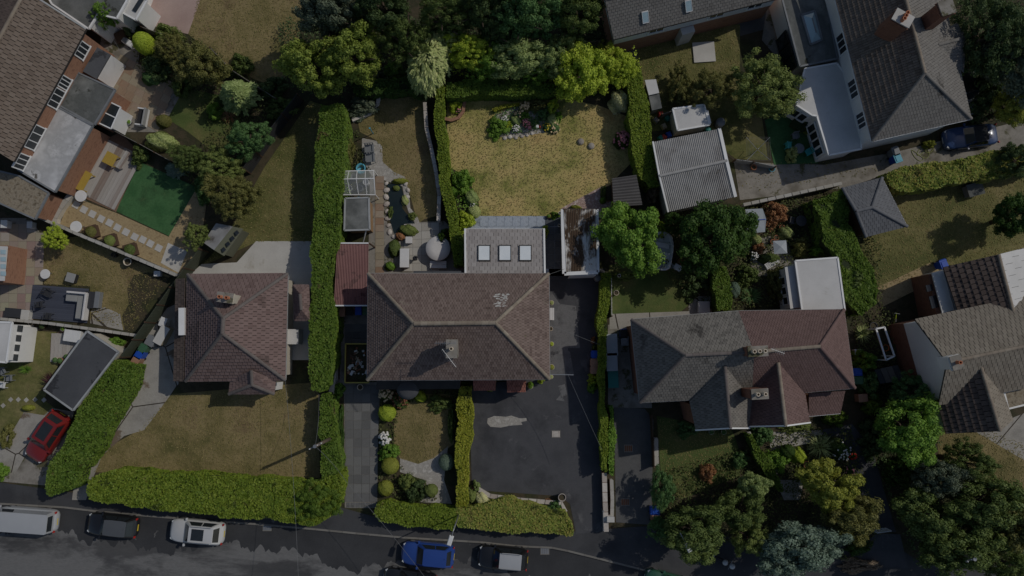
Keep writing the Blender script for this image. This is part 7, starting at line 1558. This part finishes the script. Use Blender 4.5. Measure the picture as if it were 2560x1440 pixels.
# white arbour frame, hose, bicycle, play car and oddments
e = empty('arbour_frame', base_of(PP([(2190, 820), (2222, 900)], 1)), 'white timber arbour frame beside the red brick wall', 'arbour')
A, B_, C_, D_ = PP([(2190, 822), (2211, 818), (2236, 890), (2215, 900)], 2.0)
for p, q in ((A, D_), (B_, C_), (A, B_), (D_, C_)): MB().beam(p, q, .12, .1).build('rail', 'trim_white', e)
for p in (A, B_, C_, D_): MB().beam((p.x, p.y, 0), p, .1, .1).build('post', 'trim_white', e)
mb = MB(); pr = None
for k in range(70):
    q = k * .32; p = P(2290 + 18 * math.cos(q * .7) + k * .5, 392 + 12 * math.sin(q) - k * .35, .05)
    if pr: mb.tube(pr, p, .02, .02, 5, False)
    pr = p
tag(mb.build('garden_hose', 'lime_rope'), 'pale green garden hose coiled on the dirty drive', 'hose')
e = empty('bicycle', P(2231, 796, 0), 'acid yellow bicycle leaning by the red brick extension', 'bicycle', rz=R(80))
for x in (-.5, .5):
    wv = MB(); n = 16
    for i in range(n): q0, q1 = 2 * math.pi * i / n, 2 * math.pi * (i + 1) / n; wv.tube((x + .3 * math.cos(q0), .10 * math.sin(q0), .34 + .3 * math.sin(q0)), (x + .3 * math.cos(q1), .10 * math.sin(q1), .34 + .3 * math.sin(q1)), .02, .02, 5)
    wv.build('wheel', 'tyre', e, False, False)
fr = MB()
for a, b in (((-.5, 0, .34), (-.05, .0, .34)), ((-.05, 0, .34), (-.2, .12, .8)), ((-.2, .12, .8), (-.5, 0, .34)), ((-.2, .12, .78), (.35, .12, .78)), ((-.05, 0, .34), (.35, .12, .78)), ((.35, .14, .9), (.5, 0, .34))): fr.tube(a, b, .025, .025, 6)
fr.build('frame', 'acid_yellow', e, False, False); MB().box((-.22, .15, .88), (.24, .12, .05)).build('saddle', 'black_plastic', e, False, False); MB().tube((.33, -.1, .95), (.33, .38, .95), .018).build('handlebar', 'metal_grey', e, False, False)
e = empty('play_car', P(322, 108, 0), 'white plastic ride on toy on the stone patio', 'toy', rz=R(-35)); MB().box((0, 0, .25), (1.3, .55, .35), 0, .85).build('body', 'white_plastic', e, False, False, .08); MB().box((-.1, 0, .48), (.5, .4, .2), 0, .8).build('seat', 'grey_plastic', e, False, False, .05)
for x in (-.4, .4):
    for s in (-1, 1): MB().tube((x, s * .24, .15), (x, s * .32, .15), .15, .15, 12).build('wheel', 'black_plastic', e, False, False)
c = P(300, 90, .4); o = MB().box((c.x, c.y, .2), (.9, .9, .4), R(25)).box((c.x, c.y, .38), (.8, .8, .1), R(25)).build('timber_planter', 'wood_dark', bevel=.02); tag(o, 'dark square timber frame on the stone patio', 'planter')
c = P(901, 420, .3); o = MB().lathe((c.x, c.y, 0), [(.38, 0), (.4, .25), (.43, .28), (.3, .28), (.28, .05)], 24).build('paddling_pool', 'cyan_plastic', smooth=True); tag(o, 'light blue ring paddling pool above the greenhouse', 'pool')
o = MB().lathe((P(895, 493, .8).x, P(895, 493, .8).y, 0), [(.5, .6), (.55, .7), (.5, .8), (.42, .72)], 20, 1, .3).build('inflatable_ring', 'cyan_plastic', smooth=True); o.location.z = -.55; tag(o, 'light blue inflatable behind the brown timber shed', 'inflatable')
e = empty('marker_post', P(933, 334, 0), 'thin blue post standing in the brown rear lawn', 'post'); MB().tube((0, 0, 0), (0, 0, 1.5), .04, .04).build('post', 'cyan_plastic', e, False, False); MB().box((0, 0, 1.52), (.12, .12, .05)).build('cap', 'cyan_plastic', e, False, False)
e = empty('bird_bath', P(1040, 648, 0), 'dark bird ornament on the rear patio', 'ornament'); MB().lathe((0, 0, 0), [(.18, 0), (.08, .1), (.07, .5), (.2, .58), (.2, .62)], 14).build('bowl', 'metal_dark', e, True, False); MB().blob((.15, .1, .66), .1, 8, 5).build('bird', 'metal_dark', e, True, False)
e = empty('garden_ornament', P(1343, 318, 0), 'white and red ornament in the flower island', 'ornament'); MB().box((0, 0, .15), (.3, .32, .3), 0, .8).build('body', 'white_plastic', e, False, False, .04); MB().box((.22, 0, .16), (.14, .34, .3), .2, .7).build('wing', 'red_plastic', e, False, False, .04)
e = empty('garden_ornament', P(1324, 320, 0), 'pink and red ornament in the flower island', 'ornament'); MB().box((0, 0, .15), (.34, .3, .3), 0, .8).build('body', 'flower_pink', e, False, False, .04); MB().box((.18, .18, .2), (.16, .2, .3), .2, .7).build('wing', 'red_plastic', e, False, False, .04)
e = empty('dog_kennel', P(2425, 478, 0), 'pale flat topped hutch on the shaded lawn', 'hutch'); MB().box((0, 0, .35), (1.2, .9, .7), R(15)).build('body', 'wood_grey', e, False, False); MB().box((0, 0, .73), (1.35, 1.05, .06), R(15)).build('roof', 'felt_grey', e, False, False)
e = empty('white_bench', P(1925, 660, 0), 'white metal bench frame beside the white flat roof', 'bench', rz=R(30))
for k in range(5): MB().box((0, -.2 + .1 * k, .45), (1.2, .06, .04)).build('slat', 'white_plastic', e, False, False)
for s in (-1, 1): MB().box((s * .5, 0, .22), (.05, .45, .44)).build('leg', 'white_plastic', e, False, False)
e = empty('cold_frame', base_of(PP([(2195, 930)], 0)), 'dark lean-to cold frame with slate panels below the arbour frame', 'cold frame'); q = PP([(2185, 925), (2245, 912), (2262, 950), (2200, 960)], .9)
MB().prism(inset(q, .05), 0, .8).build('base', 'wood_dark', e)
for k in range(4): u0, u1 = k / 4 + .01, (k + 1) / 4 - .01; MB().slab([q[0].lerp(q[1], u0), q[0].lerp(q[1], u1), q[3].lerp(q[2], u1), q[3].lerp(q[2], u0)], .05).build('panel', 'felt_dark' if k % 3 == 0 else 'tile_slategrey', e)
# ================================================================ low growth: tufts on the lawns, leaves over the beds
for nm, pts, lb in (
 ('lawn_tufts', [(1120, 248), (1340, 236), (1500, 268), (1562, 292), (1582, 400), (1528, 455), (1406, 518), (1398, 540), (1204, 540), (1196, 500), (1165, 440), (1130, 420), (1120, 330)], 'yellow and green grass tufts over the scorched central lawn'),
 ('lawn_tufts', [(430, 990), (795, 958), (798, 1190), (500, 1188), (230, 1178), (252, 1132), (332, 1088)], 'parched grass tufts over the big brown front lawn'),
 ('lawn_tufts', [(775, 256), (800, 266), (796, 606), (640, 604), (508, 660), (562, 602), (662, 422)], 'grass tufts over the olive lawn beside the tall hedge'),
 ('lawn_tufts', [(884, 244), (1060, 236), (1073, 350), (1088, 470), (1092, 536), (1060, 546), (1022, 470), (987, 438), (952, 400), (942, 350), (902, 330)], 'grass tufts over the brown rear lawn with the blue post'),
 ('lawn_tufts', [(988, 988), (1122, 988), (1132, 1108), (1084, 1143), (1045, 1156), (1002, 1144), (988, 1120)], 'grass tufts over the small brown front lawn'),
 ('lawn_tufts', [(502, -40), (755, -40), (742, 120), (700, 218), (640, 198), (560, 158), (474, 85)], 'grass tufts over the brown top lawn'),
 ('lawn_tufts', [(108, 602), (210, 592), (330, 652), (422, 690), (330, 828), (227, 798), (227, 717), (112, 712)], 'grass tufts over the brown lawn by the dark deck'),
 ('lawn_tufts', [(2182, 474), (2600, 404), (2600, 676), (2340, 658), (2202, 736), (2154, 640)], 'grass tufts over the patchy right hand lawn'),
 ('lawn_tufts', [(1592, 88), (1848, 64), (1848, 258), (1760, 268), (1602, 268)], 'grass tufts over the olive lawn of the long house'),
 ('lawn_tufts', [(1644, 1044), (1828, 1078), (1848, 1130), (1848, 1188), (1700, 1246), (1654, 1180)], 'grass tufts over the green front lawn'),
 ('lawn_tufts', [(2345, 1088), (2450, 1068), (2590, 1120), (2590, 1228), (2480, 1238), (2354, 1160)], 'grass tufts over the brown corner lawn')):
    cover(nm, pts, 'grass_tuft', lb, 55, .042, .05, .45, 'grass')
for pts, m, lb, hh in (
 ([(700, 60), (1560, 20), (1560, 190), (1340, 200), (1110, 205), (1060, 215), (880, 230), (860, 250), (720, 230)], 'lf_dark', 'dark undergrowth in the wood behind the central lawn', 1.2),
 ([(1110, 150), (1500, 140), (1590, 160), (1590, 215), (1400, 240), (1340, 208), (1114, 200)], 'lf_lime', 'bright undergrowth along the back of the clipped hedge', 2.2),
 ([(330, 90), (480, 85), (690, 235), (680, 330), (600, 420), (520, 480), (480, 460), (440, 400), (540, 330), (430, 220), (350, 180)], 'ground_leaf', 'mixed low growth under the top left trees', .5),
 ([(1640, 540), (1860, 510), (2040, 490), (2060, 640), (1980, 650), (1970, 760), (1790, 780), (1700, 720), (1640, 660)], 'ground_leaf', 'mixed planting in the garden behind the white flat roof', .5),
 ([(1640, 1180), (1860, 1120), (1880, 1080), (2120, 1060), (2200, 1330), (2130, 1400), (1640, 1330)], 'ground_leaf', 'mixed low planting in the right hand front gardens', .5),
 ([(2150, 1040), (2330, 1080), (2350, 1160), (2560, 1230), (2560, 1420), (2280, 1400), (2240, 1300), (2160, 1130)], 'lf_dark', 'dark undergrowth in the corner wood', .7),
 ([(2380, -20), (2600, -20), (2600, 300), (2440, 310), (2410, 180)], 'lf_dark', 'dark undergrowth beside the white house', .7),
 ([(2040, 480), (2110, 470), (2200, 600), (2200, 760), (2240, 800), (2220, 1000), (2150, 1000), (2130, 800), (2060, 640)], 'ground_leaf', 'rough growth along the sprawling hedge', .5),
 ([(950, 975), (1140, 975), (1140, 1000), (1000, 1010), (985, 1130), (1000, 1160), (1060, 1200), (1100, 1250), (950, 1262)], 'ground_leaf', 'low border plants round the small brown front lawn', .25),
 ([(1118, 415), (1165, 440), (1195, 500), (1198, 545), (1150, 560), (1140, 500)], 'lf_bright', 'low plants in the curved side bed', .3),
 ([(1180, 1205), (1225, 1238), (1300, 1250), (1404, 1258), (1410, 1275), (1180, 1268)], 'ground_leaf', 'low plants in the forecourt bed', .25),
 ([(1236, 282), (1290, 266), (1350, 262), (1396, 276), (1398, 308), (1368, 326), (1320, 330), (1270, 338), (1240, 330)], 'lf_mid', 'low leafy plants filling the flower island', .25),
 ([(850, 330), (900, 330), (930, 430), (850, 430)], 'ground_leaf', 'weeds between the tall hedge and curved path', .3),
 ([(1840, 410), (2220, 400), (2220, 425), (1900, 480), (1840, 470)], 'grass_tuft', 'weeds breaking through the dirty drive', .05)):
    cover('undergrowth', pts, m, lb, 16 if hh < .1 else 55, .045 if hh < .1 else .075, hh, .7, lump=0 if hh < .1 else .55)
for x, y, r, m, n, lb in ((1262, 300, 12, 'flower_white', 22, 'white daisies in the flower island'), (1298, 284, 14, 'flower_cream', 26, 'cream roses in the flower island'), (1316, 306, 13, 'flower_pink', 34, 'pink blooms in the flower island'), (1368, 318, 12, 'flower_yellow', 18, 'yellow blooms in the flower island'), (1290, 322, 11, 'flower_white', 24, 'white blooms among the island stones'), (1148, 276, 9, 'flower_pink', 12, 'pink blooms in the corner brick bed'), (1183, 512, 9, 'flower_white', 14, 'white blooms in the curved side bed')):
    flowering(x, y, r, .5, 'lf_mid', m, n, .07, lb)
